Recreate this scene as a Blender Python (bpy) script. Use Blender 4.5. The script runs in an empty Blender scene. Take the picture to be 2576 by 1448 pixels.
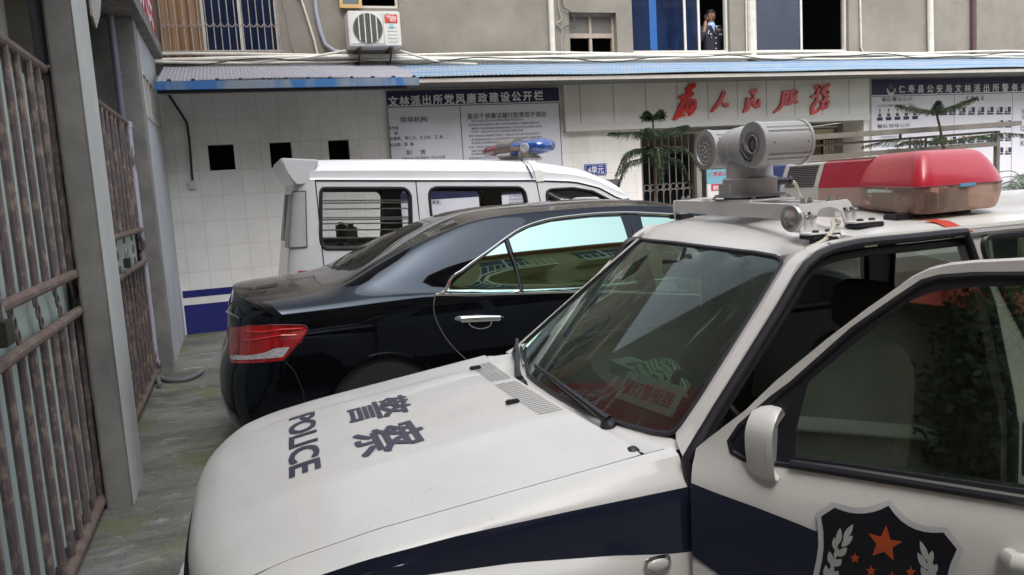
import bpy, bmesh, math, random
import numpy as np
from mathutils import Vector, Matrix, geometry
from mathutils.kdtree import KDTree
R_ = math.radians
PI = math.pi
scene = bpy.context.scene
col = scene.collection
random.seed(7)

# ------------------------------------------------------------ camera
F, YAW, PIT, ROL, H = 2030.0, R_(18.469), R_(7.275), R_(-3.479), 1.75
def cam_axes():
    cy, sy, cp, sp = math.cos(YAW), math.sin(YAW), math.cos(PIT), math.sin(PIT)
    f = np.array([sy*cp, cy*cp, -sp]); r = np.array([cy, -sy, 0.0]); u = np.cross(r, f)
    cr, sr = math.cos(ROL), math.sin(ROL)
    return r*cr+u*sr, -r*sr+u*cr, f
CR, CU, CF = cam_axes()
cam = bpy.data.cameras.new('camera'); camo = bpy.data.objects.new('camera', cam); col.objects.link(camo)
cam.sensor_width = 36.0; cam.lens = 36.0*F/2576.0; cam.clip_end = 500; cam.clip_start = 0.05
m = Matrix(((CR[0], CU[0], -CF[0], 0), (CR[1], CU[1], -CF[1], 0), (CR[2], CU[2], -CF[2], H), (0, 0, 0, 1)))
camo.matrix_world = m
scene.camera = camo

# ------------------------------------------------------------ world, sun, exposure (bright overcast)
SUN_EL, SUN_ROT = R_(58), R_(200)
w = bpy.data.worlds.new('World'); scene.world = w; w.use_nodes = True
nt = w.node_tree; bg = nt.nodes['Background']
sky = nt.nodes.new('ShaderNodeTexSky'); sky.sky_type = 'NISHITA'; sky.sun_disc = False
sky.sun_elevation = SUN_EL; sky.sun_rotation = SUN_ROT; sky.dust_density = 4.0; sky.air_density = 1.0; sky.ozone_density = 1.0
hs = nt.nodes.new('ShaderNodeHueSaturation'); hs.inputs['Saturation'].default_value = 0.36
nt.links.new(sky.outputs[0], hs.inputs['Color']); nt.links.new(hs.outputs[0], bg.inputs[0])
bg.inputs[1].default_value = 0.15
sd = bpy.data.lights.new('sun', 'SUN'); so = bpy.data.objects.new('sun', sd); col.objects.link(so)
sd.energy = 0.7; sd.angle = R_(60); sd.color = (1.0, 0.97, 0.92)
sdir = Vector((math.sin(SUN_ROT)*math.cos(SUN_EL), math.cos(SUN_ROT)*math.cos(SUN_EL), math.sin(SUN_EL)))
so.rotation_euler = sdir.to_track_quat('Z', 'Y').to_euler(); so.location = (0, 0, 12)
scene.view_settings.view_transform = 'Standard'; scene.view_settings.look = 'None'
scene.view_settings.gamma = 1.0; scene.view_settings.exposure = 1.50

# ------------------------------------------------------------ pixel helpers (photo pixels at 2576 wide -> points in the place)
def ray(px, py):
    return CF*F + CR*(px-1288) + CU*(724-py)
def at(px, py, x=None, y=None, z=None):
    d = ray(px, py)
    if x is not None: t = x/d[0]
    elif y is not None: t = y/d[1]
    else: t = (z-H)/d[2]
    return np.array([d[0]*t, d[1]*t, H+d[2]*t])
def atp(px, py, p, n):
    d = ray(px, py); o = np.array([0, 0, H]); n = np.array(n, float)
    return o + d*(((np.array(p, float)-o)@n)/(d@n))
def proj(p):
    v = np.array(p, float)-np.array([0, 0, H]); ww = v@CF
    return np.array([1288+F*(v@CR)/ww, 724-F*(v@CU)/ww])
def inv(px, py, lift, guess=(1.0, 1.0)):
    a = np.array(guess, float); tgt = np.array([px, py], float)
    for _ in range(40):
        p = proj(lift(*a)); e = tgt-p
        if abs(e).max() < 0.05: break
        h = 1e-3
        J = np.array([(proj(lift(a[0]+h, a[1]))-p)/h, (proj(lift(a[0], a[1]+h))-p)/h]).T
        try: st = np.linalg.solve(J, e)
        except Exception: break
        a = a+np.clip(st, -0.3, 0.3)
    return tuple(a)
def invs(pts, lift, guess):
    out = []
    g = guess
    for p in pts:
        g = inv(p[0], p[1], lift, g); out.append(g)
    return out

# ------------------------------------------------------------ scene bookkeeping
MATS = {}
def _lnk(nt, a, b): nt.links.new(a, b)
def M(name, c, rough=0.5, metal=0.0, c2=None, scale=8.0, amt=0.5, bump=0.0, bscale=60.0, coat=0.0, detail=6.0,
      emis=None, spec=0.5, stretch=None, rvar=0.0, speck=0.0, contrast=None):
    if name in MATS: return MATS[name]
    m = bpy.data.materials.new(name); m.use_nodes = True; nt = m.node_tree; b = nt.nodes['Principled BSDF']
    b.inputs['Base Color'].default_value = (*c, 1); b.inputs['Roughness'].default_value = rough
    b.inputs['Metallic'].default_value = metal; b.inputs['Coat Weight'].default_value = coat; b.inputs['Coat Roughness'].default_value = 0.04
    b.inputs['Specular IOR Level'].default_value = spec
    tc = nt.nodes.new('ShaderNodeTexCoord'); mp = nt.nodes.new('ShaderNodeMapping')
    _lnk(nt, tc.outputs['Object'], mp.inputs[0])
    if stretch: mp.inputs['Scale'].default_value = stretch
    if c2 is not None:
        n = nt.nodes.new('ShaderNodeTexNoise'); n.inputs['Scale'].default_value = scale; n.inputs['Detail'].default_value = detail
        n.inputs['Roughness'].default_value = 0.62
        _lnk(nt, mp.outputs[0], n.inputs['Vector'])
        r = nt.nodes.new('ShaderNodeValToRGB'); lo, hi = contrast or (0.35, 0.68)
        r.color_ramp.elements[0].position = lo; r.color_ramp.elements[1].position = hi
        r.color_ramp.elements[0].color = (*c, 1)
        r.color_ramp.elements[1].color = (*[c[i]*(1-amt)+c2[i]*amt for i in range(3)], 1)
        _lnk(nt, n.outputs['Fac'], r.inputs[0]); _lnk(nt, r.outputs[0], b.inputs['Base Color'])
        if rvar:
            mr = nt.nodes.new('ShaderNodeMapRange'); mr.inputs['To Min'].default_value = rough; mr.inputs['To Max'].default_value = min(1, rough+rvar)
            mr.inputs['From Min'].default_value = lo; mr.inputs['From Max'].default_value = hi
            _lnk(nt, n.outputs['Fac'], mr.inputs[0]); _lnk(nt, mr.outputs[0], b.inputs['Roughness'])
    if speck:
        n4 = nt.nodes.new('ShaderNodeTexNoise'); n4.inputs['Scale'].default_value = 95; n4.inputs['Detail'].default_value = 3; _lnk(nt, mp.outputs[0], n4.inputs['Vector'])
        m4 = nt.nodes.new('ShaderNodeMapRange'); m4.inputs['From Min'].default_value = .66; m4.inputs['From Max'].default_value = .76; m4.inputs['To Max'].default_value = speck; _lnk(nt, n4.outputs['Fac'], m4.inputs[0])
        x4 = nt.nodes.new('ShaderNodeMix'); x4.data_type = 'RGBA'; _lnk(nt, m4.outputs[0], x4.inputs[0]); x4.inputs[7].default_value = (.16, .14, .11, 1)
        if b.inputs['Base Color'].links: _lnk(nt, b.inputs['Base Color'].links[0].from_socket, x4.inputs[6])
        else: x4.inputs[6].default_value = (*c, 1)
        _lnk(nt, x4.outputs[2], b.inputs['Base Color'])
    if bump:
        n2 = nt.nodes.new('ShaderNodeTexNoise'); n2.inputs['Scale'].default_value = bscale; n2.inputs['Detail'].default_value = 5
        _lnk(nt, mp.outputs[0], n2.inputs['Vector'])
        bp = nt.nodes.new('ShaderNodeBump'); bp.inputs['Strength'].default_value = bump; bp.inputs['Distance'].default_value = 0.01
        _lnk(nt, n2.outputs['Fac'], bp.inputs['Height']); _lnk(nt, bp.outputs[0], b.inputs['Normal'])
    if emis:
        b.inputs['Emission Color'].default_value = (*emis[:3], 1); b.inputs['Emission Strength'].default_value = emis[3]
    MATS[name] = m
    return m
def dusty_paint(name, base, dustc, k, lo, hi, rough, coat=.3):
    """coloured gloss with dust settled on the faces that look up"""
    m = bpy.data.materials.new(name); m.use_nodes = True; nt = m.node_tree; b = nt.nodes['Principled BSDF']
    b.inputs['Coat Weight'].default_value = coat
    ge = nt.nodes.new('ShaderNodeNewGeometry'); sp = nt.nodes.new('ShaderNodeSeparateXYZ'); nt.links.new(ge.outputs['Normal'], sp.inputs[0])
    mr = nt.nodes.new('ShaderNodeMapRange'); mr.inputs['From Min'].default_value = lo; mr.inputs['From Max'].default_value = hi; mr.inputs['To Min'].default_value = .12*k; mr.inputs['To Max'].default_value = k; nt.links.new(sp.outputs['Z'], mr.inputs[0])
    tc = nt.nodes.new('ShaderNodeTexCoord'); n = nt.nodes.new('ShaderNodeTexNoise'); n.inputs['Scale'].default_value = 7; n.inputs['Detail'].default_value = 9; nt.links.new(tc.outputs['Object'], n.inputs['Vector'])
    m2 = nt.nodes.new('ShaderNodeMapRange'); m2.inputs['From Min'].default_value = .3; m2.inputs['From Max'].default_value = .62; m2.inputs['To Min'].default_value = .45; nt.links.new(n.outputs['Fac'], m2.inputs[0])
    mu = nt.nodes.new('ShaderNodeMath'); mu.operation = 'MULTIPLY'; nt.links.new(mr.outputs[0], mu.inputs[0]); nt.links.new(m2.outputs[0], mu.inputs[1])
    x = nt.nodes.new('ShaderNodeMix'); x.data_type = 'RGBA'; nt.links.new(mu.outputs[0], x.inputs[0]); x.inputs[6].default_value = (*base, 1); x.inputs[7].default_value = (*dustc, 1); nt.links.new(x.outputs[2], b.inputs['Base Color'])
    m3 = nt.nodes.new('ShaderNodeMapRange'); m3.inputs['To Min'].default_value = rough; m3.inputs['To Max'].default_value = .85; nt.links.new(mu.outputs[0], m3.inputs[0]); nt.links.new(m3.outputs[0], b.inputs['Roughness'])
    MATS[name] = m; return m
def glass(name, tint=(0.6, 0.72, 0.68), dust=0.05, dustc=(0.35, 0.35, 0.30), rough=0.02, refl=1.0, streak=0.0, base=0.0, film=(1, 1, 1)):
    """thin sheet glass: tinted see-through + fresnel mirror + a film of dust"""
    if name in MATS: return MATS[name]
    m = bpy.data.materials.new(name); m.use_nodes = True; nt = m.node_tree
    for n in list(nt.nodes):
        if n.type != 'OUTPUT_MATERIAL': nt.nodes.remove(n)
    out = [n for n in nt.nodes if n.type == 'OUTPUT_MATERIAL'][0]
    tr = nt.nodes.new('ShaderNodeBsdfTransparent'); tr.inputs[0].default_value = (*tint, 1)
    gl = nt.nodes.new('ShaderNodeBsdfGlossy'); gl.inputs['Roughness'].default_value = rough; gl.inputs['Color'].default_value = (*film, 1)
    fr = nt.nodes.new('ShaderNodeFresnel'); fr.inputs['IOR'].default_value = 1.55
    mu = nt.nodes.new('ShaderNodeMath'); mu.operation = 'MULTIPLY_ADD'; mu.inputs[1].default_value = refl; mu.inputs[2].default_value = base; mu.use_clamp = True
    _lnk(nt, fr.outputs[0], mu.inputs[0])
    mx = nt.nodes.new('ShaderNodeMixShader'); _lnk(nt, mu.outputs[0], mx.inputs[0]); _lnk(nt, tr.outputs[0], mx.inputs[1]); _lnk(nt, gl.outputs[0], mx.inputs[2])
    df = nt.nodes.new('ShaderNodeBsdfDiffuse'); df.inputs[0].default_value = (*dustc, 1)
    mx2 = nt.nodes.new('ShaderNodeMixShader')
    tc = nt.nodes.new('ShaderNodeTexCoord'); n = nt.nodes.new('ShaderNodeTexNoise'); n.inputs['Scale'].default_value = 3.5; n.inputs['Detail'].default_value = 7
    _lnk(nt, tc.outputs['Object'], n.inputs['Vector'])
    mr = nt.nodes.new('ShaderNodeMapRange'); mr.inputs['From Min'].default_value = 0.3; mr.inputs['From Max'].default_value = 0.75
    mr.inputs['To Min'].default_value = dust*0.4; mr.inputs['To Max'].default_value = dust*1.6
    _lnk(nt, n.outputs['Fac'], mr.inputs[0])
    fac = mr.outputs[0]
    if streak:
        mp = nt.nodes.new('ShaderNodeMapping'); mp.inputs['Rotation'].default_value = (0.3, 0.9, 0.5); mp.inputs['Scale'].default_value = (1.2, 34, 4)
        _lnk(nt, tc.outputs['Object'], mp.inputs[0])
        n3 = nt.nodes.new('ShaderNodeTexNoise'); n3.inputs['Scale'].default_value = 1.3; n3.inputs['Detail'].default_value = 3; n3.inputs['Distortion'].default_value = 0.5
        _lnk(nt, mp.outputs[0], n3.inputs['Vector'])
        m3 = nt.nodes.new('ShaderNodeMapRange'); m3.inputs['From Min'].default_value = 0.56; m3.inputs['From Max'].default_value = 0.72; m3.inputs['To Max'].default_value = streak
        _lnk(nt, n3.outputs['Fac'], m3.inputs[0])
        ad = nt.nodes.new('ShaderNodeMath'); ad.operation = 'ADD'; ad.use_clamp = True; _lnk(nt, fac, ad.inputs[0]); _lnk(nt, m3.outputs[0], ad.inputs[1]); fac = ad.outputs[0]
    _lnk(nt, fac, mx2.inputs[0]); _lnk(nt, mx.outputs[0], mx2.inputs[1]); _lnk(nt, df.outputs[0], mx2.inputs[2])
    _lnk(nt, mx2.outputs[0], out.inputs[0])
    MATS[name] = m
    return m

def root_of(o):
    while o.parent: o = o.parent
    return o
def thing(name, label, cat, loc=(0, 0, 0), group=None, kind=None):
    o = bpy.data.objects.new(name, None); col.objects.link(o); o.location = loc; o.empty_display_size = 0.1
    tag(o, label, cat, group, kind); return o
def tag(o, label=None, cat=None, group=None, kind=None):
    if label: o['label'] = label
    if cat: o['category'] = cat
    if group: o['group'] = group
    if kind: o['kind'] = kind
    return o

class MB:
    """collects shapes in world coordinates, links them as ONE mesh object"""
    def __init__(s): s.v = []; s.f = []; s.m = []; s.cur = 0
    def mat(s, i): s.cur = i; return s
    def add(s, vs, fs):
        n = len(s.v); s.v += [tuple(float(c) for c in p) for p in vs]
        for f in fs: s.f.append(tuple(n+i for i in f)); s.m.append(s.cur)
        return s
    def box(s, a, b):
        x0, x1 = sorted((a[0], b[0])); y0, y1 = sorted((a[1], b[1])); z0, z1 = sorted((a[2], b[2]))
        v = [(x0, y0, z0), (x1, y0, z0), (x1, y1, z0), (x0, y1, z0), (x0, y0, z1), (x1, y0, z1), (x1, y1, z1), (x0, y1, z1)]
        return s.add(v, [(0, 3, 2, 1), (4, 5, 6, 7), (0, 1, 5, 4), (1, 2, 6, 5), (2, 3, 7, 6), (3, 0, 4, 7)])
    def obox(s, c, ax, ay, az):
        """oriented box: centre and three half-axis vectors"""
        c, ax, ay, az = [np.array(q, float) for q in (c, ax, ay, az)]
        v = [c+i*ax+j*ay+k*az for k in (-1, 1) for j in (-1, 1) for i in (-1, 1)]
        return s.add(v, [(0, 2, 3, 1), (4, 5, 7, 6), (0, 1, 5, 4), (1, 3, 7, 5), (3, 2, 6, 7), (2, 0, 4, 6)])
    def tube(s, pts, r, seg=8, cap=True, ry=None, up=None):
        """swept round (or flattened) bar along a polyline; r may be a list"""
        P = [Vector([float(c) for c in p]) for p in pts]; n = len(P)
        rr = r if isinstance(r, (list, tuple)) else [r]*n
        rings = []; ref = Vector(up) if up is not None else None
        prev = None
        for i in range(n):
            t = (P[min(i+1, n-1)]-P[max(i-1, 0)])
            t = t.normalized() if t.length > 1e-9 else Vector((0, 0, 1))
            if ref is not None: a = ref-t*ref.dot(t)
            elif prev is not None: a = prev-t*prev.dot(t)
            else:
                a = Vector((0, 0, 1)) if abs(t.z) < 0.9 else Vector((1, 0, 0)); a = a-t*a.dot(t)
            a = a.normalized() if a.length > 1e-6 else t.orthogonal().normalized()
            prev = a; b = t.cross(a)
            k = (ry/ r if ry and not isinstance(r, (list, tuple)) else 1.0)
            rings.append([P[i]+a*(math.cos(2*PI*j/seg)*rr[i]*k)+b*(math.sin(2*PI*j/seg)*rr[i]) for j in range(seg)])
        base = len(s.v)
        fs = []
        for i in range(n-1):
            for j in range(seg):
                fs.append((i*seg+j, i*seg+(j+1) % seg, (i+1)*seg+(j+1) % seg, (i+1)*seg+j))
        if cap: fs += [tuple(range(seg-1, -1, -1)), tuple((n-1)*seg+j for j in range(seg))]
        return s.add([tuple(q) for rg in rings for q in rg], fs)
    def lathe(s, c, axis, prof, seg=24, ref=None):
        """prof: list of (radius, height along axis) from point c"""
        a = Vector(axis).normalized(); u = (Vector(ref)-a*Vector(ref).dot(a)).normalized() if ref is not None else a.orthogonal().normalized(); v = a.cross(u); c = Vector([float(q) for q in c])
        vs = []; fs = []
        for r, h in prof:
            for j in range(seg):
                t = 2*PI*j/seg; vs.append(tuple(c+a*h+u*(r*math.cos(t))+v*(r*math.sin(t))))
        for i in range(len(prof)-1):
            for j in range(seg):
                fs.append((i*seg+j, i*seg+(j+1) % seg, (i+1)*seg+(j+1) % seg, (i+1)*seg+j))
        if prof[0][0] > 1e-6: fs.append(tuple(range(seg-1, -1, -1)))
        if prof[-1][0] > 1e-6: fs.append(tuple((len(prof)-1)*seg+j for j in range(seg)))
        return s.add(vs, fs)
    def prism(s, poly, d):
        """closed planar polygon (3D points) pushed along vector d"""
        n = len(poly); d = np.array(d, float); P = [np.array(p, float) for p in poly]
        fs = [tuple(range(n)), tuple(range(2*n-1, n-1, -1))]+[(i, i+n, (i+1) % n+n, (i+1) % n) for i in range(n)]
        return s.add(P+[p+d for p in P], fs)
    def grid(s, rows, flip=False, close=False):
        nr, nc = len(rows), len(rows[0]); fs = []
        for i in range(nr-1):
            for j in range(nc-1 if not close else nc):
                q = (i*nc+j, i*nc+(j+1) % nc, (i+1)*nc+(j+1) % nc, (i+1)*nc+j)
                fs.append(q[::-1] if flip else q)
        return s.add([p for r in rows for p in r], fs)
    def ball(s, c, r, seg=12, rings=8, sc=(1, 1, 1)):
        rows = []
        for i in range(rings+1):
            t = PI*i/rings
            rows.append([(c[0]+sc[0]*r*math.sin(t)*math.cos(2*PI*j/seg), c[1]+sc[1]*r*math.sin(t)*math.sin(2*PI*j/seg), c[2]+sc[2]*r*math.cos(t)) for j in range(seg)])
        return s.grid(rows, close=True)
    def build(s, name, mats, parent=None, smooth=30, bevel=0.0, recalc=True, loc=None):
        if not isinstance(mats, (list, tuple)): mats = [mats]
        if parent is not None: off = np.array(root_of(parent).location)
        elif loc is not None: off = np.array(loc, float)
        else:
            A = np.array(s.v); off = np.array([(A[:, 0].min()+A[:, 0].max())/2, (A[:, 1].min()+A[:, 1].max())/2, A[:, 2].min()])
        me = bpy.data.meshes.new(name); me.from_pydata([tuple(np.array(p)-off) for p in s.v], [], s.f)
        for k in mats: me.materials.append(k)
        me.polygons.foreach_set('material_index', s.m)
        if recalc or bevel:
            bm = bmesh.new(); bm.from_mesh(me); bmesh.ops.remove_doubles(bm, verts=bm.verts, dist=1e-5)
            if recalc: bmesh.ops.recalc_face_normals(bm, faces=bm.faces)
            if bevel:
                es = [e for e in bm.edges if len(e.link_faces) == 2 and e.calc_face_angle(0) > R_(40)]
                bmesh.ops.bevel(bm, geom=es, offset=bevel, segments=2, affect='EDGES', clamp_overlap=True)
            bm.to_mesh(me); bm.free()
        if smooth:
            me.shade_smooth(); me.set_sharp_from_angle(angle=R_(smooth))
        o = bpy.data.objects.new(name, me); col.objects.link(o)
        if parent is not None: o.parent = parent
        else: o.location = off
        return o

def copy_tree(o, parent=None, loc=None):
    c = o.copy(); col.objects.link(c)
    if parent is not None: c.parent = parent
    if loc is not None: c.location = loc
    for ch in list(o.children): copy_tree(ch, c)
    return c

def cm(pts, n=6, closed=False):
    """Catmull-Rom through the points"""
    P = [np.array(p, float) for p in pts]; out = []; N = len(P)
    rng = range(N if closed else N-1)
    for i in rng:
        p0 = P[(i-1) % N] if (closed or i > 0) else 2*P[0]-P[1]
        p1 = P[i]; p2 = P[(i+1) % N]
        p3 = P[(i+2) % N] if (closed or i+2 < N) else 2*P[-1]-P[-2]
        for k in range(n):
            t = k/n; out.append(0.5*((2*p1)+(-p0+p2)*t+(2*p0-5*p1+4*p2-p3)*t*t+(-p0+3*p1-3*p2+p3)*t**3))
    if not closed: out.append(P[-1])
    return out
def rnd(poly, r, n=5):
    """round the corners of a 2D polygon"""
    P = [np.array(p, float) for p in poly]; out = []; N = len(P)
    rr = r if isinstance(r, (list, tuple)) else [r]*N
    for i in range(N):
        a, b, c = P[i-1], P[i], P[(i+1) % N]
        d1 = a-b; d2 = c-b; l1 = np.linalg.norm(d1); l2 = np.linalg.norm(d2); q = min(rr[i], l1*0.48, l2*0.48)
        if q <= 1e-6: out.append(b); continue
        s0 = b+d1/l1*q; s1 = b+d2/l2*q
        for k in range(n+1):
            t = k/n; out.append((1-t)**2*s0+2*t*(1-t)*b+t*t*s1)
    return out
def inside(p, poly):
    x, y = p; c = False; n = len(poly); j = n-1
    for i in range(n):
        xi, yi = poly[i]; xj, yj = poly[j]
        if (yi > y) != (yj > y) and x < (xj-xi)*(y-yi)/(yj-yi)+xi: c = not c
        j = i
    return c
def dens(poly, step):
    out = []
    for i in range(len(poly)):
        a = np.array(poly[i], float); b = np.array(poly[(i+1) % len(poly)], float); k = max(1, int(np.linalg.norm(b-a)/step))
        out += [a+(b-a)*t/k for t in range(k)]
    return out
def panel(mb, outer, holes, lift, step=0.1, thick=None, off=None):
    """2D outline with holes, filled with a triangle net and lifted onto a surface; thick: vector for a solid sheet"""
    outer = dens(outer, step); holes = [dens(h, step) for h in holes]
    pts = []; edges = []
    for lp in [outer]+holes:
        b = len(pts); pts += [Vector((float(p[0]), float(p[1]))) for p in lp]
        edges += [(b+i, b+(i+1) % len(lp)) for i in range(len(lp))]
    A = np.array([[p.x, p.y] for p in pts]); lo = A[:len(outer)].min(0); hi = A[:len(outer)].max(0)
    nx = int((hi[0]-lo[0])/step); ny = int((hi[1]-lo[1])/step)
    for i in range(1, nx):
        for j in range(1, ny):
            q = np.array([lo[0]+(hi[0]-lo[0])*(i+0.5*(j % 2))/nx, lo[1]+(hi[1]-lo[1])*j/ny])
            if inside(q, outer) and not any(inside(q, h) for h in holes) and np.min(((A-q)**2).sum(1)) > (step*0.45)**2:
                pts.append(Vector((float(q[0]), float(q[1]))))
    vs, es, fs, _, _, _ = geometry.delaunay_2d_cdt(pts, edges, [], 0, 1e-6)
    keep = []
    for f in fs:
        c = sum((np.array([vs[i].x, vs[i].y]) for i in f), np.zeros(2))/len(f)
        if inside(c, outer) and not any(inside(c, h) for h in holes): keep.append(tuple(f))
    P = [np.array(lift(v.x, v.y), float) for v in vs]
    if off is not None: P = [p+np.array(off(v.x, v.y) if callable(off) else off, float) for p, v in zip(P, vs)]
    if thick is None: return mb.add(P, keep)
    th = np.array(thick, float); n = len(P)
    cnt = {}
    for f in keep:
        for i in range(len(f)):
            e = (f[i], f[(i+1) % len(f)]); cnt[tuple(sorted(e))] = cnt.get(tuple(sorted(e)), [])+[e]
    rim = [(e[0][0], e[0][0]+n, e[0][1]+n, e[0][1]) for e in cnt.values() if len(e) == 1]
    return mb.add(P+[p+th for p in P], keep+[tuple(i+n for i in f[::-1]) for f in keep]+rim)

def text_geo(s, size=1.0, bold=0.0, spacing=1.0, align='LEFT', resolution=3, linesp=1.0):
    """outline of a string as flat mesh (verts 2D, faces)"""
    cu = bpy.data.curves.new('lettering', 'FONT'); cu.body = s; cu.size = size; cu.offset = bold; cu.space_character = spacing
    cu.align_x = align; cu.resolution_u = resolution; cu.space_line = linesp
    ob = bpy.data.objects.new('lettering', cu); col.objects.link(ob)
    dg = bpy.context.evaluated_depsgraph_get(); me = bpy.data.meshes.new_from_object(ob.evaluated_get(dg))
    v = [(p.co.x, p.co.y) for p in me.vertices]; f = [tuple(q.vertices) for q in me.polygons]
    bpy.data.objects.remove(ob); bpy.data.curves.remove(cu); bpy.data.meshes.remove(me)
    return v, f
def letter(mb, s, o, ux, uy, h, bold=0.0, spacing=1.0, fit=None, depth=None, align='LEFT', lift=None, sub=None):
    """string placed at o, reading along unit ux, up uy, glyph size h; fit: total width; depth: vector for raised letters"""
    v, f = text_geo(s, 1.0, 0.0, spacing, align)
    if not v: return mb
    if bold:   # heavier strokes: slightly shifted copies, each a hair behind the last
        nrm_ = np.cross(np.array(ux, float), np.array(uy, float)); nrm_ /= np.linalg.norm(nrm_)
        W_ = (max(a[0] for a in v)-min(a[0] for a in v)) or 1.0; kx = (fit/W_) if fit else h; b_ = bold*.55
        for i, (dx, dy) in enumerate(((-b_, -b_), (b_, b_), (-b_, b_), (b_, -b_), (0, b_), (0, -b_), (b_, 0), (-b_, 0))):
            sh = np.array(ux, float)*dx*kx+np.array(uy, float)*dy*h-nrm_*(.00012*(i+1))
            lf2 = (lambda q, k=i: lift(q)-np.array([0, 0, .00012*(k+1)])) if lift else None
            letter(mb, s, np.array(o, float)+sh, ux, uy, h, 0.0, spacing, fit, depth, align, lf2, sub)
    A = np.array(v); ux = np.array(ux, float); uy = np.array(uy, float); o = np.array(o, float)
    sx = h
    if fit: sx = fit/(A[:, 0].max()-A[:, 0].min()); A[:, 0] -= A[:, 0].min()
    P = [o+ux*(a[0]*sx)+uy*(a[1]*h) for a in A]
    if sub:
        bm = bmesh.new(); bv = [bm.verts.new(tuple(p)) for p in P]
        for q in f:
            try: bm.faces.new([bv[i] for i in q])
            except ValueError: pass
        bmesh.ops.triangulate(bm, faces=bm.faces)
        for _ in range(3):
            es = [e for e in bm.edges if e.calc_length() > sub]
            if not es: break
            bmesh.ops.subdivide_edges(bm, edges=es, cuts=1); bmesh.ops.triangulate(bm, faces=bm.faces)
        bm.verts.ensure_lookup_table(); bm.verts.index_update()
        P = [np.array(q.co) for q in bm.verts]; f = [tuple(q.index for q in k.verts) for k in bm.faces]; bm.free()
    if lift: P = [lift(p) for p in P]
    if depth is None: return mb.add(P, f)
    d = np.array(depth, float); n = len(P); cnt = {}
    for q in f:
        for i in range(len(q)):
            e = (q[i], q[(i+1) % len(q)]); cnt.setdefault(tuple(sorted(e)), []).append(e)
    rim = [(e[0][0], e[0][0]+n, e[0][1]+n, e[0][1]) for e in cnt.values() if len(e) == 1]
    return mb.add(P+[p+d for p in P], f+[tuple(i+n for i in q[::-1]) for q in f]+rim)
# ============================================================ GROUND
def ground_mat():
    m = M('wet_concrete', (0.20, 0.20, 0.175), 0.75, bump=0.25, bscale=35)
    nt = m.node_tree; b = nt.nodes['Principled BSDF']
    tc = nt.nodes.new('ShaderNodeTexCoord')
    def noise(sc, lo, hi, det=8, stretch=None, dist=0.0):
        mp = nt.nodes.new('ShaderNodeMapping'); nt.links.new(tc.outputs['Object'], mp.inputs[0])
        if stretch: mp.inputs['Scale'].default_value = stretch
        n = nt.nodes.new('ShaderNodeTexNoise'); n.inputs['Scale'].default_value = sc; n.inputs['Detail'].default_value = det; n.inputs['Roughness'].default_value = 0.65; n.inputs['Distortion'].default_value = dist
        nt.links.new(mp.outputs[0], n.inputs['Vector'])
        r = nt.nodes.new('ShaderNodeMapRange'); r.inputs['From Min'].default_value = lo; r.inputs['From Max'].default_value = hi
        nt.links.new(n.outputs['Fac'], r.inputs[0]); return r.outputs[0]
    def mix(f, a, c):
        x = nt.nodes.new('ShaderNodeMix'); x.data_type = 'RGBA'
        nt.links.new(f, x.inputs[0])
        if isinstance(a, tuple): x.inputs[6].default_value = (*a, 1)
        else: nt.links.new(a, x.inputs[6])
        x.inputs[7].default_value = (*c, 1); return x.outputs[2]
    c0 = mix(noise(1.1, 0.36, 0.62, stretch=(.7, 2.0, 1), dist=.4), (0.085, 0.085, 0.076), (0.20, 0.195, 0.178))
    c1 = mix(noise(1.3, 0.50, 0.66, stretch=(1.2, .9, 1)), c0, (0.125, 0.145, 0.055))
    c2 = mix(noise(5.0, 0.56, 0.72, stretch=(.8, 1.7, 1), dist=0.9), c1, (0.32, 0.315, 0.29))
    c3 = mix(noise(22.0, 0.54, 0.72, det=10, dist=.4), c2, (0.075, 0.075, 0.066))
    c4 = mix(noise(60.0, 0.55, 0.8), c3, (0.36, 0.35, 0.32))
    nt.links.new(c4, b.inputs['Base Color'])
    rr = nt.nodes.new('ShaderNodeMapRange'); rr.inputs['To Min'].default_value = 0.45; rr.inputs['To Max'].default_value = 0.9
    nt.links.new(noise(1.3, 0.35, 0.65, stretch=(1, 2.2, 1)), rr.inputs[0]); nt.links.new(rr.outputs[0], b.inputs['Roughness'])
    return m
def crack(pts, w_):
    mb = MB(); C = cm(pts, 6); L = []
    for i, p in enumerate(C):
        t = C[min(i+1, len(C)-1)]-C[max(i-1, 0)]; n = np.array([-t[1], t[0], 0]); n /= np.linalg.norm(n)+1e-9; k = w_*(.5+.5*math.sin(i*1.7)**2); L.append([p-n*k, p+n*k])
    return mb.grid(L)
g = MB().grid([[(x, y, 0) for x in np.linspace(-60, 60, 13)] for y in np.linspace(-60, 60, 13)])
tag(g.build('ground', ground_mat(), smooth=0, loc=(0, 0, 0)), kind='structure')

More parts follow.
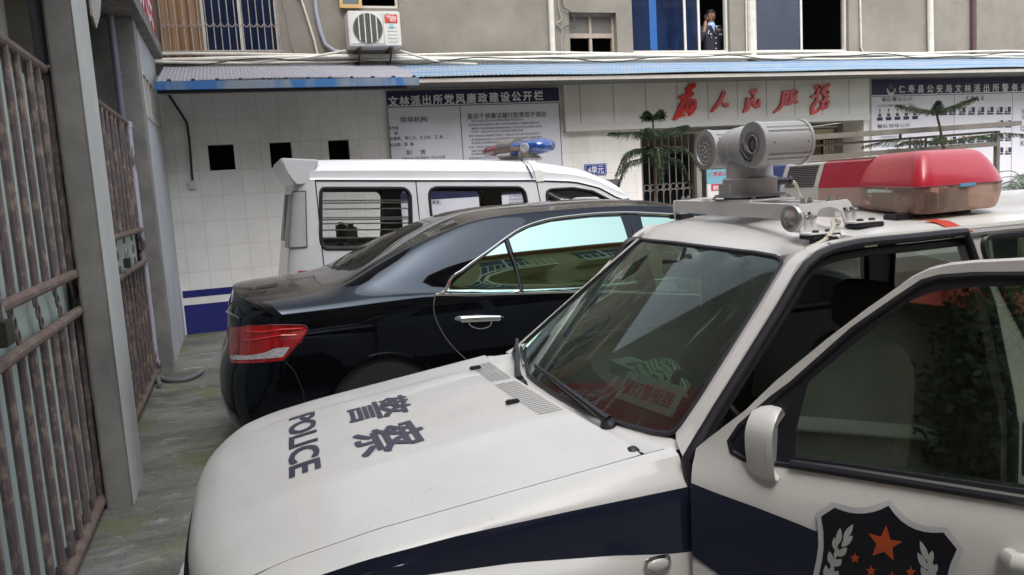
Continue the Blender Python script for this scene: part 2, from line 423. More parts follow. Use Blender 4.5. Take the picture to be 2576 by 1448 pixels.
# ============================================================ MATERIALS OF THE YARD
def tile_mat(name, wd, ht, c, grout, ox=0.0, oz=0.0, rough=0.25, mort=0.004, axis='X', dirt=(0.5, 0.47, 0.42), damt=0.35):
    m = bpy.data.materials.new(name); m.use_nodes = True; nt = m.node_tree; b = nt.nodes['Principled BSDF']
    tc = nt.nodes.new('ShaderNodeTexCoord'); sp = nt.nodes.new('ShaderNodeSeparateXYZ'); cb = nt.nodes.new('ShaderNodeCombineXYZ')
    nt.links.new(tc.outputs['Object'], sp.inputs[0])
    ax = nt.nodes.new('ShaderNodeMath'); ax.operation = 'ADD'; ax.inputs[1].default_value = ox; nt.links.new(sp.outputs[axis], ax.inputs[0])
    az = nt.nodes.new('ShaderNodeMath'); az.operation = 'ADD'; az.inputs[1].default_value = oz; nt.links.new(sp.outputs['Z'], az.inputs[0])
    nt.links.new(ax.outputs[0], cb.inputs[0]); nt.links.new(az.outputs[0], cb.inputs[1])
    bt = nt.nodes.new('ShaderNodeTexBrick'); bt.offset = 0.0; bt.squash = 1.0; bt.inputs['Scale'].default_value = 1.0
    bt.inputs['Brick Width'].default_value = wd; bt.inputs['Row Height'].default_value = ht; bt.inputs['Mortar Size'].default_value = mort
    bt.inputs['Mortar Smooth'].default_value = 0.3; bt.inputs['Bias'].default_value = 0.0
    bt.inputs['Color1'].default_value = (*c, 1); bt.inputs['Color2'].default_value = (*[q*0.95 for q in c], 1); bt.inputs['Mortar'].default_value = (*grout, 1)
    nt.links.new(cb.outputs[0], bt.inputs['Vector'])
    n = nt.nodes.new('ShaderNodeTexNoise'); n.inputs['Scale'].default_value = 1.1; n.inputs['Detail'].default_value = 9; n.inputs['Roughness'].default_value = 0.7
    nt.links.new(tc.outputs['Object'], n.inputs['Vector'])
    r = nt.nodes.new('ShaderNodeMapRange'); r.inputs['From Min'].default_value = 0.45; r.inputs['From Max'].default_value = 0.75; r.inputs['To Max'].default_value = damt
    nt.links.new(n.outputs['Fac'], r.inputs[0])
    x = nt.nodes.new('ShaderNodeMix'); x.data_type = 'RGBA'; x.blend_type = 'MULTIPLY'; nt.links.new(r.outputs[0], x.inputs[0]); nt.links.new(bt.outputs['Color'], x.inputs[6]); x.inputs[7].default_value = (*dirt, 1)
    nt.links.new(x.outputs[2], b.inputs['Base Color']); b.inputs['Roughness'].default_value = rough
    bp = nt.nodes.new('ShaderNodeBump'); bp.inputs['Strength'].default_value = 0.5; bp.inputs['Distance'].default_value = 0.002; bp.invert = True
    nt.links.new(bt.outputs['Fac'], bp.inputs['Height']); nt.links.new(bp.outputs[0], b.inputs['Normal'])
    return m
WHITE_TILE = tile_mat('white_wall_tile', 0.27, 0.335, (0.86, 0.835, 0.80), (0.66, 0.63, 0.59), ox=0.27+0.14+4, oz=-2.174+0.335*8)
PANEL_TILE = tile_mat('cladding_panel', 0.56, 3.0, (0.70, 0.69, 0.66), (0.12, 0.12, 0.12), ox=10.0+4, oz=0.5, mort=0.006)
PLASTER = M('upper_plaster', (0.185, 0.168, 0.142), 0.85, c2=(0.27, 0.25, 0.215), scale=1.4, amt=0.8, bump=0.12, bscale=30, detail=9)
SMOOTHG = M('grey_render', (0.40, 0.43, 0.46), 0.8, c2=(0.52, 0.53, 0.53), scale=1.2, amt=0.7, bump=0.08, bscale=40, detail=9)
PILLARM = M('speckled_render', (0.20, 0.195, 0.185), 0.9, c2=(0.33, 0.32, 0.30), scale=3.5, amt=0.8, bump=0.35, bscale=220, detail=10)
PILLARL = M('pale_render', (0.46, 0.47, 0.45), 0.85, c2=(0.56, 0.56, 0.53), scale=1.8, amt=0.8, bump=0.2, bscale=160, detail=10)
CONCR = M('stained_concrete', (0.24, 0.22, 0.20), 0.9, c2=(0.09, 0.09, 0.085), scale=4, amt=0.8, bump=0.2, bscale=50)
NAVY = M('navy_paint', (0.018, 0.022, 0.12), 0.35, c2=(0.03, 0.035, 0.15), scale=3, amt=0.7)
NAVYB = M('navy_print', (0.016, 0.014, 0.065), 0.5)
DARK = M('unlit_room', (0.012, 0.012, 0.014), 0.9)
WHITEP = M('white_plastic', (0.66, 0.67, 0.66), 0.4, c2=(0.48, 0.47, 0.42), scale=5, amt=0.5)
PVC = M('aged_pvc', (0.62, 0.62, 0.56), 0.4, c2=(0.42, 0.40, 0.34), scale=6, amt=0.6)
BLACKR = M('black_rubber', (0.015, 0.015, 0.017), 0.55)
BOARDW = M('board_white', (0.70, 0.70, 0.77), 0.35, c2=(0.62, 0.60, 0.62), scale=1.5, amt=0.6)
INK = M('dark_ink', (0.05, 0.05, 0.10), 0.6)
WHITEINK = M('white_ink', (0.75, 0.75, 0.78), 0.6)
FRAMEW = M('aluminium_frame', (0.62, 0.60, 0.56), 0.4, metal=0.0, c2=(0.5, 0.48, 0.42), scale=5, amt=0.5)
GREYM = M('grey_steel', (0.33, 0.32, 0.31), 0.5, metal=0.3, c2=(0.2, 0.18, 0.16), scale=6, amt=0.5)
BLUEGLASS = M('blue_window_glass', (0.004, 0.008, 0.030), 0.05, c2=(0.010, 0.022, 0.06), scale=1.1, amt=0.9, spec=0.7, stretch=(1.6, 1, .5), contrast=(.42, .58))  # paler noise patches imitate reflections and curtain edges in the panes
REDL = M('red_letter', (0.72, 0.018, 0.014), 0.3, c2=(0.40, 0.01, 0.012), scale=9, amt=0.6, coat=0.3)

# ============================================================ BACK BUILDING
Y0, Y1 = 11.62, 12.0
bld = thing('station_building', 'police station building with white tiled ground floor and grey plaster upper storey', 'building', (4.0, Y0, 0))
ident = lambda a, b: (a, Y0, b)
def rectp(px0, py0, px1, py1, y):   # pixel rectangle -> x0,x1,z0,z1 on a wall
    a = at(px0, py1, y=y); b = at(px1, py1, y=y); c = at(px0, py0, y=y); d = at(px1, py0, y=y)
    return (a[0]+c[0])/2, (b[0]+d[0])/2, (a[2]+b[2])/2, (c[2]+d[2])/2
holes = []
for (x0, y0, x1, y1) in ((525, 362, 590, 430), (680, 358, 735, 423), (827, 351, 880, 410)):
    X0, X1, _, _ = rectp(x0, y0, x1, y1, Y0); holes.append((X0, X1, 2.174, 2.174+0.335))
mb = MB()
panel(mb, [(-1.5, 0), (6.17, 0), (6.17, 2.6), (4.86, 2.6), (4.86, 3.42), (-1.5, 3.42)], [[(h[0], h[2]), (h[1], h[2]), (h[1], h[3]), (h[0], h[3])] for h in holes], ident, 0.5, thick=(0, 0.14, 0))
mb.build('tiled_wall', WHITE_TILE, bld, smooth=0)
for h in holes:
    c = MB(); x0, x1, z0, z1 = h[0]-.02, h[1]+.02, h[2]-.02, h[3]+.02; ya, yb = Y0+.145, Y0+.5
    c.box((x0, yb, z0), (x1, yb+.02, z1)); c.box((x0-.02, ya, z0), (x0, yb, z1)); c.box((x1, ya, z0), (x1+.02, yb, z1)); c.box((x0, ya, z0-.02), (x1, yb, z0)); c.box((x0, ya, z1), (x1, yb, z1+.02))
    c.build('vent_hole', DARK, bld, smooth=0)
NAVT = M('navy_tile', (0.016, 0.022, 0.16), 0.25, c2=(0.03, 0.035, 0.19), scale=2.5, amt=0.7)
mb = MB(); mb.box((-0.78, Y0-.004, 0.002), (6.1, Y0-.001, 0.40)); mb.box((-0.78, Y0-.004, 0.50), (6.1, Y0-.001, 0.595)); mb.build('painted_band', NAVT, bld, smooth=0)
# header beam over the entrance
mb = MB(); mb.box((4.86, Y0-.10, 2.49), (10.60, Y0+.5, 3.36)); mb.build('entrance_beam', PANEL_TILE, bld, smooth=0, bevel=.006)
mb = MB(); mb.box((4.86, Y0-.115, 2.49), (10.60, Y0-.102, 2.60)); mb.build('beam_trim', M('pale_trim', (0.56, 0.56, 0.54), 0.4), bld, smooth=0)
# wall right of the entrance, behind the notice board
mb = MB(); mb.box((10.56, Y0, 0), (17.0, Y0+.5, 3.40)); mb.build('tiled_wall', WHITE_TILE, bld, smooth=0)
# entrance recess
REC = M('recess_wall', (0.38, 0.34, 0.30), 0.7, c2=(0.28, 0.24, 0.2), scale=2, amt=0.6)
mb = MB(); mb.box((6.17, 13.6, 0), (10.56, 13.75, 3.0)); mb.box((6.17, Y0+.14, 0), (6.19, 13.6, 2.49)); mb.box((10.54, Y0+.5, 0), (10.56, 13.6, 2.49)); mb.build('recess_wall', REC, bld, smooth=0)
mb = MB(); mb.box((6.19, Y0+.5, 2.50), (10.54, 13.6, 2.56)); mb.build('recess_ceiling', PILLARL, bld, smooth=0)
# dark doorway niche (unlit corridor)
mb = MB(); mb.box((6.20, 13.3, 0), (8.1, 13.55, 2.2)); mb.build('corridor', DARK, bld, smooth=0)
# timber panel + pierced lattice deep in the recess
xL, xR, zB, zT = rectp(2068, 352, 2130, 395, 12.38)
mb = MB(); mb.box((8.3, 12.42, 1.2), (10.5, 12.46, 2.45)); mb.build('timber_panel', M('timber_panel', (0.22, 0.13, 0.07), 0.6, c2=(0.3, 0.2, 0.12), scale=3, amt=.7, stretch=(1, 1, 6)), bld, smooth=0)
mb = MB(); mb.box((xL, 12.38, zB), (xR, 12.40, zT)); mb.build('lattice_backing', DARK, bld, smooth=0)
mb = MB(); k = 9
for i in range(k):
    x = xL+(xR-xL)*(i+.5)/k
    mb.box((x-.012, 12.34, zB), (x+.012, 12.37, zT))
    if i < k-1:
        w2 = (xR-xL)/k; zz = zT-.14 if i % 2 else zT-.2
        for s in (-1, 1): mb.tube([(x+w2/2, 12.35, zz+.08), (x+w2/2+s*w2*.5, 12.35, zz)], .011, 5)
mb.build('lattice', M('pale_lattice', (0.7, 0.66, 0.56), .5), bld, smooth=0)
mb = MB(); mb.box((8.35, 12.25, 2.24), (10.45, 12.35, 2.40)); mb.build('light_trough', M('cream_trough', (0.72, 0.62, 0.42), .5), bld, smooth=0)

# upper storey wall with window openings
def wr(px0, py0, px1, py1): return rectp(px0, py0, px1, py1, Y1)
WZT = 5.6
U = []
wA = wr(508, -1, 700, 133); wB = wr(868, -1, 1003, 21); wC = wr(1433, 32, 1552, 137); wD = wr(1591, -1, 1836, 133); wE = wr(1897, -1, 2135, 131)
ops = [(wA[0], wA[1], wA[2], WZT-.3), (wB[0], wB[1], wB[2], WZT-.6), (wC[0], wC[1], max(wC[2], 3.62), wC[3]), (wD[0], wD[1], wD[2], WZT-.3), (wE[0], wE[1], wE[2], WZT-.3)]
mb = MB(); panel(mb, [(-4, 3.30), (17, 3.30), (17, 6.6), (-4, 6.6)], [[(o[0], o[2]), (o[1], o[2]), (o[1], o[3]), (o[0], o[3])] for o in ops], lambda a, b: (a, Y1, b), 0.6, thick=(0, .2, 0))
mb.build('upper_wall', PLASTER, bld, smooth=0)
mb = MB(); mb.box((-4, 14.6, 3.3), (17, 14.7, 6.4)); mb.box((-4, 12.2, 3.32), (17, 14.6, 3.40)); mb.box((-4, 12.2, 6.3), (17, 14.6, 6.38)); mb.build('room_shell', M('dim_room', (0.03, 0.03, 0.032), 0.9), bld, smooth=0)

def sash(o, nm='window', panes=(), depth=.10, fr=.035, mat=FRAMEW, gl=BLUEGLASS, opn=()):
    """one window: frame, mullions at fractions, glass panes; opn = indexes of panes slid open"""
    x0, x1, z0, z1 = o; y = Y1+depth
    f = MB(); f.box((x0, y-.03, z0), (x1, y+.03, z0+fr*1.3)); f.box((x0, y-.03, z1-fr), (x1, y+.03, z1)); f.box((x0, y-.03, z0+fr*1.3), (x0+fr, y+.03, z1-fr)); f.box((x1-fr, y-.03, z0+fr*1.3), (x1, y+.03, z1-fr))
    xs = [x0+fr]+[x0+(x1-x0)*q for q in panes]+[x1-fr]
    for q in xs[1:-1]: f.box((q-fr*.55, y-.025, z0+fr*1.3), (q+fr*.55, y+.025, z1-fr))
    fo = f.build(nm, mat, bld, smooth=0)
    for i in range(len(xs)-1):
        if i in opn: continue
        p = MB(); p.box((xs[i]+.01, y-.006, z0+fr*1.3), (xs[i+1]-.01, y+.006, z1-fr)); p.build('pane', gl, fo, smooth=0)
    return fo
sash(ops[0], panes=(.5,)); sash(ops[1], panes=(), opn=(0,)); 
fC = sash(ops[2], panes=(.5,), depth=.14, fr=.04, mat=M('old_timber', (0.30, 0.25, 0.20), .7, c2=(.42, .36, .3), scale=6, amt=.6), opn=(0, 1))
mb = MB(); x0, x1, z0, z1 = ops[2]; zm = z0+(z1-z0)*.42; mb.box((x0+.04, Y1+.11, zm), (x1-.04, Y1+.17, zm+.07)); mb.build('crossbar', MATS['old_timber'], fC, smooth=0)
mb = MB(); mb.box((x0+.04, Y1+.135, zm+.07), (x1-.04, Y1+.145, z1-.04)); mb.build('pane', M('dusty_pane', (0.13, 0.12, 0.11), .35), fC, smooth=0)
fD = sash(ops[3], panes=(.555, .70), opn=(2,))
xd = [ops[3][0]+(ops[3][1]-ops[3][0])*q for q in (0, .28, 1)]
mb = MB(); a = at(1622, 60, y=Y1+.3)[0]; mb.box((a-.03, Y1+.085, ops[3][2]+.05), (a+.10, Y1+.09, ops[3][3])); mb.build('blue_strip', M('blue_curtain', (0.012, 0.09, 0.30), .7), bld, smooth=0)
fE = sash(ops[4], panes=(.52,), opn=(1,))
# timber casement left of the small upper window
x0, x1, z0, _ = wr(852, -1, 908, 24)
mb = MB(); 
for a, b in (((x0, z0), (x1, z0+.05)), ((x0, z0+.05), (x0+.045, z0+.8)), ((x1-.045, z0+.05), (x1, z0+.8))): mb.box((a[0], Y1-.09, a[1]), (b[0], Y1-.05, b[1]))
o = mb.build('casement', M('ochre_timber', (0.52, 0.33, 0.12), .6, c2=(.4, .27, .12), scale=8, amt=.6), bld, smooth=0)
mb = MB(); mb.box((x0+.045, Y1-.075, z0+.05), (x1-.045, Y1-.07, z0+.8)); mb.build('pane', M('grey_pane', (0.14, 0.17, 0.18), .12), o, smooth=0)
# security bars over the left window, brown blind beside it
wN = wr(400, -1, 705, 137)
mb = MB(); n = 17
for i in range(n):
    x = wN[0]+.03+(wN[1]-wN[0]-.06)*i/(n-1); mb.tube([(x, Y1-.10, wN[2]+.02), (x, Y1-.10, 5.2)], .008, 6)
    if i < n-1:
        x2 = x+(wN[1]-wN[0]-.06)/(n-1); zc = at(600, 62, y=Y1)[2]
        mb.tube([(x+(x2-x)*t, Y1-.108, zc-.055*math.sin(PI*t)) for t in np.linspace(0, 1, 7)], .007, 5)
mb.tube([(wN[0], Y1-.10, wN[2]+.02), (wN[1], Y1-.10, wN[2]+.02)], .012, 6)
mb.build('security_bars', M('bar_steel', (0.30, 0.26, 0.22), .5, metal=.4, c2=(.5, .5, .48), scale=20, amt=.7), bld)
mb = MB(); n = 40; xa, xb = wr(398, 0, 506, 133)[:2]
prof = [(xa+(xb-xa)*i/n, Y1-.03-.028*abs(math.sin(i*PI*4.5/n))) for i in range(n+1)]
mb.grid([[(p[0], p[1], z) for p in prof] for z in (3.62, 5.6)])
mb.build('brown_cladding', M('brown_cladding', (0.30, 0.19, 0.10), .45, c2=(.16, .09, .05), scale=2, amt=.8, stretch=(8, 1, .4)), bld)

# canopies (sheet slopes up to the wall)
def canopy_mat(name, a, b, c):
    m = bpy.data.materials.new(name); m.use_nodes = True; nt = m.node_tree; bs = nt.nodes['Principled BSDF']
    tc = nt.nodes.new('ShaderNodeTexCoord'); mp = nt.nodes.new('ShaderNodeMapping'); mp.inputs['Scale'].default_value = (0.12, 1, 1); nt.links.new(tc.outputs['Object'], mp.inputs[0])
    wv = nt.nodes.new('ShaderNodeTexWave'); wv.bands_direction = 'Y'; wv.inputs['Scale'].default_value = 0.62; wv.inputs['Distortion'].default_value = 2.2; wv.inputs['Detail'].default_value = 3; wv.inputs['Detail Scale'].default_value = 1.5
    nt.links.new(mp.outputs[0], wv.inputs['Vector'])
    r = nt.nodes.new('ShaderNodeValToRGB'); e = r.color_ramp.elements; e[0].color = (*a, 1); e[1].color = (*c, 1); e[0].position = .15; e[1].position = .85
    k = e.new(.5); k.color = (*b, 1)
    nt.links.new(wv.outputs['Fac'], r.inputs[0])
    n = nt.nodes.new('ShaderNodeTexNoise'); n.inputs['Scale'].default_value = 3; n.inputs['Detail'].default_value = 8; nt.links.new(tc.outputs['Object'], n.inputs['Vector'])
    mr = nt.nodes.new('ShaderNodeMapRange'); mr.inputs['From Min'].default_value = .45; mr.inputs['From Max'].default_value = .75; mr.inputs['To Max'].default_value = .6; nt.links.new(n.outputs['Fac'], mr.inputs[0])
    x = nt.nodes.new('ShaderNodeMix'); x.data_type = 'RGBA'; nt.links.new(mr.outputs[0], x.inputs[0]); nt.links.new(r.outputs[0], x.inputs[6]); x.inputs[7].default_value = (.30, .28, .27, 1)
    nt.links.new(x.outputs[2], bs.inputs['Base Color']); bs.inputs['Roughness'].default_value = .55
    return m
def sheet(mb, x0, x1, ya, za, yb, zb, period, amp, trap=False, sag=0.0):
    xs = []; n = int((x1-x0)/period)
    for i in range(n+1):
        x = x0+i*period
        if trap: xs += [(x, 0), (x+period*.36, 0), (x+period*.44, amp), (x+period*.56, amp), (x+period*.64, 0)]
        else: xs += [(x, 0), (x+period*.25, amp*.7), (x+period*.5, amp), (x+period*.75, amp*.7)]
    xs = [q for q in xs if q[0] <= x1]
    rows = []
    for t in np.linspace(0, 1, 5):
        y = ya+(yb-ya)*t; z = za+(zb-za)*t
        rows.append([(x, y, z+h+sag*(1-t)*math.sin(x*2.1)) for x, h in xs])
    mb.grid(rows)
CANL = canopy_mat('faded_canopy_left', (0.27, 0.26, 0.33), (0.34, 0.32, 0.30), (0.22, 0.26, 0.32))
CANR = canopy_mat('faded_canopy_right', (0.10, 0.20, 0.37), (0.33, 0.33, 0.36), (0.13, 0.24, 0.33))
mb = MB(); sheet(mb, -0.72, 2.36, 10.30, 3.175, Y1, 3.60, .045, .009, sag=.010); mb.build('canopy_sheet', CANL, bld, smooth=20)
mb = MB()
for k in range(12): mb = MB(); mb.lathe((-.58+.262*k, 10.285, 3.168), (0, 1, 0), [(0, 0), (.026, 0), (.026, .09), (0, .09)], 14); mb.build('sheet_rib_end', BLACKR, bld)
mb = MB(); sheet(mb, 2.34, 17.0, 10.75, 3.235, Y1, 3.585, .062, .012, sag=.006); mb.build('canopy_sheet', CANR, bld, smooth=20)
EAVE = M('blue_eave', (0.03, 0.13, 0.34), .45, c2=(.20, .23, .25), scale=2.6, amt=.85, stretch=(1.5, 1, .5), detail=8, contrast=(.42, .55))
mb = MB(); mb.box((-0.74, 10.27, 3.065), (2.36, 10.31, 3.165)); mb.build('eave_beam', EAVE, bld, smooth=0, bevel=.004)
mb = MB(); mb.box((-0.72, 10.31, 3.03), (2.2, 10.36, 3.09)); mb.build('eave_angle', BLACKR, bld, smooth=0)
mb = MB(); mb.box((2.4, 10.78, 3.165), (17.0, 10.81, 3.215)); mb.build('eave_fascia', M('pale_fascia', (0.55, 0.52, 0.50), .5, c2=(.4, .36, .3), scale=4, amt=.6), bld, smooth=0)
mb = MB(); mb.box((2.36, 10.83, 3.19), (17.0, Y1, 3.20)); mb.build('canopy_soffit', M('grey_soffit', (0.2, 0.2, 0.2), .8), bld, smooth=0)
for x in np.arange(-.2, 2.3, .8):
    mb = MB(); mb.tube([(x, 10.33, 3.10), (x, Y0+.0, 3.36)], .02, 6); mb.build('canopy_rafter', GREYM, bld)

# pipes running down and along the wall
def pipe(name, label, pts, r, mat=PVC, seg=10, cat='pipe', group='pipes and cables on the station wall'):
    mb = MB(); mb.tube(pts, r, seg); o = mb.build(name, mat); tag(o, label, cat, group); return o
def vp(px, y=Y1-.06, top=-40, bot=None, bx=None, bpy=None):
    a = at(px, top, y=y); b = at(bx or px, bpy or 140, y=y); return [tuple(a), tuple(b)]
pipe('drain_pipe', 'white drain pipe left of the small recessed upper window', vp(1384, bx=1391, bpy=141), .045)
pipe('drain_pipe', 'thick white drain pipe between the two large blue windows', vp(1889, bx=1893, bpy=143), .075)
pipe('drain_pipe', 'white drain pipe on the bare plaster right of the windows', vp(2339, bx=2342, bpy=141), .055)
pipe('drain_pipe', 'dark brown drain pipe near the right edge of the upper wall', vp(2449, bx=2450, bpy=139), .05, M('brown_pipe', (0.09, 0.05, 0.06), .5))
pipe('conduit', 'thin white conduit bending along the base of the upper wall', [tuple(at(2163, -30, y=Y1-.03)), tuple(at(2166, 120, y=Y1-.03)), tuple(at(2172, 135, y=Y1-.03)), tuple(at(2330, 139, y=Y1-.03))], .018)
pipe('conduit', 'thin white conduit beside the window with the person', vp(1876, bx=1879, bpy=140, y=Y1-.03), .014)
pipe('hose', 'pale hose hanging left of the air conditioner', [tuple(at(x, y, y=Y1-.05)) for x, y in ((790, -30), (795, 30), (806, 80), (818, 112), (840, 128), (870, 135))], .028, M('grey_hose', (.33, .35, .42), .5))
pipe('conduit', 'slanting white conduit between barred window and air conditioner', [tuple(at(x, y, y=Y1-.04)) for x, y in ((744, -20), (758, 0), (790, 100), (800, 145))], .017)
pipe('cable', 'loose grey cable hanging down the plaster', [tuple(at(x, y, y=Y1-.03)) for x, y in ((705, -20), (722, 50), (728, 90), (735, 120), (745, 133))], .006, GREYM, 5)
pipe('cable', 'tangled grey cables right of the white drain pipe', cm([tuple(at(x, y, y=Y1-.04)) for x, y in ((1404, -20), (1405, 20), (1412, 50), (1400, 60), (1415, 75), (1412, 100), (1413, 140))], 5), .012, GREYM, 6)
pipe('cable', 'black looped cable over the small recessed window', cm([tuple(at(x, y, y=Y1-.04)) for x, y in ((1412, -10), (1417, 18), (1435, 30), (1446, 50), (1449, 70), (1440, 68), (1425, 66), (1415, 75))], 5), .009, M('dark_cable', (.06, .055, .05), .6), 6)
for i, (dz, dy, r, lab) in enumerate(((.0, 0, .030, 'thickest pale conduit along the canopy top'), (.055, .02, .02, 'upper pale conduit along the canopy top'), (-.05, -.06, .017, 'lower pale conduit along the canopy top'))):
    pts = [(x, Y1-.12+dy, 3.66-.003*(x-4)+dz+.018*math.sin(x*1.3+i*2)) for x in np.linspace(-.9, 16.5, 60)]
    pipe('conduit', lab, pts, r)
pipe('cable', 'black cable sagging along the top of the blue canopy', [(x, Y1-.28, 3.60+.035*math.sin(x*1.9)+.02*math.sin(x*4.1)) for x in np.linspace(-.8, 16, 90)], .009, BLACKR, 5)
pipe('conduit', 'white conduit slanting left from under the air conditioner', [tuple(at(x, y, y=11.75)) for x, y in ((870, 128), (780, 145), (700, 152), (620, 160))], .016)
pipe('conduit', 'white conduit slanting right from under the air conditioner', [tuple(at(x, y, y=11.75)) for x, y in ((1005, 128), (1060, 145), (1110, 158), (1200, 162))], .016)
pipe('cable', 'black cable coming down the tiles to the white socket box', [tuple(at(x, y, y=Y0-.02)) for x, y in ((425, 240), (455, 285), (470, 310), (476, 350), (480, 400), (484, 455))], .014, BLACKR, 6)
c = at(484, 468, y=Y0-.03); mb = MB(); mb.box((c[0]-.05, Y0-.05, c[2]-.045), (c[0]+.05, Y0-.002, c[2]+.045)); tag(mb.build('socket_box', WHITEP, bevel=.008), 'small white socket box at the end of the black cable', 'socket')

# ------------------------------------------------ air conditioner
x0, x1, z0, z1 = rectp(877, 28, 1008, 117, 11.55)
ac = thing('air_conditioner', 'white air conditioner outdoor unit with round fan grille on wall brackets', 'air conditioner', ((x0+x1)/2, 11.65, z0))
mb = MB(); mb.box((x0, 11.55, z0), (x1, 11.88, z1)); mb.build('casing', WHITEP, ac, bevel=.012)
wd = x1-x0; ht = z1-z0; cx, cz = x0+wd*.365, z0+ht*.5; rad = ht*.425
mb = MB(); mb.lathe((cx, 11.549, cz), (0, -1, 0), [(rad, 0), (rad, .004), (0, .004)], 40); mb.build('fan_recess', M('fan_dark', (.06, .065, .06), .5), ac)
mb = MB()
for k in range(1, 13): mb.lathe((cx, 11.541, cz), (0, -1, 0), [(rad*k/12-.0025, 0), (rad*k/12-.0025, .004), (rad*k/12+.0025, .004), (rad*k/12+.0025, 0)], 36)
mb.build('grille', M('grille_grey', (.30, .31, .29), .5), ac)
mb = MB()
for q in (-.6, -.2, .2, .6):
    hh = rad*math.sqrt(1-q*q); mb.box((cx+q*rad-.007, 11.53, cz-hh), (cx+q*rad+.007, 11.536, cz+hh))
mb.build('grille_rib', WHITEP, ac, smooth=0)
mb = MB(); fx0, fx1 = x0+wd*.025, x0+wd*.675
mb.box((fx0, 11.545, z0+.03), (fx1, 11.549, z0+.04)); mb.box((fx1-.008, 11.545, z0+.03), (fx1, 11.549, z1-.03)); 
for k in range(5): mb.box((x0+wd*.74, 11.546, z0+ht*(.12+.10*k)), (x0+wd*.93, 11.549, z0+ht*(.12+.10*k)+.006))
mb.build('louvre', M('louvre_grey', (.38, .37, .35), .5), ac, smooth=0)
mb = MB(); lx0, lx1, lz0, lz1 = x0+wd*.70, x0+wd*.945, z0+ht*.66, z0+ht*.90
mb.box((lx0, 11.543, lz0), (lx1, 11.549, lz1)); o = mb.build('badge', M('badge_red', (.62, .06, .035), .4), ac, bevel=.003)
mb = MB(); letter(mb, 'Midea', (lx0+.045, 11.541, lz0+(lz1-lz0)*.48), (1, 0, 0), (0, 0, 1), .075, .015, fit=(lx1-lx0)*.66); letter(mb, '美的', (lx0+.07, 11.541, lz0+.02), (1, 0, 0), (0, 0, 1), .045, .01)
mb.tube([(lx0+.035+.022*math.cos(t), 11.541, lz0+.115+.03*math.sin(t)) for t in np.linspace(.4, 5.2, 12)], .004, 5)
mb.build('lettering', WHITEINK, o, smooth=0)
mb = MB(); mb.lathe(((lx0+lx1)/2, 11.549, z0+ht*.56), (0, -1, 0), [(.035, 0), (.035, .003), (0, .003)], 20); mb.build('round_sticker', M('teal_sticker', (.25, .5, .5), .5), ac)
for sx in (x0+.14, x1-.14):
    mb = MB(); mb.box((sx-.02, 11.56, z0-.03), (sx+.02, Y1, z0)); mb.box((sx-.02, 11.9, z0-.35), (sx+.02, Y1, z0-.03)); mb.tube([(sx, 11.6, z0-.03), (sx, 11.93, z0-.3)], .015, 6); mb.build('bracket', M('rusty_bracket', (.05, .035, .035), .7), ac)

# ------------------------------------------------ notice boards
def pline(mb, s, a, b, hpx, y, bold=0.0):
    """printed line of text between two photo pixels on a wall plane"""
    A = at(*a, y=y); B = at(*b, y=y); h = hpx*np.linalg.norm(A-np.array([0, 0, H]))/F
    letter(mb, s, (A[0], y, (A[2]+B[2])/2), (1, 0, 0), (0, 0, 1), h, bold, fit=B[0]-A[0])
def pchars(mb, s, x0, step, y0, y1, hpx, y, bold=0.0):
    """header lettering, one glyph per step of photo pixels"""
    n = len(s)
    for i, ch in enumerate(s):
        px = x0+step*i; A = at(px, y0+(y1-y0)*i/max(1, n-1), y=y); h = hpx*np.linalg.norm(A-np.array([0, 0, H]))/F
        letter(mb, ch, (A[0], y, A[2]), (1, 0, 0), (0, 0, 1), h, bold)
bx0, bx1 = 2.17, 4.80; bz1 = 3.16; hz = at(1180, 262, y=Y0)[2]; YB = Y0-.05
nb = thing('notice_board', 'large white public notice board with navy header between tiled wall and entrance', 'notice board', ((bx0+bx1)/2, YB, 1.3))
mb = MB(); mb.box((bx0, YB, 1.15), (bx1, Y0-.002, bz1)); mb.build('panel', BOARDW, nb, smooth=0)
mb = MB(); mb.box((bx0, YB-.004, hz), (bx1, YB-.001, bz1)); mb.box((bx0, YB-.004, 1.60), (bx1, YB-.001, 1.73)); mb.build('header', NAVYB, nb, smooth=0)
mb = MB(); mb.box((bx0, YB-.003, hz-.028), (bx1, YB-.001, hz-.018)); xm = at(1160, 320, y=YB)[0]; mb.box((xm-.005, YB-.003, 1.75), (xm+.005, YB-.001, hz-.03)); mb.box((bx1-.012, YB-.003, 1.15), (bx1, YB-.001, hz-.03)); mb.box((bx0, YB-.003, 1.15), (bx0+.006, YB-.001, hz-.03)); mb.build('rule', INK, nb, smooth=0)
mb = MB(); yt = YB-.006
pchars(mb, '文林派出所党风廉政建设公开栏', 977, 28.2, 266, 251, 25, yt, .05); mb.build('lettering', WHITEINK, nb, smooth=0)
mb = MB(); yt = YB-.003
pline(mb, '领导机构', (1007, 309), (1075, 306), 15, yt, .012)
pline(mb, '基层干部廉洁履行职责若干规定', (1176, 300), (1375, 293), 15, yt, .012)
for s, x0_, x1_, y_ in (('袁世国', 978, 1002, 328), ('辉', 992, 1001, 341), ('余建筑、李仁云、王卫东、王 涛、', 980, 1117, 352), ('肖云南、彭  敏', 981, 1041, 369)):
    pline(mb, s, (x0_, y_), (x1_, y_-2), 9.5, yt, .01)
pline(mb, '职    责', (1022, 390), (1072, 388), 13, yt, .01)
pline(mb, '开展好行风政风评', (1087, 494), (1158, 490), 12, yt, .01); pline(mb, '议事宜。', (1078, 515), (1110, 513), 11, yt, .01)
base = '第一条全体基层干部应当廉洁履行职责若干规定严禁违反党风廉政建设责任制以权谋私为群众服务依法办事公开公正文明执法'
random.seed(3)
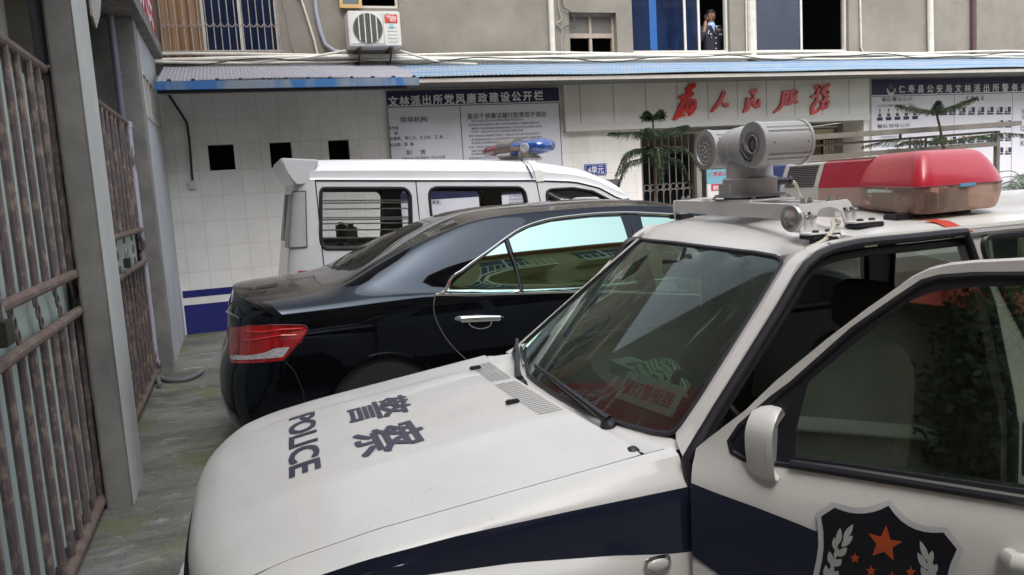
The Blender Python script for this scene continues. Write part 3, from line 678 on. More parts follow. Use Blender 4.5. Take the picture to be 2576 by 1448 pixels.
for i in range(13):
    y_ = 309+i*9.2; s = ''.join(random.choice(base) for _ in range(30 if i % 3 else 22)); x0_ = 1186 if i % 3 != 1 else 1180
    pline(mb, s, (x0_, y_), (x0_+(178 if i % 3 else 130), y_-7), 6.2, yt, .0)
for i in range(6):
    s = ''.join(random.choice(base) for _ in range(16)); pline(mb, s, (1010, 402+i*11), (1120, 399+i*11), 7.5, yt)
    s = ''.join(random.choice(base) for _ in range(12)); pline(mb, s, (1280, 487+i*9), (1350, 484+i*9), 7, yt)
mb.build('print', INK, nb, smooth=0)

# right-hand board
rb = thing('notice_board', 'wide notice board with portrait rows and navy header at the right of the entrance', 'notice board', (12.8, YB, 1.0))
rx0, rx1 = 10.69, 15.6; rz1 = 3.17; rhz = at(2380, 236, y=Y0)[2]
mb = MB(); mb.box((rx0, YB, .8), (rx1, Y0-.002, rz1)); mb.build('panel', BOARDW, rb, smooth=0)
mb = MB(); mb.box((rx0, YB-.004, rhz), (rx1, YB-.001, rz1)); mb.build('header', NAVYB, rb, smooth=0)
mb = MB(); pchars(mb, '仁寿县公安局文林派出所警务公开栏', 2261, 23.6, 233, 229, 18.5, YB-.006, .03); mb.build('lettering', WHITEINK, rb, smooth=0)
c = at(2241, 222, y=YB-.006); mb = MB()
mb.lathe((c[0], YB-.005, c[2]+.02), (0, -1, 0), [(.055, 0), (.055, .004), (0, .004)], 20); mb.build('emblem', M('emblem_red', (.10, .03, .04), .4), rb)
mb = MB(); mb.tube([(c[0]+.085*math.cos(t), YB-.008, c[2]-.0+.085*math.sin(t)*1.2) for t in np.linspace(PI*1.02, PI*1.98, 14)], [.012+.014*math.sin(PI*i/13) for i in range(14)], 6); mb.build('emblem_wreath', WHITEINK, rb)
mb = MB(); yt = YB-.003
mb.box((rx0, yt, rhz-.03), (rx1, YB-.001, rhz-.02))
for px in (2400, 2546):
    X = at(px, 300, y=YB)[0]; mb.box((X-.004, yt, .8), (X+.004, YB-.001, rhz-.03))
pline(mb, '警队警长公示', (2218, 256), (2296, 253), 10, yt, .01); pline(mb, '民  警  风  采', (2430, 254), (2475, 251), 11, yt, .01)
pline(mb, '人民公安为人民服务文林派出所民警一览表公示', (2207, 270), (2300, 267), 6, yt)
pline(mb, '警队领导公示', (2207, 323), (2290, 320), 10, yt, .01)
pline(mb, '一、派出所基本职责任务和工作制度', (2208, 349), (2266, 346), 5.5, yt); pline(mb, '二、派出所民警岗位职责和办事程序公开', (2208, 371), (2286, 368), 5.5, yt); pline(mb, '警务公开', (2232, 383), (2268, 381), 8, yt, .01)
pline(mb, '公', (2566, 330), (2577, 329), 13, yt, .02); pline(mb, '执', (2566, 350), (2577, 349), 13, yt, .02); pline(mb, '和', (2566, 368), (2577, 367), 13, yt, .02); pline(mb, '社', (2570, 286), (2581, 285), 11, yt, .02); pline(mb, '公', (2570, 300), (2581, 299), 11, yt, .02)
mb.build('print', INK, rb, smooth=0)
FACE = M('print_face', (.55, .35, .28), .6); CARDM = [WHITEINK, NAVYB, FACE, M('print_suit', (.03, .04, .09), .6), M('print_teal', (.45, .6, .62), .6)]
mb = MB()
def card(px, py, wpx, hpx, wide=False):
    mb = MB()
    A = at(px, py+hpx, y=YB); B = at(px+wpx, py, y=YB); x0, z0, x1, z1 = A[0], A[2], B[0], B[2]; W, Hh = x1-x0, z1-z0
    q = lambda a, b, c, d, dy: mb.box((x0+a*W, YB-dy, z0+b*Hh), (x0+c*W, YB-dy+.001, z0+d*Hh))
    mb.mat(0); q(0, 0, 1, 1, .003)
    if not wide:
        mb.mat(1); q(.02, 0, .98, .28, .0045)
        mb.mat(3); q(.22, .32, .78, .58, .0045); mb.mat(2); q(.36, .52, .64, .86, .006); mb.mat(3); q(.34, .82, .66, .94, .0075)
    else:
        mb.mat(1); q(.52, .30, .98, .95, .0045); q(.02, .04, .98, .24, .0045)
        mb.mat(4); q(.04, .28, .48, .96, .0045); mb.mat(3); q(.1, .28, .44, .5, .006); mb.mat(2); q(.18, .48, .36, .86, .0075)
    mb.build('portrait_card', CARDM, rb, smooth=0)
for i in range(5): card(2205.3+i*22.2, 273.6-i*.9, 15, 31)
for px in (2345, 2364.6, 2386.5, 2411, 2434.5, 2458, 2481.6, 2505, 2525): card(px, 270-(px-2345)*.012, 18, 22, True)
for px in (2339.4, 2363, 2386.5, 2410, 2433, 2456.4, 2480): card(px, 346-(px-2339)*.055, 19, 21, True)
for py in (302, 336, 370):
    for px in (2507, 2527): card(px, py, 17, 21, True)

# unit number plate
x0, x1, z0, z1 = rectp(1470, 413, 1525, 441, Y0)
up = thing('number_plate', 'small blue plate reading unit four beside the entrance', 'sign', ((x0+x1)/2, Y0, z0))
mb = MB(); mb.box((x0, Y0-.02, z0), (x1, Y0-.002, z1)); mb.build('plate', M('plate_blue', (.015, .04, .25), .35), up, bevel=.004)
mb = MB(); letter(mb, '4单元', (x0+.05, Y0-.022, z0+.035), (1, 0, 0), (0, 0, 1), .13, .02, fit=(x1-x0)*.72)
for a, b in (((x0+.015, z0+.012), (x1-.015, z0+.017)), ((x0+.015, z1-.017), (x1-.015, z1-.012)), ((x0+.015, z0+.017), (x0+.02, z1-.017)), ((x1-.02, z0+.017), (x1-.015, z1-.017))): mb.box((a[0], Y0-.0225, a[1]), (b[0], Y0-.0205, b[1]))
mb.build('lettering', WHITEINK, up, smooth=0)
# small dark window low on the wall beside the entrance
x0, x1, z0, z1 = rectp(1512, 452, 1560, 560, Y0)
mb = MB(); mb.box((x0, Y0-.012, z0), (x1, Y0-.002, z1)); mb.build('meter_niche', M('niche_grey', (.10, .10, .105), .6), bld, smooth=0)

# raised red calligraphy on the beam (brush strokes: polyline + widths, in photo pixels of a close view)
def brush(name, label, strokes):
    yb = Y0-.10; root = MB()
    for si, pts in enumerate(strokes):
        q = cm([(p[0], p[1], p[2]) for p in pts], 5)
        C = [at(1610+a*.2, 193.2+b*.2, y=yb-.03)-np.array([0, .0007*si, 0]) for a, b, _ in q]; W = [max(.012, w_*.2*C[0][1]/F*.98) for _, _, w_ in q]
        n = len(C); L = []; Rr = []
        for i in range(n):
            t = C[min(i+1, n-1)]-C[max(i-1, 0)]; t = t/np.linalg.norm(t); nn = np.array([-t[2], 0, t[0]])
            L.append(C[i]+nn*W[i]); Rr.append(C[i]-nn*W[i])
        capa = [C[0]+W[0]*(math.cos(a)*(L[0]-C[0])/W[0]-math.sin(a)*(C[1]-C[0])/np.linalg.norm(C[1]-C[0])) for a in np.linspace(PI, 0, 7)[1:-1]]
        capb = [C[-1]+W[-1]*(math.cos(a)*(L[-1]-C[-1])/W[-1]+math.sin(a)*(C[-1]-C[-2])/np.linalg.norm(C[-1]-C[-2])) for a in np.linspace(0, PI, 7)[1:-1]]
        front = [[l, r] for l, r in zip(L, Rr)]
        d = np.array([0, .05, 0])
        root.grid(front); root.add(Rr[:1]+capa+L[:1], [tuple(range(len(capa)+2))]); root.add(L[-1:]+capb+Rr[-1:], [tuple(range(len(capb)+2))])
        loop = L+capb+Rr[::-1]+capa
        root.grid([loop, [p+d for p in loop]], close=True)
    o = root.build(name, REDL, smooth=40, recalc=False); tag(o, label, 'sign letter', 'red calligraphy letters over the entrance')
S = .001
brush('sign_letter', 'red calligraphy letter, first and tallest of the five over the entrance', [
    [(690, 100, 22), (640, 150, 30), (590, 165, 18)], [(590, 150, 14), (640, 150, 20), (690, 110, 30)], [(640, 120, 34), (620, 200, 40), (640, 240, 26)],
    [(505, 262, 22), (580, 250, 34), (660, 215, 30)], [(570, 280, 34), (520, 390, 40), (440, 530, 26)], [(560, 300, 30), (650, 300, 26), (700, 310, 20)], [(695, 310, 26), (680, 400, 36), (630, 480, 20)],
    [(600, 350, 22), (585, 420, 24)], [(520, 440, 30), (600, 420, 22), (625, 450, 20)], [(640, 350, 20), (640, 430, 16)], [(510, 490, 26), (570, 485, 14)]])
brush('sign_letter', 'red calligraphy letter shaped like a striding figure, second of five', [
    [(1060, 205, 34), (1040, 260, 32), (990, 340, 28), (915, 435, 18)], [(1030, 310, 10), (1060, 355, 20), (1100, 360, 30), (1115, 340, 10)]])
brush('sign_letter', 'small red calligraphy letter in the middle of the five', [
    [(1400, 190, 20), (1460, 180, 34)], [(1430, 190, 34), (1435, 240, 22)], [(1360, 280, 26), (1360, 330, 36), (1350, 400, 34), (1315, 440, 20)], [(1365, 345, 26), (1420, 290, 22), (1440, 260, 16)], [(1420, 290, 26), (1440, 350, 30), (1490, 365, 34), (1505, 290, 14)]])
brush('sign_letter', 'red calligraphy letter with a long lower left tail, fourth of five', [
    [(1810, 200, 26), (1870, 195, 30)], [(1815, 210, 26), (1800, 310, 28), (1770, 390, 22), (1690, 452, 12)], [(1870, 200, 26), (1850, 280, 26), (1830, 340, 20)], [(1810, 265, 18), (1860, 255, 18)], [(1900, 205, 24), (1965, 185, 30), (1960, 220, 24)], [(1905, 220, 24), (1895, 300, 26), (1850, 350, 16)], [(1910, 260, 20), (1960, 250, 26)], [(1960, 260, 24), (1930, 310, 24), (1890, 345, 16)], [(1920, 290, 20), (1975, 320, 24)]])
brush('sign_letter', 'red calligraphy letter, last of the five, densely written with two dots on top', [
    [(2220, 130, 28), (2270, 125, 26), (2240, 165, 20)], [(2170, 255, 20), (2220, 240, 24), (2250, 210, 24)], [(2240, 190, 24), (2230, 300, 24), (2180, 380, 30), (2170, 450, 26)], [(2170, 455, 26), (2240, 430, 20), (2310, 370, 16)], [(2380, 105, 22), (2330, 150, 30), (2290, 200, 16)], [(2300, 200, 20), (2370, 190, 26), (2330, 240, 22)], [(2300, 220, 14), (2370, 250, 24)], [(2290, 320, 22), (2340, 300, 26), (2370, 320, 26), (2350, 380, 26), (2310, 400, 20)], [(2340, 250, 16), (2300, 350, 18), (2260, 420, 16)]])

# entrance grille door + notice sheets
gx0, gx1, gz1 = at(1608, 400, y=12.0)[0], at(1752, 400, y=12.0)[0], 2.44
gd = thing('grille_door', 'barred steel grille across the dark entrance', 'grille', ((gx0+gx1)/2, 12.0, 0))
mb = MB()
for i in range(8):
    x = gx0+.05+(gx1-gx0)*i/8.6; mb.tube([(x, 12.0, .05), (x, 12.0, gz1)], .011, 6)
mb.build('bars', M('bar_grey', (.30, .29, .27), .5, metal=.4), gd)
mb = MB()
for i in range(7):
    x = gx0+.05+(gx1-gx0)*(i+.5)/8.6; r = .07
    for zc in (at(1680, 388, y=12.0)[2], at(1680, 480, y=12.0)[2]-.05): mb.tube([(x+r*math.cos(t), 11.99, zc+r*math.sin(t)) for t in np.linspace(0, PI, 9)], .008, 5)
    zc = at(1680, 470, y=12.0)[2]; mb.tube([(x+.05*math.cos(t), 11.99, zc+.05*math.sin(t)) for t in np.linspace(0, 2*PI, 11)], .007, 5)
mb.build('scrolls', MATS['bar_grey'], gd)
mb = MB(); mb.box((at(1755, 400, y=12)[0]-.05, 11.96, 0), (at(1755, 400, y=12)[0]+.04, 12.04, gz1)); mb.box((gx0-.04, 11.96, 0), (gx0+.02, 12.04, gz1)); mb.box((gx0, 11.97, gz1-.03), (10.3, 12.03, gz1)); mb.build('door_frame', M('frame_grey', (.42, .41, .36), .5), gd, smooth=0)
mb = MB()
for i in range(11):
    x = at(1775, 400, y=12)[0]+.17*i; mb.tube([(x, 12.0, .05), (x, 12.0, gz1)], .009, 5)
mb.build('bars', MATS['bar_grey'], gd)
x0, x1 = at(1773, 400, y=11.5)[0], at(1860, 400, y=11.5)[0]
ps = thing('poster_stand', 'white information poster with blue heading standing in the entrance', 'poster', ((x0+x1)/2, 11.45, 0))
zt, zm = at(1800, 427, y=11.45)[2], at(1800, 463, y=11.45)[2]
mb = MB(); mb.box((x0, 11.45, .5), (x1, 11.48, zm)); mb.build('sheet', M('poster_white', (.62, .63, .63), .5), ps, smooth=0)
mb = MB(); mb.box((x0, 11.45, zm+.001), (x1, 11.48, zt)); mb.build('heading', M('poster_teal', (.16, .38, .48), .5), ps, smooth=0)
mb = MB(); pline(mb, '仁寿县公', (1783, 444), (1828, 442), 13, 11.447, .02); mb.build('lettering', M('poster_red', (.5, .05, .08), .5), ps, smooth=0)
A = at(1790, 481, y=11.44); B = at(1835, 461, y=11.44)
mb = MB(); mb.box((A[0], 11.444, A[2]), (B[0], 11.449, B[2])); mb.build('red_label', MATS['poster_red'], ps, bevel=.002)
mb = MB(); pline(mb, '创建', (1794, 477), (1816, 476), 11, 11.442, .03); mb.build('label_lettering', WHITEINK, ps, smooth=0)
mb = MB(); 
for x in (x0+.05, x1-.05): mb = MB(); mb.box((x-.015, 11.455, 0), (x+.015, 11.475, .5)); mb.build('leg', GREYM, ps, smooth=0)

# ------------------------------------------------ person on the phone at the open window
exec_person = True
# ============================================================ PERSON (upper window, phone at the right ear)
def skinmesh(name, verts, edges, radii, mat, parent, root=0, sub=2):
    off = np.array(root_of(parent).location)
    me = bpy.data.meshes.new(name); me.from_pydata([tuple(np.array(v)-off) for v in verts], edges, [])
    o = bpy.data.objects.new(name, me); col.objects.link(o)
    sk = o.modifiers.new('skin', 'SKIN'); 
    for i, d in enumerate(me.skin_vertices[0].data):
        r = radii[i]; d.radius = r if isinstance(r, tuple) else (r, r); d.use_root = (i == root)
    o.modifiers.new('sub', 'SUBSURF').levels = sub; o.modifiers['sub'].render_levels = sub
    dg = bpy.context.evaluated_depsgraph_get(); m2 = bpy.data.meshes.new_from_object(o.evaluated_get(dg))
    bpy.data.objects.remove(o); m2.name = name; m2.materials.clear(); m2.materials.append(mat)
    m2.shade_smooth(); ob = bpy.data.objects.new(name, m2); col.objects.link(ob); ob.parent = parent
    return ob
yp = 12.42
hd = at(1787, 20, y=yp); fz = hd[2]-1.80; px_ = hd[0]
SKIN = M('skin', (0.26, 0.15, 0.10), .6); UNI = M('dark_uniform', (0.012, 0.014, 0.030), .75, c2=(.02, .022, .04), scale=10, amt=.6); HAIR = M('black_hair', (.012, .01, .01), .5); SHIRT = M('pale_blue_shirt', (.35, .48, .70), .7); SILV = M('silver_pin', (.75, .75, .75), .3, metal=.6)
pr = thing('person', 'person in dark police uniform holding a phone to one ear at the upper window', 'person', (px_, yp, fz))
X = px_; S = lambda dx, dy, dz: (X+dx, yp+dy, fz+dz)
# bare body: one surface, limbs tapering, hand raised to the ear
bv = [S(0, 0, .98), S(0, 0, 1.15), S(0, 0, 1.36), S(0, .01, 1.47), S(0, -.008, 1.585), S(0, -.01, 1.66), S(0, 0, 1.745),
      S(.17, .01, 1.42), S(.235, .02, 1.15), S(.25, -.02, .90), S(.25, -.05, .80),
      S(-.17, .01, 1.42), S(-.255, -.03, 1.19), S(-.175, -.08, 1.42), S(-.150, -.06, 1.50), S(-.128, -.04, 1.575),
      S(.09, 0, .90), S(.10, -.01, .50), S(.10, .02, .09), S(.11, -.13, .04),
      S(-.09, 0, .90), S(-.10, -.01, .50), S(-.10, .02, .09), S(-.11, -.13, .04)]
be = [(0, 1), (1, 2), (2, 3), (3, 4), (4, 5), (5, 6), (2, 7), (7, 8), (8, 9), (9, 10), (2, 11), (11, 12), (12, 13), (13, 14), (14, 15), (0, 16), (16, 17), (17, 18), (18, 19), (0, 20), (20, 21), (21, 22), (22, 23)]
br = [(.13, .09), (.12, .085), (.14, .095), .034, .064, (.086, .092), (.084, .088), .055, .042, .032, .034, .055, .042, .03, .03, .026, .075, .05, .034, .032, .075, .05, .034, .032]
skinmesh('body', bv, be, br, SKIN, pr)
# face features
mb = MB()
for s in (-1, 1): mb = MB(); mb.ball(S(s*.027, -.079, 1.665), .010, 8, 6, (1.3, .5, .6)); mb.build('eye', HAIR, pr)
mb = MB()
for s in (-1, 1): mb = MB(); mb.tube([S(s*.012, -.085, 1.688), S(s*.042, -.078, 1.69)], .004, 5); mb.build('eyebrow', HAIR, pr)
mb = MB(); mb.tube([S(0, -.083, 1.672), S(0, -.100, 1.635)], [.007, .012], 8); mb.tube([S(-.02, -.080, 1.607), S(.02, -.080, 1.607)], .006, 6)
for s in (-1, 1): mb.ball(S(s*.079, .0, 1.65), .022, 8, 6, (.4, .7, 1.2))
mb.build('face_features', M('skin_shade', (.34, .17, .12), .5), pr)
mb = MB(); rows = []
for i in range(9):
    t = (PI*.56)*i/8
    rows.append([S(.088*math.sin(t)*math.cos(a), .006+.094*math.sin(t)*math.sin(a), 1.685+.090*math.cos(t) + (.03 if math.sin(a) < -.3 and t > 1.2 else 0)) for a in np.linspace(0, 2*PI, 20, endpoint=False)])
mb.grid(rows, close=True); mb.build('hair', HAIR, pr)
# fingers curled round the phone
for k in range(4):
    dz = 1.60+.019*k; skinmesh('finger', [S(-.130, -.060, dz), S(-.132, -.028, dz+.004), S(-.118, -.005, dz+.006)], [(0, 1), (1, 2)], [.010, .0085, .0075], SKIN, pr, sub=1)
skinmesh('thumb', [S(-.128, -.062, 1.575), S(-.112, -.070, 1.60), S(-.100, -.062, 1.625)], [(0, 1), (1, 2)], [.011, .010, .008], SKIN, pr, sub=1)
# jacket over the torso and arms, trousers
jv = [S(0, 0, .80), S(0, 0, 1.0), S(0, .0, 1.2), S(0, 0, 1.40), S(0, .01, 1.495), S(.19, .01, 1.425), S(.25, .02, 1.15), S(.262, -.02, .93), S(-.19, .01, 1.425), S(-.268, -.03, 1.18), S(-.185, -.075, 1.39)]
skinmesh('jacket', jv, [(0, 1), (1, 2), (2, 3), (3, 4), (3, 5), (5, 6), (6, 7), (3, 8), (8, 9), (9, 10)], [(.19, .13), (.18, .12), (.185, .125), (.165, .12), (.075, .075), .078, .060, .052, .078, .062, .050], UNI, pr)
skinmesh('trousers', [S(0, 0, .95), S(.095, 0, .86), S(.105, -.01, .5), S(.105, .02, .12), S(-.095, 0, .86), S(-.105, -.01, .5), S(-.105, .02, .12)], [(0, 1), (1, 2), (2, 3), (0, 4), (4, 5), (5, 6)], [(.17, .12), .10, .075, .06, .10, .075, .06], UNI, pr)
mb = MB(); mb.lathe(S(0, 0, 1.485), (0, .05, 1), [(.078, 0), (.068, .03), (.060, .062), (.050, .064)], 18); mb.build('collar', SHIRT, pr)
mb = MB(); mb.prism([S(-.055, -.118, 1.475), S(.055, -.118, 1.475), S(.0, -.135, 1.33)], (0, .02, 0)); mb.build('shirt', SHIRT, pr, smooth=0)
mb = MB(); mb.prism([S(-.014, -.139, 1.46), S(.014, -.139, 1.46), S(.018, -.142, 1.36), S(0, -.142, 1.34), S(-.018, -.142, 1.36)], (0, .006, 0)); mb.build('tie', UNI, pr, smooth=0)
mb = MB()
for i in range(5): mb.ball(S(.005, -.134, 1.27-.09*i), .011, 8, 6)
for dx in (.075, .11): mb.ball(S(dx+.03, -.06, 1.485), .010, 6, 5)
mb.box(S(-.11, -.142, 1.325), S(-.075, -.13, 1.345)); mb.box(S(.07, -.142, 1.32), S(.125, -.13, 1.34)); mb.ball(S(-.09, -.14, 1.28), .010, 6, 5)
mb.tube([S(-.135, -.12, 1.34), S(-.115, -.12, 1.40)], .007, 5)
mb.build('badges', SILV, pr)
mb = MB(); mb.obox(S(-.106, -.025, 1.635), (.006, 0, 0), (0, .026, .006), (0, -.008, .055)); o = mb.build('mobile_phone', BLACKR, bevel=.003); tag(o, 'small dark mobile phone held to the ear of the person at the window', 'phone')

# ============================================================ LEFT WALL WITH TWO GATES
XL = -.74
lb = thing('gated_building', 'grey rendered building with two gate openings along the left side of the yard', 'building', (XL, 7.0, 0))
mb = MB(); mb.box((-.885, 5.10, -.02), (XL-.003, 5.66, 3.63)); mb.build('pillar', PILLARM, lb, bevel=.012)
mb = MB(); mb.box((XL-.002, 5.105, 0), (XL+.001, 5.655, 3.63)); mb.build('pillar_side', PILLARL, lb, smooth=0)
mb = MB(); mb.box((-1.35, 9.06, -.02), (-.785, 9.40, 3.63)); mb.build('pillar', PILLARM, lb, bevel=.012)
zt0, zt1 = 2.70, 3.20
mb = MB(); panel(mb, [(9.40, 0), (Y0, 0), (Y0, 3.63), (9.40, 3.63)], [[(9.55, zt0), (11.0, zt0), (11.0, zt1), (9.55, zt1)]], lambda a, b: (-.80, a, b), .6, thick=(-.2, 0, 0)); mb.build('rendered_wall', SMOOTHG, lb, smooth=0)
mb = MB(); mb.box((-.86, 9.55, zt0), (-.83, 11.0, zt1)); mb.build('pane', BLUEGLASS, lb, smooth=0)
mb = MB()
for y in (9.55, 9.88, 10.21, 10.6, 10.96): mb.box((-.84, y, zt0), (-.79, y+.045, zt1))
mb.box((-.84, 9.6, zt0), (-.79, 11.0, zt0+.04)); mb.box((-.84, 9.6, zt1-.04), (-.79, 11.0, zt1)); mb.build('window_frame', FRAMEW, lb, smooth=0)
mb = MB(); mb.box((-1.45, -3.0, 3.63), (-.70, Y0-.0, 3.80)); mb.build('slab', CONCR, lb, bevel=.01)
mb = MB(); mb.box((-4.6, -14.0, 3.81), (-.80, Y1-.1, 11.5)); mb.build('upper_block', PLASTER, lb, smooth=0)
mb = MB(); mb.box((-.95, -3, 0), (-.745, 2.56, 3.62)); mb.build('rendered_wall', PILLARM, lb, smooth=0)
mb = MB(); mb.box((-3.4, -3, 0), (-3.3, Y0, 3.62)); mb.box((-3.3, Y0-.1, 0), (-1.36, Y0, 3.62)); mb.box((-3.3, 7.3, 0), (-1.36, 7.4, 3.62)); mb.build('inner_wall', M('inner_wall', (0.30, 0.28, 0.24), .9, c2=(.18, .16, .13), scale=1.5, amt=.7), lb, smooth=0)
mb = MB(); mb.box((-1.60, 5.2, 0), (-1.52, 9.1, 3.62)); mb.build('inner_wall', M('inner_render', (0.40, 0.38, 0.33), .9, c2=(.28, .25, .2), scale=2, amt=.7), lb, smooth=0)
mb = MB(); mb.box((-1.60, 4.2, 2.3), (-1.52, 5.2, 3.62)); mb.build('inner_wall', MATS['inner_render'], lb, smooth=0)
mb = MB(); mb.box((-1.52, 5.9, 2.55), (-1.50, 6.9, 3.62)); mb.build('dark_opening', DARK, lb, smooth=0)
# red banner with white writing along the slab
bn = thing('banner', 'red banner with white writing along the top of the left building', 'banner', (-.68, 10, 3.80))
mb = MB(); mb.box((-.79, -2.8, 3.82), (-.76, 11.75, 4.85)); mb.build('cloth', M('banner_red', (.52, .02, .04), .6, c2=(.4, .02, .04), scale=3, amt=.6), bn, smooth=0)
mb = MB(); letter(mb, '人民公安为人民', (-.755, 6.7, 4.02), (0, 1, 0), (0, 0, 1), .68, .02, fit=4.8); mb.build('lettering', WHITEINK, bn, smooth=0)

RUST = M('rusty_paint', (0.15, 0.115, 0.115), .45, c2=(0.34, 0.26, 0.21), scale=24, amt=.9, bump=.5, bscale=90, stretch=(1, 1, .5), contrast=(.50, .62), detail=10, speck=.7)
RUST2 = M('dusty_rail', (0.20, 0.155, 0.125), .7, c2=(0.12, 0.075, 0.06), scale=12, amt=.9, bump=.4, bscale=80)
POSTM = M('peeling_post', (0.50, 0.49, 0.58), .5, c2=(0.09, 0.035, 0.035), scale=5, amt=.95, bump=.5, bscale=60, stretch=(1, 1, .4), contrast=(.52, .6), detail=10)
SHEETG = M('green_sheet', (0.44, 0.51, 0.455), .5, c2=(0.42, 0.48, 0.48), scale=4, amt=.7)
def gate(label, xg, ya, yb, zt, zr1, zr2, n, lock_y, nearfirst=True):
    g = thing('barred_gate', label, 'gate', (xg, (ya+yb)/2, 0), 'rusty barred gates of the left building')
    mb = MB(); mb.tube([(xg, ya, zt), (xg, yb, zt)], .027, 10); mb.build('top_rail', RUST2, g)
    for z, y2 in ((zr1, yb), (zr2, yb)):
        mb = MB(); mb.tube([(xg+.02, ya, z), (xg+.02, y2-.03, z)], .027, 10); mb.build('middle_rail', RUST2, g)
    mb = MB(); mb.tube([(xg+.005, ya, .05), (xg+.005, yb+.06, .05)], .03, 10); mb.build('bottom_rail', RUST2, g)
    for y, m_ in ((ya, RUST), (yb, POSTM)):
        mb = MB(); mb.tube([(xg+.005, y, .0), (xg+.005, y, zt+.02)], .036, 12); mb.lathe((xg+.005, y, zt-.04), (0, 0, 1), [(.045, 0), (.045, .05)], 12)
        mb.lathe((xg+.005, y, .10), (0, 0, 1), [(.05, 0), (.05, .05)], 12); mb.build('post', m_, g)
    k = 0
    for i in range(n):
        y = ya+(yb-ya)*(i+.6)/n
        mb = MB(); r = .0185+.002*((i*7) % 3 == 0)
        mb.tube([(xg, y, .05), (xg+.003*((i % 3)-1), y, zr2)], r, 8); mb.tube([(xg, y, zr1), (xg+.004*((i % 2)-.5), y, zt)], r, 8)
        mb.build('bar', RUST, g)
    for i in range(1, n, 2):
        y = ya+(yb-ya)*(i+.6)/n; mb = MB()
        for q in range(3):
            cy, cz = y-.035+q*.035, zr1-.045-(zr1-zr2-.09)*q/2; rr = .027; mb = MB()
            mb.tube([(xg-.004, cy+rr*math.cos(t), cz+rr*1.25*math.sin(t)) for t in np.linspace(0, 2*PI, 15)], .0065, 6)
            mb.build('ring', RUST, g)
    mb = MB(); rows = []
    for z in (.08, zt-.06):
        rows.append([(xg-.05+.008*math.sin(y*110), y, z) for y in np.arange(ya, yb, .0143)])
    mb.grid(rows); mb.build('sheet', SHEETG, g, smooth=40)
    return g
g1 = gate('large rusty gate of purple brown bars nearest the camera, backed with green sheet', -.92, 2.62, 5.25, 2.53, 1.395, 1.185, 12, 4)
g2 = gate('narrower rusty gate between the two rendered pillars', -.945, 5.80, 9.02, 2.585, 1.52, 1.20, 12, 7)
def padlock(label, x, y, z, s=1.0):
    t = thing('padlock', label, 'padlock', (x, y, z), None)
    mb = MB(); mb.box((x-.016*s, y-.032*s, z), (x+.016*s, y+.032*s, z+.05*s)); mb.build('lock_body', M('lock_dark', (.06, .065, .05), .45, metal=.5), t, bevel=.005)
    mb = MB(); mb.tube([(x, y-.022*s, z+.05*s), (x, y-.022*s, z+.075*s)]+[(x, y-.022*s*math.cos(a), z+.075*s+.02*s*math.sin(a)) for a in np.linspace(.3, PI-.3, 5)]+[(x, y+.022*s, z+.075*s), (x, y+.022*s, z+.05*s)], .006*s, 6); mb.build('shackle', GREYM, t)
c = at(6, 858, x=-.865); padlock('dark padlock on the middle rail of the nearest gate', c[0], c[1], c[2]-.02, 1.9)
c = at(322, 668, x=-.88); padlock('padlock hanging on the gate between the pillars', c[0], c[1], c[2]-.02, 1.6)
mb = MB(); mb.tube([(-.94, 5.26, 2.58), (-.94, 5.26, 3.63)], .040, 12); tag(mb.build('drain_pipe', M('bluish_pipe', (.20, .20, .27), .4, c2=(.12, .10, .12), scale=5, amt=.6)), 'bluish drain pipe above the nearest rusty gate post', 'pipe', 'pipes on the left building')
mb = MB(); mb.tube([(-.975, 8.97, 2.5), (-.975, 8.97, 3.63)], .035, 12); mb.tube([(-.975, 8.97, 3.05), (-.975, 8.97, 3.08)], .045, 12); tag(mb.build('drain_pipe', MATS['bluish_pipe']), 'bluish drain pipe beside the farther pillar, above the second gate', 'pipe', 'pipes on the left building')
mb = MB(); pts = cm([(-.86, 8.35, .03), tuple(at(400, 950, z=.03)), tuple(at(425, 957, z=.03)), tuple(at(465, 955, z=.03)), tuple(at(490, 946, z=.03)), tuple(at(510, 933, z=.04))], 6)
mb.tube(pts, .022, 8); tag(mb.build('hose', M('grey_hose2', (.16, .17, .19), .5)), 'grey hose coming out under the second gate onto the concrete', 'hose')
# small metal bracket sign on the first pillar
mb = MB(); c = at(238, 10, y=5.3); 
# ============================================================ STEEL RAIL FRAME
yr = 9.2
def zr(px, py): return at(px, py, y=yr)
a = zr(1960, 353); b = zr(2551, 312); pL = zr(2010, 400); pR = zr(2508, 330)
rf = thing('rail_frame', 'grey steel rail frame with round ornament in front of the notice board', 'railing', ((a[0]+b[0])/2, yr, 0))
mb = MB(); n = 2
def bar(p, q, h, d, nm, mat=None):
    mb = MB(); P = zr(*p); Q = zr(*q)
    v = [(P[0], yr-d, P[2]-h), (Q[0], yr-d, Q[2]-h), (Q[0], yr+d, Q[2]-h), (P[0], yr+d, P[2]-h), (P[0], yr-d, P[2]+h), (Q[0], yr-d, Q[2]+h), (Q[0], yr+d, Q[2]+h), (P[0], yr+d, P[2]+h)]
    mb.add(v, [(0, 3, 2, 1), (4, 5, 6, 7), (0, 1, 5, 4), (1, 2, 6, 5), (2, 3, 7, 6), (3, 0, 4, 7)]); mb.build(nm, mat or RAILM, rf, smooth=0)
RAILM = M('weathered_rail', (.17, .155, .135), .6, c2=(.10, .09, .075), scale=5, amt=.7)
bar((1960, 352), (2551, 312), .034, .13, 'top_beam'); bar((1960, 374), (2500, 333), .017, .02, 'rail'); bar((1960, 404), (2503, 363), .034, .03, 'rail')
mb = MB(); mb.box((pR[0]-.03, yr-.03, 0), (pR[0]+.03, yr+.03, pR[2])); mb.build('post', RAILM, rf, smooth=0)
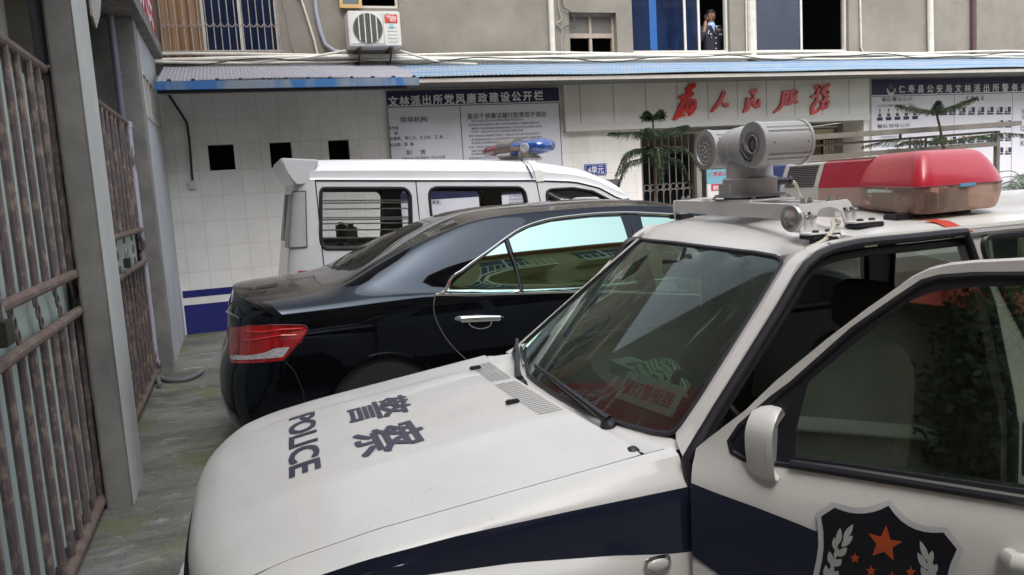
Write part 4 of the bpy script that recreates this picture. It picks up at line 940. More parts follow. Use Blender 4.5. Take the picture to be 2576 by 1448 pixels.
xm = zr(1950, 360)[0]; mb = MB(); mb.box((xm-.03, yr-.03, 0), (xm+.03, yr+.03, zr(1950, 360)[2])); mb.build('post', RAILM, rf, smooth=0)
for px, p0, p1 in ((2265, 335, 345), (2289, 349, 380), (2329, 347, 377)):
    P = zr(px, p0); Q = zr(px, p1); mb = MB(); mb.box((P[0]-.012, yr-.012, Q[2]-.02), (P[0]+.012, yr+.012, P[2]+.02)); mb.build('upright', RAILM, rf, smooth=0)
P = zr(2309, 362); mb = MB(); mb.tube([(P[0]+.075*math.cos(t), yr, P[2]+.075*math.sin(t)) for t in np.linspace(0, 2*PI, 25)], .010, 6)
for k in range(5):
    a_ = PI/2+2*PI*k/5; mb.tube([(P[0], yr, P[2]), (P[0]+.075*math.cos(a_), yr, P[2]+.075*math.sin(a_))], .009, 5)
    mb.tube([(P[0]+.03*math.cos(a_), yr, P[2]+.03*math.sin(a_)), (P[0]+.055*math.cos(a_+.6), yr, P[2]+.055*math.sin(a_+.6))], .007, 5)
mb.build('ornament', M('dark_iron', (.06, .06, .065), .5), rf)

# ============================================================ PLANTS
NEED = M('pine_needles', (0.016, 0.040, 0.016), .6, c2=(0.05, 0.085, 0.035), scale=7, amt=.9)
BARKM = M('pine_bark', (0.10, 0.055, 0.045), .8, c2=(.17, .12, .09), scale=20, amt=.8)
def frond(mb, pts, L0, dens_=1.0, droop=.5, rng=random):
    """branch with hanging side shoots of fine needles"""
    C = cm(pts, 8); n = len(C)
    for i in range(1, n):
        t = C[min(i+1, n-1)]-C[i-1]; t = t/(np.linalg.norm(t)+1e-9); side = np.cross(t, [0, 0, 1]); side = side/(np.linalg.norm(side)+1e-9)
        f = i/n; LL = L0*(.35+.65*math.sin(PI*min(1, f*1.05+.12)))
        for s in (-1, 1):
            for q in range(3):
                d = side*s*rng.uniform(.35, .9)+t*rng.uniform(.3, .8)+np.array([0, 0, -droop*rng.uniform(.4, 1.3)]); d = d/np.linalg.norm(d)
                tip = C[i]+d*LL*rng.uniform(.6, 1.1)+np.array([0, 0, -.02]); mid = C[i]+d*LL*.5+np.array([0, 0, .012])
                B = [C[i], mid, tip]
                for k in range(7):
                    u = k/6; p = (1-u)**2*B[0]+2*u*(1-u)*B[1]+u*u*B[2]
                    for r in range(3):
                        dd = d+np.array([rng.uniform(-1, 1), rng.uniform(-1, 1), rng.uniform(-.8, 1)])*.8; dd = dd/np.linalg.norm(dd); ln = rng.uniform(.016, .030)
                        w_ = np.cross(dd, [rng.uniform(-1, 1), rng.uniform(-1, 1), 1]); w_ = w_/np.linalg.norm(w_)*.0032
                        mb.add([p-w_, p+w_, p+dd*ln], [(0, 1, 2)])
def pine(label, base, top, whorls, seed, r=.03):
    rng = random.Random(seed); t = thing('pine_tree', label, 'pine tree', (base[0], base[1], 0), 'potted whorled pines by the entrance')
    base = np.array(base, float); top = np.array(top, float)
    tk = MB(); N = 9; P = [base+(top-base)*i/(N-1)+np.array([.012*math.sin(i*2+seed), .01*math.cos(i*3), 0]) for i in range(N)]
    tk.tube(P, [r*(1-.72*i/(N-1)) for i in range(N)], 8); tk.build('trunk', BARKM, t)
    br = MB(); nd = MB()
    for (f, nb_, ln, rise, dr, rot) in whorls:
        c = base+(top-base)*f
        for k in range(nb_):
            a = rot+2*PI*k/nb_+rng.uniform(-.15, .15); L = ln*rng.uniform(.85, 1.12); d = np.array([math.cos(a), math.sin(a), 0])
            pts = [c, c+d*L*.35+np.array([0, 0, rise*L*.35]), c+d*L*.7+np.array([0, 0, rise*L*.6]), c+d*L+np.array([0, 0, rise*L*.75-dr*L])]
            br.tube(cm(pts, 4), [.009-.0005*i for i in range(13)], 5); frond(nd, pts[0:], .125, droop=.40, rng=rng)
    br.build('branch', BARKM, t); nd.build('crown', NEED, t, smooth=0, recalc=False)
    return t
b_ = at(1648, 700, y=8.6); tp = at(1643, 292, y=8.6)
pine('small whorled pine in front of the barred entrance', (b_[0]+.02, 8.6, 0), tuple(tp), [(.985, 4, .09, .9, -.2, .4), (.925, 5, .46, .06, .0, .12), (.865, 5, .55, -.25, .40, .7), (.83, 3, .5, -.4, .45, .1)], 3, .035)
p0_ = at(2440, 620, y=8.8); tp = at(2352, 262, y=8.8)
pine('taller leaning pine in front of the right notice board', (p0_[0], 8.8, 0), tuple(tp), [(.955, 5, .46, .30, -.05, .15), (.79, 5, 1.05, .10, .06, .05)], 8, .045)
# cycad by the right edge
cy = at(2565, 505, y=8.4)
ct = thing('cycad', 'dark cycad with arching fronds at the right edge of the yard', 'plant', (cy[0]+.15, 8.4, 0))
mb = MB(); mb.lathe((cy[0]+.15, 8.4, 0), (0, 0, 1), [(.16, 0), (.18, .4), (.15, 1.0), (.05, 1.15)], 14); mb.build('trunk', BARKM, ct)
rng = random.Random(5)
for k in range(18):
    a = 2*PI*k/18+rng.uniform(-.1, .1); el = rng.uniform(.3, 1.1); c0 = np.array([cy[0]+.15, 8.4, 1.10]); L = rng.uniform(.65, .9); d = np.array([math.cos(a), math.sin(a), 0])
    P = cm([c0, c0+d*L*.4*math.cos(el)+np.array([0, 0, L*.42*math.sin(el)+.1]), c0+d*L*.8+np.array([0, 0, L*.40*math.sin(el)]), c0+d*L*1.05+np.array([0, 0, L*.15*math.sin(el)-.1])], 7)
    mb = MB(); mb.tube(P, .006, 4)
    for i in range(2, len(P)):
        t = P[i]-P[i-1]; t /= np.linalg.norm(t); s_ = np.cross(t, [0, 0, 1]); s_ /= np.linalg.norm(s_)
        for s in (-1, 1):
            for q in (0, .5):
                p = P[i-1]+(P[i]-P[i-1])*q; e = p+s*s_*.13+t*.07+np.array([0, 0, -.01]); mb.add([p-t*.006, p+t*.006, e], [(0, 1, 2)])
    mb.build('frond', M('cycad_green', (.03, .065, .035), .45, c2=(.07, .12, .07), scale=4, amt=.7), ct, smooth=0, recalc=False)
# low planter the pines and cycad stand in
mb = MB(); panel(mb, [(4.45, 8.35), (12.2, 8.35), (12.2, 9.05), (4.45, 9.05)], [], lambda a, b: (a, b, .30), 1.0, thick=(0, 0, -.3)); o = mb.build('planter', M('planter_brick', (.25, .2, .17), .8, c2=(.16, .12, .1), scale=8, amt=.7)); tag(o, 'low planter strip holding the pines in front of the entrance', 'planter')

# ============================================================ HOUSES ACROSS THE YARD (behind the camera: seen in glass and paint reflections)
ob_ = thing('apartment_block', 'olive and cream apartment block across the yard, seen only in car reflections', 'building', (3, -7.5, 0))
WALLO = M('cream_wall', (.36, .30, .15), .8, c2=(.24, .20, .09), scale=.6, amt=.8); 
mb = MB(); mb.box((-14, -12, 0), (20, -7.5, 11.6)); mb.build('wall', WALLO, ob_, smooth=0)
mb = MB(); mb.box((-14.2, -12.2, 11.6), (20.2, -6.6, 11.9)); mb.build('roof', M('terracotta', (.35, .15, .08), .7), ob_, smooth=0)
for k in range(11):
    x = -12+3*k
    for z in (1.0, 3.9, 6.8, 9.5):
        mb = MB(); mb.box((x, -7.49, z), (x+1.5, -7.45, z+1.4)); w_ = mb.build('window', M('dark_window', (.02, .03, .04), .08), ob_, smooth=0)
        mb = MB(); mb.box((x-.06, -7.45, z-.08), (x+1.56, -7.38, z)); mb.box((x+.72, -7.45, z), (x+.78, -7.42, z+1.4)); mb.build('frame', WHITEP, w_, smooth=0)
    for zb_ in (3.2, 6.1, 8.8):
        mb = MB(); mb.box((x-.4, -7.45, zb_-.1), (x+1.9, -6.6, zb_))
        for q in range(12): mb.tube([(x-.35+q*.2, -6.62, zb_), (x-.35+q*.2, -6.62, zb_+.8)], .02, 4)
        mb.tube([(x-.4, -6.62, zb_+.8), (x+1.9, -6.62, zb_+.8)], .035, 5); mb.build('balcony', M('pale_rail', (.55, .5, .3), .5), ob_, smooth=0)
rng = random.Random(11)
for (tx, ty, hh) in ((5.2, -4.5, 4.6), (-2.2, -5.6, 3.6)):
    t = thing('leafy_tree', 'leafy tree across the yard at x %s' % ('right' if tx > 0 else 'left'), 'tree', (tx, ty, 0))
    t['label'] = 'taller dark leafy tree reflected in the open car door' if tx > 0 else 'shorter leafy tree reflected in the black car'
    mb = MB(); mb.tube([(tx, ty, 0), (tx+.1, ty, hh*.5), (tx, ty+.1, hh*.8)], [.14, .10, .05], 8); mb.build('trunk', BARKM, t)
    mb = MB()
    for i in range(2600):
        v = np.array([rng.gauss(0, 1) for _ in range(3)]); v = v/np.linalg.norm(v)*rng.uniform(.3, 1)**.5; p = np.array([tx, ty, hh*.72])+v*np.array([1.3, 1.3, hh*.33])*(1+.25*math.sin(v[0]*7+v[2]*5))
        e = np.array([rng.gauss(0, 1) for _ in range(3)]); e = e/np.linalg.norm(e)*.11; g_ = np.cross(e, v); g_ = g_/(np.linalg.norm(g_)+1e-9)*.05
        mb.add([p-e, p+g_, p+e, p-g_], [(0, 1, 2, 3)])
    mb.build('crown', M('leaf_green', (.035, .06, .02), .6, c2=(.07, .11, .035), scale=3, amt=.8), t, smooth=0, recalc=False)

# unseen awning and shrub added for the door glass reflections; ledge beside them
rs = thing('red_reflection_awning', 'unseen red awning added for the red reflection in the open car door', 'awning', (-.70, -.05, 1.7))
mb = MB(); mb.grid([[(-.74+.22*t, y, 2.05-.34*t+.006*math.sin(y*40)*(1-t)) for t in np.linspace(0, 1, 6)] for y in np.linspace(-.60, .45, 60)]); mb.build('cloth', M('awning_red', (.45, .06, .05), .7), rs)
mb = MB()
for y in (-.59, .44): mb.tube([(-.74, y, 2.05), (-.52, y, 1.71), (-.74, y, 1.73)], .012, 6)
mb.build('frame', GREYM, rs)
mb = MB(); mb.box((-.744, -1.6, 1.05), (-.66, 1.9, 1.12)); tag(mb.build('window_ledge', PILLARL, bevel=.01), 'pale concrete ledge on the left building below the red awning', 'ledge')
sh_ = thing('reflection_shrub', 'unseen potted shrub added for the dark reflection in the open car door', 'plant', (-.42, -.30, 0))  # unseen shrub added to darken part of the door glass reflection
mb = MB(); mb.lathe((-.42, -.30, 0), (0, 0, 1), [(.14, 0), (.19, .32), (.21, .34), (.19, .34), (.18, .30), (0, .30)], 18); mb.build('pot', MATS['terracotta'], sh_)
mb = MB(); rng = random.Random(21)
for i in range(4200):
    v = np.array([rng.gauss(0, 1) for _ in range(3)]); v = v/np.linalg.norm(v)*rng.uniform(.2, 1)**.5; p = np.array([-.42, -.30, 1.20])+v*np.array([.28, .30, .85])*(1+.25*math.sin(v[1]*9+v[2]*7)); e = np.array([rng.gauss(0, 1) for _ in range(3)]); e = e/np.linalg.norm(e)*.032; g_ = np.cross(e, v); g_ = g_/(np.linalg.norm(g_)+1e-9)*.014
    mb.add([p-e, p+g_, p+e, p-g_], [(0, 1, 2, 3)])
mb.build('crown', M('dark_leaf', (.022, .035, .016), .7, c2=(.045, .06, .03), scale=5, amt=.8), sh_, smooth=0, recalc=False)
mb = MB(); q = [at(px, py, x=-.735) for px, py in ((222, -8), (250, -8), (247, 40), (238, 72), (228, 40))]; mb.prism([tuple(p) for p in q], (.012, 0, 0)); tag(mb.build('notice_plate', M('faded_plate', (.42, .41, .38), .6, c2=(.25, .22, .2), scale=40, amt=.7)), 'small faded notice plate high on the first pillar', 'sign')
# ============================================================ WHITE POLICE OFF-ROADER
YC = 2.52
PAINT = M('white_car_paint', (0.695, 0.69, 0.66), .30, c2=(0.54, 0.515, 0.48), scale=2.2, amt=.55, coat=.4, rvar=.25, detail=12, contrast=(.42, .75), speck=.28)
NAVYC = M('navy_stripe_paint', (0.008, 0.011, 0.032), .25, c2=(.014, .018, .04), scale=4, amt=.6, coat=.5)
RUB = M('seal_rubber', (0.014, 0.014, 0.020), .45)
TRIM = M('cabin_trim', (0.030, 0.028, 0.024), .7); SEATM = M('seat_cloth', (0.060, 0.052, 0.042), .85, c2=(.09, .08, .06), scale=14, amt=.6)
LINER = M('roof_liner', (0.05, 0.048, 0.042), .9)
CHROME = M('chrome', (0.75, 0.75, 0.76), .08, metal=1.0); STEEL = M('brushed_steel', (0.52, 0.51, 0.49), .32, metal=.85, c2=(.4, .38, .36), scale=15, amt=.6)
WSG = glass('windscreen_glass', (.50, .64, .57), dust=.09, dustc=(.17, .20, .15), streak=.28, film=(.88, 1.0, .92), refl=1.0, rough=.03)
SIDEG = glass('side_glass', (.30, .36, .30), dust=.04, dustc=(.14, .15, .11), refl=.9, rough=.02, base=.24, film=(.82, .95, .72))
FARG = glass('far_glass', (.72, .80, .76), dust=.04, dustc=(.2, .22, .2), refl=.8)
suv = thing('off_roader', 'white police off-roader with navy stripe, lettered bonnet and its front door open', 'car', (2.0, YC, 0))

def sm(a, b, x):
    t = np.clip((x-a)/(b-a), 0, 1); return float(t*t*(3-2*t))
ZT = ([0, .2, .4, .6, .75, .86, .94, .98, 1.0, 1.05], [0, .22, .45, .66, .82, .92, .972, .992, 1.0, .992], [1.045, 1.016, .985, .957, .930, .900, .865, .835, .80, .745])
def hood(t, s):
    s2 = s*s; xr = .875+.065*s2; xf = -.222+.115*abs(s)**3.2
    a = float(np.interp(t, ZT[0], ZT[1])); z = float(np.interp(t, ZT[0], ZT[2]))
    f = sm(1.0, .55, t)
    z += .030*(1-s2)*f+.004 + .0085*sm(.60, .54, abs(s))*sm(.93, .6, t)*sm(-.02, .12, t)
    z -= .012*sm(.93, 1.0, abs(s))
    return np.array([xr+(xf-xr)*a, YC+.70*s, z])
def hood_smooth(t, s, h=.03): return sum(hood(min(1.05, max(0, t+d)), s)*w_ for d, w_ in ((-h, .25), (0, .5), (h, .25)))
def hood_z(x, y):
    s = (y-YC)/.70; xr = .875+.065*s*s; xf = -.222+.115*abs(s)**3.2; a = (xr-x)/(xr-xf); t = float(np.interp(a, ZT[1][:-1], ZT[0][:-1])); return hood_smooth(t, s)[2]
tt = list(np.linspace(0, .8, 22))+list(np.linspace(.82, 1.05, 18)); ss = np.linspace(-1, 1, 61)
mb = MB(); mb.grid([[hood_smooth(t, s) for s in ss] for t in tt])
mb.grid([[hood_smooth(tt[-1], s)-np.array([0, 0, 0]), hood_smooth(tt[-1], s)+np.array([.05, 0, -.01])] for s in ss])
mb.grid([[hood_smooth(t, sg), hood_smooth(t, sg)-np.array([0, sg*.004, .03])] for t in tt for sg in (-1,)]); mb.grid([[hood_smooth(t, 1), hood_smooth(t, 1)-np.array([0, .004, .03])] for t in tt])
mb.grid([[hood_smooth(0, s), (hood_smooth(0, s)[0]+.004, hood_smooth(0, s)[1], 1.02)] for s in ss])
bon = mb.build('bonnet', PAINT, suv, smooth=50)
# bonnet lettering (read from the front)
VINYL = M('grey_vinyl', (0.045, 0.045, 0.075), .35, c2=(.07, .07, .10), scale=30, amt=.5)
def onh(p): return np.array([p[0], p[1], hood_z(p[0], p[1])+.0022])
lh = lambda x, y: np.array([x, y, hood_z(x, y)+.0022])
def hood_text(mb, s, pl_, pr_, ptop, bold):
    """glyph row between two photo pixels of its base line, ptop = a pixel at cap height above the first"""
    A = np.array(inv(*pl_, lh, (.2, 2.7))); B = np.array(inv(*pr_, lh, (.2, 2.3))); T = np.array(inv(*ptop, lh, (.35, 2.7)))
    d = B-A; L = np.linalg.norm(d); d /= L; n = np.array([-d[1], d[0]]); n = n if n@(T-A) > 0 else -n; h = n@(T-A); print('ht', s, A, B, h)
    v, f = text_geo(s, 1.0, bold); Q = np.array(v); k = h/(Q[:, 1].max()-Q[:, 1].min())
    letter(mb, s, (A[0]-n[0]*Q[:, 1].min()*k, A[1]-n[1]*Q[:, 1].min()*k, .9), (d[0], d[1], 0), (n[0], n[1], 0), k, bold, fit=L, lift=onh, sub=.03)
mb = MB(); hood_text(mb, 'POLICE', (724, 1056), (723, 1204), (797, 1054), .05); mb.build('lettering', VINYL, bon, smooth=0, recalc=False)
mb = MB(); hood_text(mb, '警', (868, 1028), (880, 1072), (1024, 996), .028); hood_text(mb, '察', (880, 1098), (905, 1155), (1070, 1078), .032)
mb.build('lettering', VINYL, bon, smooth=0, recalc=False)
# vent slots + washer jets
mb = MB()
for i in range(40):
    y = 2.975-.0200*i
    if i == 19: mb.build('vent_slots', M('slot_dark', (.10, .10, .10), .7), bon, smooth=0); mb = MB()
    if 18 <= i <= 19: continue
    x0 = .800-.012*((y-YC)/.4)**2*0; s = (y-YC)/.70; xr = .875+.065*s*s
    for k in range(4):
        xa = xr-.098+k*.020; xb = xa+.0185
        mb.add([(xa, y-.0026, hood_z(xa, y)+.0012), (xb, y-.0026, hood_z(xb, y)+.0012), (xb, y+.0026, hood_z(xb, y)+.0012), (xa, y+.0026, hood_z(xa, y)+.0012)], [(0, 1, 2, 3)])
mb.build('vent_slots', M('slot_dark', (.10, .10, .10), .7), bon, smooth=0)
for (px, py) in ((1197, 950), (1291, 1043)):
    c = at(px, py, z=1.035); z = hood_z(c[0], c[1]); mb = MB(); mb.obox((c[0], c[1], z+.006), (.022, 0, .0), (0, .010, 0), (0, 0, .007)); mb.build('washer_jet', RUB, bon, bevel=.004)

# near and far wings
def zseam(x): return float(np.interp(x, [-.12, -.05, .035, .24, .55, .95, 1.03], [.895, .918, .940, .972, 1.000, 1.036, 1.041]))
def ztop(x): return float(np.interp(x, [-.2, .035, .2, .41, .7, 1.03], [.885, .918, .940, .953, .958, .960]))
def zbot(x): return float(np.interp(x, [-.2, 0, .257, .54, .8, .95, 1.03], [.83, .872, .884, .862, .825, .797, .788]))
def wing(sg):
    mb = MB(); xs = ([-.11, -.085, -.05, 0, .05] if sg < 0 else [.03, .05])+list(np.linspace(.1, 1.0, 24))+[1.022]
    rows = []; m0 = []
    for x in xs:
        zs, zt_, zb = zseam(x), ztop(x), zbot(x); cr = max(0, (.03-x)/.16)**2*.10; fl = .040*math.exp(-((x-.38)/.42)**4)+.004
        pr_ = [(1.86, zs-.035), (1.816, zs), (1.800, zs-.003), (1.782, zs-.010), (1.764, zs-.5*(zs-zt_)), (1.748, zt_+.25*(zs-zt_)), (1.738, zt_), (1.733, zt_-.03), (1.731, (zt_+zb)/2), (1.730, zb), (1.730-fl*.45, zb-.012), (1.730-fl, zb-.035), (1.728-fl*1.15, zb-.08), (1.73-fl, .62), (1.745-fl, .45), (1.76, .30)]
        if sg > 0: pr_ = [(y+.012, z-(.045 if i_ < 7 else .01)) for i_, (y, z) in enumerate(pr_)]
        rows.append([(x-cr*.3, (y+cr) if sg < 0 else 2*YC-(y+cr), z) for y, z in pr_])
    for i in range(len(pr_)-1):
        mb.mat(1 if 6 <= i < 9 else 0); mb.grid([[r[i], r[i+1]] for r in rows])
    mb.mat(0); mb.grid([[p, (p[0], p[1]+(.03 if sg < 0 else -.03), p[2])] for p in rows[-1][3:]])
    return mb.build('wing', [PAINT, NAVYC], suv, smooth=35)
wn = wing(-1); wf = wing(1)
mb = MB(); mb.tube([(x, 1.8185, zseam(x)-.0015) for x in np.linspace(-.1, 1.0, 30)], .0020, 5); mb.build('panel_gap', BLACKR, suv)
# side repeater lamp
c = at(1652, 1420, y=1.722); mb = MB(); mb.lathe((c[0], 1.722, c[2]), (0, -1, 0), [(.024, 0), (.024, .006), (.019, .008), (.019, .006)], 20); o = mb.build('side_lamp', CHROME, suv); 
for v in o.data.vertices: dx_ = v.co.x-(c[0]-2.0); dz_2 = v.co.z-c[2]; k_ = max(abs(dx_), abs(dz_2))/(math.hypot(dx_, dz_2)+1e-9); k_ = 1/(.35+.65*k_) if math.hypot(dx_, dz_2) > .001 else 1; v.co.x = dx_*1.60*k_+(c[0]-2.0); v.co.z = dz_2*k_*.92+c[2]
mb = MB(); mb.ball((c[0], 1.716, c[2]), .018, 14, 8, (1.75, .55, 1)); mb.build('lens', M('clear_lens', (.62, .60, .58), .12, coat=.8), o)
# front end
def nose(s, z): 
    k = float(np.interp(z, [.2, .3, .42, .50, .52, .60, .70, .80], [.03, -.06, -.10, -.09, -.01, -.012, -.006, .012])); return np.array([-.222+.115*abs(s)**3.2+k, YC+.70*s*(1.10 if z < .52 else 1.04), z])
mb = MB(); zs_ = [.2, .3, .36, .42, .50, .52, .60, .70, .785]; sn = np.linspace(-1.03, 1.03, 41)
mb.grid([[nose(s, z) for s in sn] for z in zs_]); mb.build('front_bumper', PAINT, suv, smooth=40)
for sg in (-1, 1):
    mb = MB(); mb.grid([[nose(s, z)+np.array([-.012, 0, 0]) for s in np.linspace(sg*.62, sg*1.02, 9)] for z in (.60, .64, .70, .765)]); mb.build('headlight', M('headlamp_lens', (.42, .43, .45), .06, metal=.6), suv)
mb = MB(); mb.grid([[nose(s, z)+np.array([-.015, 0, 0]) for s in np.linspace(-.56, .56, 21)] for z in (.60, .68, .755)]); mb.build('grille', RUB, suv)
# cowl in front of the screen
def W(y, z):
    s = (y-YC)/.70; return .945+.125*s*s+.02*s+(z-1.04)*(1.19-.05*s*s+.05*s)
ZB = [1.034]*7
mb = MB(); rows = []
for s in np.linspace(-1.012, 1.012, 41):
    y = YC+.70*s; xr = .882+.065*min(1, s*s); xw = W(y, 1.03)+.03
    zb_ = float(np.interp(y, [1.85, 1.89, 2.0, 2.4, 2.8, 3.2, 3.3], ZB)); rows.append([(xr, y, 1.034), (xr+(xw-.03-xr)*.3, y, 1.030), (xr+(xw-.03-xr)*.75, y, 1.031), (W(y, zb_)-.004, y, zb_), (W(y, zb_+.012)+.006, y, zb_+.012)])
mb.grid(rows); mb.build('cowl', PAINT, suv)
mb = MB(); mb.tube([(.880+.065*s*s, YC+.70*s, 1.034) for s in np.linspace(-.66, .90, 31)], .004, 5); mb.build('panel_gap', BLACKR, suv)
# windscreen
lw = lambda y, z: np.array([W(y, z), y, z])
wpx = [(1615, 604), (1700, 613), (1800, 626), (1900, 638), (1950, 647), (1966, 656), (1968, 668), (1905, 772), (1757, 1007), (1712, 1072), (1700, 1086), (1682, 1092), (1643, 1088), (1562, 1067), (1519, 1053), (1451, 1024), (1373, 978), (1330, 946), (1326, 920), (1312, 872)]
wyz = []; g = (3.0, 1.49)
for p in wpx: g = inv(p[0], p[1], lw, g); wyz.append(g)
print('ws', [tuple(np.round(q, 3)) for q in wyz])
mb = MB(); panel(mb, wyz, [], lw, .06); ws = mb.build('windscreen', WSG, suv, smooth=60)
mb = MB(); loop = [lw(*q) for q in dens(wyz, .05)]; mb.tube(loop+[loop[0]], .009, 6); mb.build('screen_seal', RUB, ws)
# side surface
def ys(z): return 1.735+.030*sm(.95, 1.06, z)+max(0, z-1.06)*.07
ls = lambda x, z: np.array([x, ys(z), z])
lf = lambda x, z: np.array([x, 2*YC-ys(z), z])
seal_px = [(1722, 1160), (1790, 1046), (1868, 922), (1959, 776), (2016, 677), (2044, 650), (2083, 629), (2132, 617), (2171, 610), (2300, 598), (2427, 584)]
seal = [inv(p[0], p[1], ls, (1.3, 1.3)) for p in seal_px]
back_px = [(2440, 625), (2462, 690), (2490, 760)]
back = [inv(p[0], p[1], ls, (2.0, 1.4)) for p in back_px]
print('seal', np.round(seal, 3).tolist(), 'back', np.round(back, 3).tolist())
opening = [(1.045, .32), (1.035, .9)]+[tuple(q) for q in seal]+[tuple(q) for q in back]+[(back[-1][0]+.05, 1.0), (back[-1][0]+.05, .32)]
# A pillars: ruled skin between screen edge and door seal
inner = [lw(*q) for q in (wyz[4], wyz[5], wyz[6], wyz[7], wyz[8], wyz[9], wyz[10])][::-1]
def resamp(P, n):
    P = [np.array(p, float) for p in P]; d = [0]
    for i in range(1, len(P)): d.append(d[-1]+np.linalg.norm(P[i]-P[i-1]))
    return [np.array([np.interp(t*d[-1], d, [p[k] for p in P]) for k in range(len(P[0]))]) for t in np.linspace(0, 1, n)]
outer = [ls(*q) for q in seal[:7]]
A_ = resamp(inner, 24); B_ = resamp(outer, 24)
def pillar_rows(A_, B_, sg):
    rows = []
    for a, b in zip(A_, B_):
        md = (a+b)/2+np.array([-.012, -.010*sg, .006]); rows.append([a+np.array([.004, 0, -.004]), a, a*.7+b*.3+np.array([-.010, -.006*sg, .004]), md, a*.25+b*.75+np.array([-.008, -.009*sg, .003]), b, b+np.array([.02, .02*sg, -.02])])
    return rows
mb = MB(); mb.grid(pillar_rows(A_, B_, 1)); mb.build('windscreen_pillar', PAINT, suv, smooth=60)
fin = resamp([lw(*wyz[18]), lw(*wyz[19]), lw(*wyz[0])], 20); fout = [p+np.array([.004, .022, 0]) for p in fin]
mb = MB(); mb.grid(pillar_rows(fin, fout, -1)); mb.build('windscreen_pillar', PAINT, suv, smooth=60)
# roof
def sealz(x): return float(np.interp(x, [q[0] for q in seal], [q[1] for q in seal]))+.012
def rz(x, y):
    s = abs(y-YC)/.72; z = 1.584-.028*s**2-.020*sm(.9, 1.0, s)
    xh = W(y, 1.49); z -= .082*math.exp(-max(0, x-xh)/.10); return z
XE = 3.95
ysr = [YC+.72*s for s in (-1, -.985, -.96, -.92, -.85, -.75, -.6, -.4, -.2, 0, .2, .4, .6, .75, .85, .92, .96, .985, 1)]
tr = [0, .01, .02, .035, .05, .07, .10, .14, .2, .3, .45, .6, .8, 1]
hdr = [lw(*q) for q in wyz[:6]][::-1]; hy = [p[1] for p in hdr]; hx = [p[0] for p in hdr]; hzv = [p[2] for p in hdr]
def hx_(y): return float(np.interp(y, hy, hx)) if hy[0] < y < hy[-1] else (hx[0]+(y-hy[0])*(-.15) if y <= hy[0] else hx[-1]+(y-hy[-1])*.6)
def hz_(y): return float(np.interp(y, hy, hzv))
rows = []
for t in tr:
    r = []
    for y in ysr:
        xh = hx_(y)-.004; x = xh+(XE-xh)*t; s = abs(y-YC)/.72
        zc = 1.584-.026*s**2-.020*sm(.9, 1.0, s); zh = min(hz_(y), zc-.01)+.006; z = zc-(zc-zh)*math.exp(-(x-xh)/.10)
        if y < 1.93: z = max(z, sealz(x)+.006-.25*max(0, y-1.80)) if x > 1.40 else z
        r.append((x, y, z))
    rows.append(r)
def roofz(x, y):
    xh = hx_(y)-.004; s = abs(y-YC)/.72; zc = 1.584-.026*s**2-.020*sm(.9, 1.0, s); zh = min(hz_(y), zc-.01)+.006; return zc-(zc-zh)*math.exp(-max(0, x-xh)/.10)
mb = MB(); mb.grid(rows)
mb.grid([[rows[i][0], (rows[i][0][0], rows[i][0][1]-.003, rows[i][0][2]-.010)] for i in range(len(rows))]); mb.grid([[rows[i][-1], (rows[i][-1][0], rows[i][-1][1]+.003, rows[i][-1][2]-.035)] for i in range(len(rows))])
RP = M('roof_paint_dusty', (0.50, 0.46, 0.42), .42, c2=(0.38, 0.34, 0.31), scale=1.4, amt=.7, coat=.2, rvar=.2, detail=10)
roof = mb.build('roof', PAINT, suv, smooth=60)
mb = MB(); mb.grid([[(p[0]+.05, YC+(p[1]-YC)*.90, p[2]-.035) for p in r] for r in rows[1:]]); mb.build('roof_lining', LINER, suv)
for sg in (0,):
    mb = MB(); g0 = [(x, 1.797, roofz(x, 1.80)-.012) for x in np.linspace(hx_(1.8)+.42, XE, 20)]; mb.tube(g0, .009, 6); mb.build('gutter', STEEL, suv)
# near body side with the door opening, rear windows
rw_px = [(2484, 659), (2474, 630), (2472, 612), (2478, 600), (2492, 594), (2576, 588)]
rw = [inv(p[0], p[1], ls, (2.2, 1.45)) for p in rw_px]
print('rw', np.round(rw, 3).tolist())
rwin = [tuple(q) for q in rw]+[(3.02, 1.478), (3.06, 1.10)]+[(2.30, 1.06)]
qwin = rnd([(3.2, 1.12), (3.72, 1.14), (3.68, 1.47), (3.18, 1.47)], .05)
side = [(1.035, .30), (1.035, 1.03)]+[(q[0]-.012, q[1]+.012) for q in seal[1:]]+[(3.92, 1.53), (3.96, 1.0), (3.98, .30)]
rwin2 = rnd(rwin, .03)
mb = MB(); panel(mb, side, [opening[:], rwin2, qwin], ls, .09, thick=(0, .045, 0)); mb.build('body_side', PAINT, suv, smooth=35)
mb = MB(); sp = [ls(*q) for q in opening]; sp = resamp(sp+[sp[0]], 90); mb.tube([p+np.array([0, -.003, 0]) for p in sp], .013, 8); mb.build('door_seal', RUB, suv)
sp2 = [ls(q[0]+dx, q[1]+dz)+np.array([0, .02, 0]) for q, (dx, dz) in zip(seal, [(.035, -.01)]*3+[(.03, -.02)]*3+[(.01, -.03)]*5)]
mb = MB(); mb.tube(resamp(sp2, 50), .013, 8); mb.build('door_seal', RUB, suv)
for poly, nm in ((rwin2, 'rear_side_window'), (qwin, 'quarter_window')):
    mb = MB(); panel(mb, poly, [], ls, .12, off=(0, .012, 0)); o = mb.build(nm, SIDEG, suv, smooth=60)
    mb = MB(); lp = [ls(*q) for q in dens(poly, .05)]; mb.tube(lp+[lp[0]], .011, 7); mb.build('window_seal', RUB, o)
